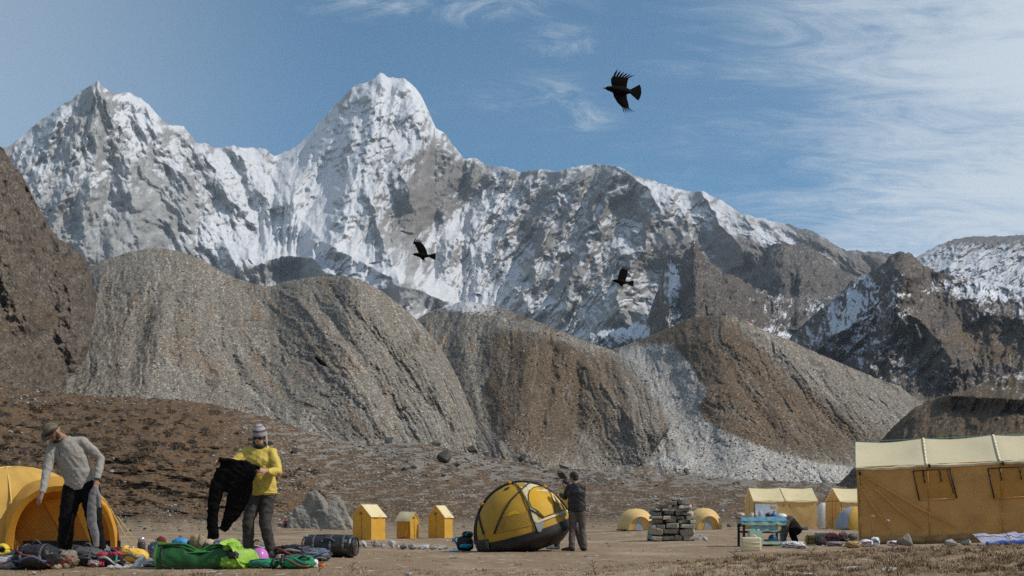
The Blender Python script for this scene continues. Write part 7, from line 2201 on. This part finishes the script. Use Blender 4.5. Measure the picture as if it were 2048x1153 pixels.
# ---- teal backpack by the tilted tent
def teal_pack():
    Y0 = 27.6; s = Y0 / FPX
    root = empty('backpack', G(930, Y0), 0, 'black and turquoise backpack leaning at the left end of the tilted tent', 'backpack')
    TQ = mat('turquoise_nylon', (.02, .30, .42), .5, .15, 12, .004, 30)
    lump('body', 34 * s, .36, 30 * s, BLK2, 51, root, .12, 2.6, 2.8)
    o = lump('lid', 22 * s, .26, 14 * s, BLK2, 52, root, .12, 2.6, 2.6, (.06, 0, 26 * s))
    lump('side_panel', 24 * s, .2, 9 * s, TQ, 53, root, .1, 2.6, 2.6, (.02, -.14, 6 * s))
    mb = MB(); mb.tube([(-.16, -.10, .12), (-.24, -.14, .26), (-.20, -.1, .34), (-.12, -.05, .30)], [.02, .025, .025, .02], 8); mb.build('shoulder_strap', TQ, root)
    mb = MB(); mb.tube([(.02, -.12, .36), (.08, -.14, .44), (.14, -.10, .40)], .018, 8); mb.build('shoulder_strap', TQ, root)
    mb = MB(); mb.tube([(-.26, -.1, .24), (-.28, -.12, .3), (-.27, -.1, .2)], .012, 6); mb.build('buckle_strap', BLK2, root)
    o = empty('sleeping_mat', G(905, Y0 + .2), R(8), 'flat light blue mat on the ground left of the turquoise backpack', 'mat')
    mb = MB(); panel(mb, (-.09, -.12, .02), (.13, -.14, .02), (.15, .12, .035), (-.07, .14, .03), 6, 4, .02, 3); panel(mb, (-.09, -.12, .005), (.13, -.14, .005), (.13, -.14, .02), (-.09, -.12, .02), 6, 1); mb.build('sheet', mat('sky_blue_mat', (.16, .45, .62), .5, .2, 12), o)
    lump('grey_roll', 16 * s, .12, 8 * s, mat('pale_grey_bag', (.40, .39, .40)), 55, o, .1, 2.6, 2.4, (.12, .14, 0))
teal_pack()

# ================================================================== kitchen corner
def table():
    Y0 = 30.0; s = Y0 / FPX
    root = empty('table', G(1521, Y0), R(2), 'folding camp table under a blue-green cloth with a shelf below', 'table')
    H = 58 * s
    TB = mat('blue_tarp_cloth', (.10, .30, .44), .5, .2, 8, .006, 16, dirt=(.28, .36, .30, .6), dscale=4)
    TG = mat('teal_tarp_cloth', (.22, .37, .34), .55, .25, 8, .008, 14, dirt=(.10, .17, .15, .5), dscale=4)
    W = 88 * s
    mb = MB()
    # cloth: top and drooping edge
    n = 20
    for (z0, z1, y0, y1) in ((H, H, .34, -.34),):
        mb.grid([[Vector(((u / n - .5) * W, y0 + (y1 - y0) * v / 5, H + .01 * math.sin(u * 1.3 + v))) for u in range(n + 1)] for v in range(6)])
    mb.grid([[Vector(((u / n - .5) * W * (1 + .02 * v), -.34 - .02 * v, H - .045 * v + .008 * math.sin(u * 1.7))) for u in range(n + 1)] for v in range(3)])
    mb.build('table_top', TB, root)
    mb = MB(); mb.grid([[Vector(((u / n - .5) * W * 1.02, -.365 - .01 * v + .012 * math.sin(u * 1.1), H - .085 - .05 * v + .014 * math.sin(u * .9 + 1))) for u in range(n + 1)] for v in range(3)]); mb.build('cloth_edge', TG, root)
    for sx in (-1, 1):
        mb = MB(); mb.grid([[Vector((sx * W * .51 + .01 * v, -.34 + .68 * u / 8, H - .05 * v)) for u in range(9)] for v in range(4)]); mb.build('cloth_edge', TG, root)
    sh = MB(); nn = 16
    sh.grid([[Vector(((u / nn - .48) * W * .62, -.33 - .01 * v, H * .74 - .055 * v + .012 * math.sin(u * .8))) for u in range(nn + 1)] for v in range(4)])
    sh.grid([[Vector(((u / nn - .48) * W * .62, -.33 + .5 * v / 3, H * .75)) for u in range(nn + 1)] for v in range(4)]); sh.build('shelf', TG, root)
    LEG = mat('dark_wood_leg', (.035, .028, .022), .7, .3, 12)
    for sx in (-.44, .44):
        for y in (-.29, .29):
            mb = MB(); mb.box((sx * W, y, H * .49), (.055, .05, H * .98)); mb.build('leg', LEG, root, smooth=False)
    for y in (-.30, .30):
        mb = MB(); mb.box((0, y, H * .50), (W * .86, .03, .05)); mb.build('rail', LEG, root, smooth=False)
    mb = MB(); mb.box((W * .18, -.29, H * .13), (W * .5, .05, .07)); mb.build('foot_rail', mat('grey_white_board', (.52, .52, .50), .7, .15, 10), root, smooth=False)
    return root, W, H, s
troot, TW, TH, TS = table()
tb = troot.location
def on_table(dx, dy=0.0, z=None): return Vector((tb.x + dx * TS, tb.y + dy, tb.z + (TH + .016 if z is None else z)))
def pot(name, dx, prof, m, label, cat, dy=0.0, z=None, extra=None, seg=16):
    r = empty(name, on_table(dx, dy, z), 0, label, cat)
    mb = MB(); mb.tube([(0, 0, q[1]) for q in prof], [q[0] for q in prof], seg); mb.build('body', m, r)
    if extra: extra(r)
def capf(z, rad, m): 
    def f(r): mb = MB(); mb.tube([(0, 0, z), (0, 0, z + .02), (0, 0, z + .025)], [rad, rad, rad * .8], 10); mb.build('cap', m, r)
    return f
pot('mug', -18, [(.05, 0), (.055, .01), (.055, .09), (.05, .10)], mat('cream_plastic', (.62, .52, .34), .5), 'cream mug at the left of the items on the table', 'mug', extra=lambda r: handle_loop(r, .05, .09, 0, .05, .02, mat('cream_plastic', (.62, .52, .34)), .008))
pot('bottle', -9, [(.025, 0), (.028, .01), (.028, .07), (.014, .09)], mat('peach_plastic', (.66, .46, .34), .4), 'small peach bottle between mug and clear bottle', 'bottle', extra=capf(.09, .014, WPL))
pot('bottle', 0, [(.05, 0), (.055, .015), (.055, .11), (.02, .15)], mat('pale_clear_plastic', (.52, .56, .60), .2, .1, 10, trans=.3), 'tall pale bottle standing on the table', 'bottle', extra=capf(.15, .022, WPL))
pot('cooking_pot', 16, [(.07, 0), (.085, .03), (.085, .06), (.05, .09)], mat('dark_purple_pot', (.05, .018, .025), .4), 'dark purple cooking pot on the table', 'pot', extra=lambda r: handle_loop(r, -.03, .03, 0, .09, .025, BLK2, .007))
pot('bottle', 27, [(.055, 0), (.06, .02), (.06, .08), (.02, .115)], mat('blue_plastic', (.05, .19, .42), .35), 'blue bottle at the right of the items on the table', 'bottle', extra=capf(.115, .02, mat('navy_cap', (.02, .03, .10), .4)))
r_ = empty('wash_bowl', on_table(42, -.02), 0, 'white upturned bowl on the right end of the table', 'bowl')
mb = MB(); mb.grid(dome_grid(.13, .13, .085, 0, 360, 0, 90, 28, 8, 6, .0)); mb.build('bowl', mat('white_enamel', (.66, .68, .66), .35), r_)
mb = MB(); mb.tube([(.132 * math.cos(t * math.pi / 12), .132 * math.sin(t * math.pi / 12), .006) for t in range(25)], .009, 6); mb.build('rim', mat('white_enamel', (.66, .68, .66)), r_)
r_ = empty('dish_cloth', on_table(-42, -.1), 0, 'bundled white and orange cloth on the left end of the table', 'cloth')
lump('body', .2, .2, .10, mat('white_orange_cloth', (.55, .44, .36), .8, .4, 9), 61, r_, .2, 3); lump('orange_fold', .14, .14, .07, mat('rust_cloth', (.40, .16, .08), .8), 62, r_, .2, 3, 2.4, (-.06, -.06, -.05))
r_ = empty('crate', Vector((tb.x + 22 * TS, tb.y + .02, tb.z)), R(4), 'green plastic crate under the table', 'crate')
GC = mat('crate_green', (.02, .20, .06), .5, .2, 10)
for y in (-.14, .14): mb = MB(); mb.box((0, y, .09), (.30, .012, .17)); mb.build('side_wall', GC, r_, smooth=False)
for x in (-.15, .15): mb = MB(); mb.box((x, 0, .09), (.012, .27, .17)); mb.build('end_wall', GC, r_, smooth=False)
mb = MB(); mb.box((0, 0, .012), (.29, .26, .012)); mb.build('base', GC, r_, smooth=False)
r_ = empty('stuff_sack', Vector((tb.x + 24 * TS, tb.y + .0, tb.z + .05)), 0, 'blue sack in the green crate under the table', 'sack')
lump('body', .2, .2, .24, mat('deep_blue_sack', (.03, .09, .28), .5), 63, r_, .12, 3); handle_loop(r_, -.03, .03, 0, .24, .03, BLK2, .006)
r_ = empty('pan', Vector((tb.x + 10 * TS, tb.y - .12, tb.z)), R(10), 'dark pan lying under the table', 'pan')
mb = MB(); mb.tube([(0, 0, .01), (0, 0, .02), (0, 0, .07)], [.12, .15, .17], 18); mb.build('bowl', mat('sooty_metal', (.04, .037, .035), .5), r_); mb = MB(); mb.tube([(.15, 0, .06), (.38, -.02, .08)], .014, 6); mb.build('handle', BLK2, r_)

def jerrycan(px, py, label, col):
    Y0 = Yof(px, py, 24, 30); s = Y0 / FPX
    root = empty('jerrycan', G(px, Y0), R(-4), label, 'jerrycan')
    W, H, D_ = 39 * s, 28 * s, .22
    m = mat(col[0], col[1], .4, .08, 6, dirt=(.35, .28, .18, .35), dscale=6, spec=.4)
    bm = bmesh.new(); bmesh.ops.create_cube(bm, size=1)
    for v in bm.verts: v.co = Vector((v.co.x * W, v.co.y * D_, (v.co.z + .5) * H))
    bmesh.ops.bevel(bm, geom=list(bm.edges), offset=.035, segments=4, affect='EDGES', profile=.5)
    me = bpy.data.meshes.new('can'); bm.to_mesh(me); bm.free(); me.materials.append(m)
    me.polygons.foreach_set('use_smooth', np.ones(len(me.polygons), bool)); obj('can', me, root)
    handle_loop(root, -W * .1, W * .3, 0, H - .005, .055, m, .016)
    mb = MB(); mb.tube([(-W * .32, 0, H - .01), (-W * .32, 0, H + .03)], [.035, .032], 14); mb.build('screw_cap', mat('cap_dark', (.03, .03, .035), .5), root)
    for z in (.35, .62):
        mb = MB(); strip(mb, [(-W * .42, -D_ / 2 - .002, H * z), (W * .42, -D_ / 2 - .002, H * z)], .012, .008, (0, 0, 1)); mb.build('rib', m, root)
jerrycan(1502, 1103, 'cream plastic jerrycan standing in front of the table', ('cream_jerrycan', (.66, .56, .36)))
r_ = empty('jerrycan', Vector((tb.x - 18 * TS, tb.y - .42, tb.z)), R(6), 'pale green container half hidden behind the cream jerrycan', 'jerrycan')
mb = MB(); mb.box((0, 0, .20), (.32, .18, .40), taper=.94); o = mb.build('can', mat('pale_green_plastic', (.34, .50, .42), .4, .1, 8), r_, smooth=False); mb = MB(); mb.tube([(.08, 0, .40), (.08, 0, .43)], .03, 12); mb.build('screw_cap', WPL, r_)

def misc(name, px, py, w, h, m, label, cat, seed, **kw):
    kw.setdefault('lo', 22); kw.setdefault('hi', 33)
    return soft(name, px, py, w, h, m, label, cat, seed, **kw)
misc('plastic_bag', 1584, 1096, 46, 13, WPL, 'spread white plastic bags right of the table', 'bag', 71, amp=.3, sc=4, parts=p_fold)
misc('plastic_bag', 1602, 1098, 22, 9, mat('cream_pink_plastic', (.66, .54, .42), .5, .25, 12), 'cream and pink wrapper right of the white plastic bags', 'wrapper', 72, amp=.25, parts=p_fold)
misc('folded_mat', 1566, 1078, 14, 34, mat('pale_teal_board', (.40, .52, .52), .5, .15, 8), 'pale teal board leaning on the right leg of the table', 'board', 73, d=.06, amp=.03, box=5, lo=29, hi=31, parts=p_fold)
o = misc('foam_mat', 1604, 1062, 22, 9, mat('dark_grey_mat', (.09, .09, .095), .7, .2, 10), 'dark grey mat lying before the far house tent', 'mat', 74, d=.6, amp=.03, box=5, lo=38, hi=60, parts=p_fold)
def p_drum(m):
    def f(r, W, D_, H):
        for k in (-.3, .3):
            mb = MB(); n = 16; mb.tube([(W * k, D_ * .5 * math.cos(2 * math.pi * t / n), H * .5 + H * .5 * math.sin(2 * math.pi * t / n)) for t in range(n + 1)], .012, 6); mb.build('hoop', m, r)
    return f
AMD = mat('amber_drum', (.50, .26, .05), .5, .2, 8)
misc('drum', 1622, 1088, 24, 18, AMD, 'amber drum lying left of the teal and yellow one', 'drum', 75, amp=.03, box=3.2, parts=p_drum(BLK2))
rt = misc('drum', 1640, 1082, 28, 22, mat('teal_yellow_drum', (.46, .42, .24), .5, .5, 4), 'teal and yellow drum lying on the heap by the mess tent', 'drum', 76, amp=.04, box=3.0, parts=p_drum(mat('teal_hoop', (.12, .24, .24), .5)))
misc('bag', 1643, 1092, 22, 14, BLK2, 'small black bag in front of the teal and yellow drum', 'bag', 77, amp=.15, parts=lambda r, W, D_, H: handle_loop(r, -W * .2, W * .2, 0, H, .03, MGR, .008))
misc('clothes_heap', 1664, 1079, 34, 22, mat('rose_cloth', (.40, .16, .18), .8, .35, 9, .005, 20), 'heap of rose red clothes right of the drums', 'clothes', 78, amp=.22, sc=3.2, parts=p_fold)
misc('bag', 1652, 1084, 18, 16, mat('dark_brown_bag', (.035, .02, .018), .7), 'dark brown bag between drum and rose red clothes', 'bag', 79, amp=.15, parts=p_zip)
misc('sleeping_mat', 1674, 1093, 40, 10, MGR, 'grey sleeping mat lying below the rose red clothes', 'mat', 80, d=.4, amp=.06, box=4, parts=p_fold)
misc('bag', 1686, 1083, 26, 20, mat('black_white_bag', (.05, .052, .055), .6, .8, 8), 'black bag with white marks right of the rose red clothes', 'bag', 81, amp=.15, parts=p_pack)
misc('bag', 1706, 1082, 22, 18, mat('grey_khaki_bag', (.20, .20, .17), .7, .5, 8), 'grey khaki bag at the left corner of the mess tent', 'bag', 82, amp=.16, parts=p_zip)
misc('sack', 1706, 1096, 30, 14, AMD, 'slack amber sack at the left corner of the mess tent', 'sack', 83, amp=.2, parts=p_fold)
misc('towel', 1694, 1094, 20, 5, WPL, 'flat white cloth in front of the grey sleeping mat', 'cloth', 84, amp=.1, parts=p_fold)
misc('plastic_bag', 1732, 1094, 26, 15, WPL, 'left of two white plastic bags by the mess tent wall', 'bag', 85, amp=.14, lo=20, hi=27, parts=p_fold)
misc('plastic_bag', 1750, 1092, 18, 19, WPL, 'right and taller of two white plastic bags by the mess tent wall', 'bag', 86, amp=.14, lo=20, hi=27, parts=p_fold)
misc('plastic_bag', 1786, 1092, 24, 11, WPL, 'low white bag between the plastic bags and the largest grey rock', 'bag', 87, amp=.14, lo=18, hi=27, parts=p_fold)
def tarp():
    Y0 = 25.0; s = Y0 / FPX
    p = G(2015, Y0)
    root = empty('tarpaulin', p, 0, 'grey-lilac tarpaulin with blue edge lying at the right edge', 'tarpaulin')
    n = 22
    rows = [[Vector(((u / n - .5) * 110 * s, -.3 + .75 * v / 6, .04 + .17 * v / 6 + .07 * float(fbm(np.array([u * .22]), np.array([v * .3]), 3, 921)[0]) + .05 * (u / n))) for u in range(n + 1)] for v in range(7)]
    mb = MB(); mb.grid(rows); mb.build('sheet', mat('lilac_grey_tarp', (.34, .33, .42), .5, .15, 6, .01, 10), root)
    mb = MB(); mb.tube([r + Vector((0, -.01, -.01)) for r in rows[0]], [(.02, .05)] * (n + 1), 8); mb.build('blue_edge', mat('blue_hem', (.03, .12, .45), .5), root)
    mb = MB(); mb.tube([r + Vector((0, 0, .015)) for r in rows[4]], .022, 6); mb.build('fold', mat('pale_lilac_fold', (.50, .48, .56), .5), root)
tarp()
# ---- dry stalks
for k, (px, Y0, h, lean, headr, lab) in enumerate([
        (1786, 11.6, .30, -.05, .016, 'tall dry stalk with seed head in front of the big mess tent'),
        (1741, 12.2, .36, .02, .013, 'thin stalk with pale curled head left of the tall dry stalk'),
        (1470, 12.0, .16, .0, 0, 'short dark dry stalk left of the cream jerrycan'),
        (637, 13.0, .16, .05, 0, 'thin dry stalk standing before the shiny black duffel'),
        (703, 12.8, .17, .03, 0, 'thin dry stalk standing right of the shiny black duffel'),
        (1188, 11.8, .13, -.02, 0, 'thin dry stalk in front of the person in black'),
        (1620, 11.5, .12, .05, 0, 'short dry stalk on the bank below the drums'),
        (2030, 10.8, .30, -.16, 0, 'long pale leaning stalk at the right edge')]):
    p = G(px, Y0)
    r_ = empty('dry_stalk', p, 0, lab, 'stalk')
    SM = mat('dry_stem', (.16, .10, .05) if px != 2030 else (.42, .30, .16), .9)
    mb = MB(); mb.tube([(0, 0, -.02), (lean * .3, 0, h * .4), (lean, 0, h)], [.004, .0035, .0025], 6); mb.build('stem', SM, r_)
    for q in range(3):
        lf = MB(); z = h * (.15 + .2 * q); lf.tube([(lean * z / h, 0, z), (lean * z / h + .03 * (-1) ** q, .01, z + .03), (lean * z / h + .05 * (-1) ** q, .01, z + .025)], [.003, .004, .001], 5); lf.build('leaf', SM, r_)
    if headr:
        mb = MB(); mb.ball((lean, 0, h + headr * .6), headr, 8, 6)
        for t in range(10): mb.tube([(lean, 0, h + headr * .6), (lean + headr * 1.6 * math.cos(t * .63), headr * math.sin(t * .63), h + headr * (.6 + .9 * abs(math.sin(t))))], [.003, .001], 4)
        mb.build('seed_head', mat('pale_seed', (.45, .36, .26), .9), r_)
# ------------------------------------------------------------------ thin mountain air
def build_haze():
    mb = MB()
    mb.box((0, 2600, 1100), (9000, 7600, 2240))
    o = mb.build('haze', None, smooth=False)
    m = bpy.data.materials.new('haze_air')
    m.use_nodes = True
    nd, lk = m.node_tree.nodes, m.node_tree.links
    nd.clear()
    out = N(nd, 'ShaderNodeOutputMaterial')
    v = N(nd, 'ShaderNodeVolumePrincipled')
    v.inputs['Color'].default_value = (0.72, 0.85, 1.0, 1)
    v.inputs['Density'].default_value = 4.0e-5
    v.inputs['Anisotropy'].default_value = 0.2
    lk.new(v.outputs[0], out.inputs['Volume'])
    o.data.materials.clear(); o.data.materials.append(m)
    tag(o, label='thin pale blue air between the camp and the mountain', kind='stuff')
build_haze()
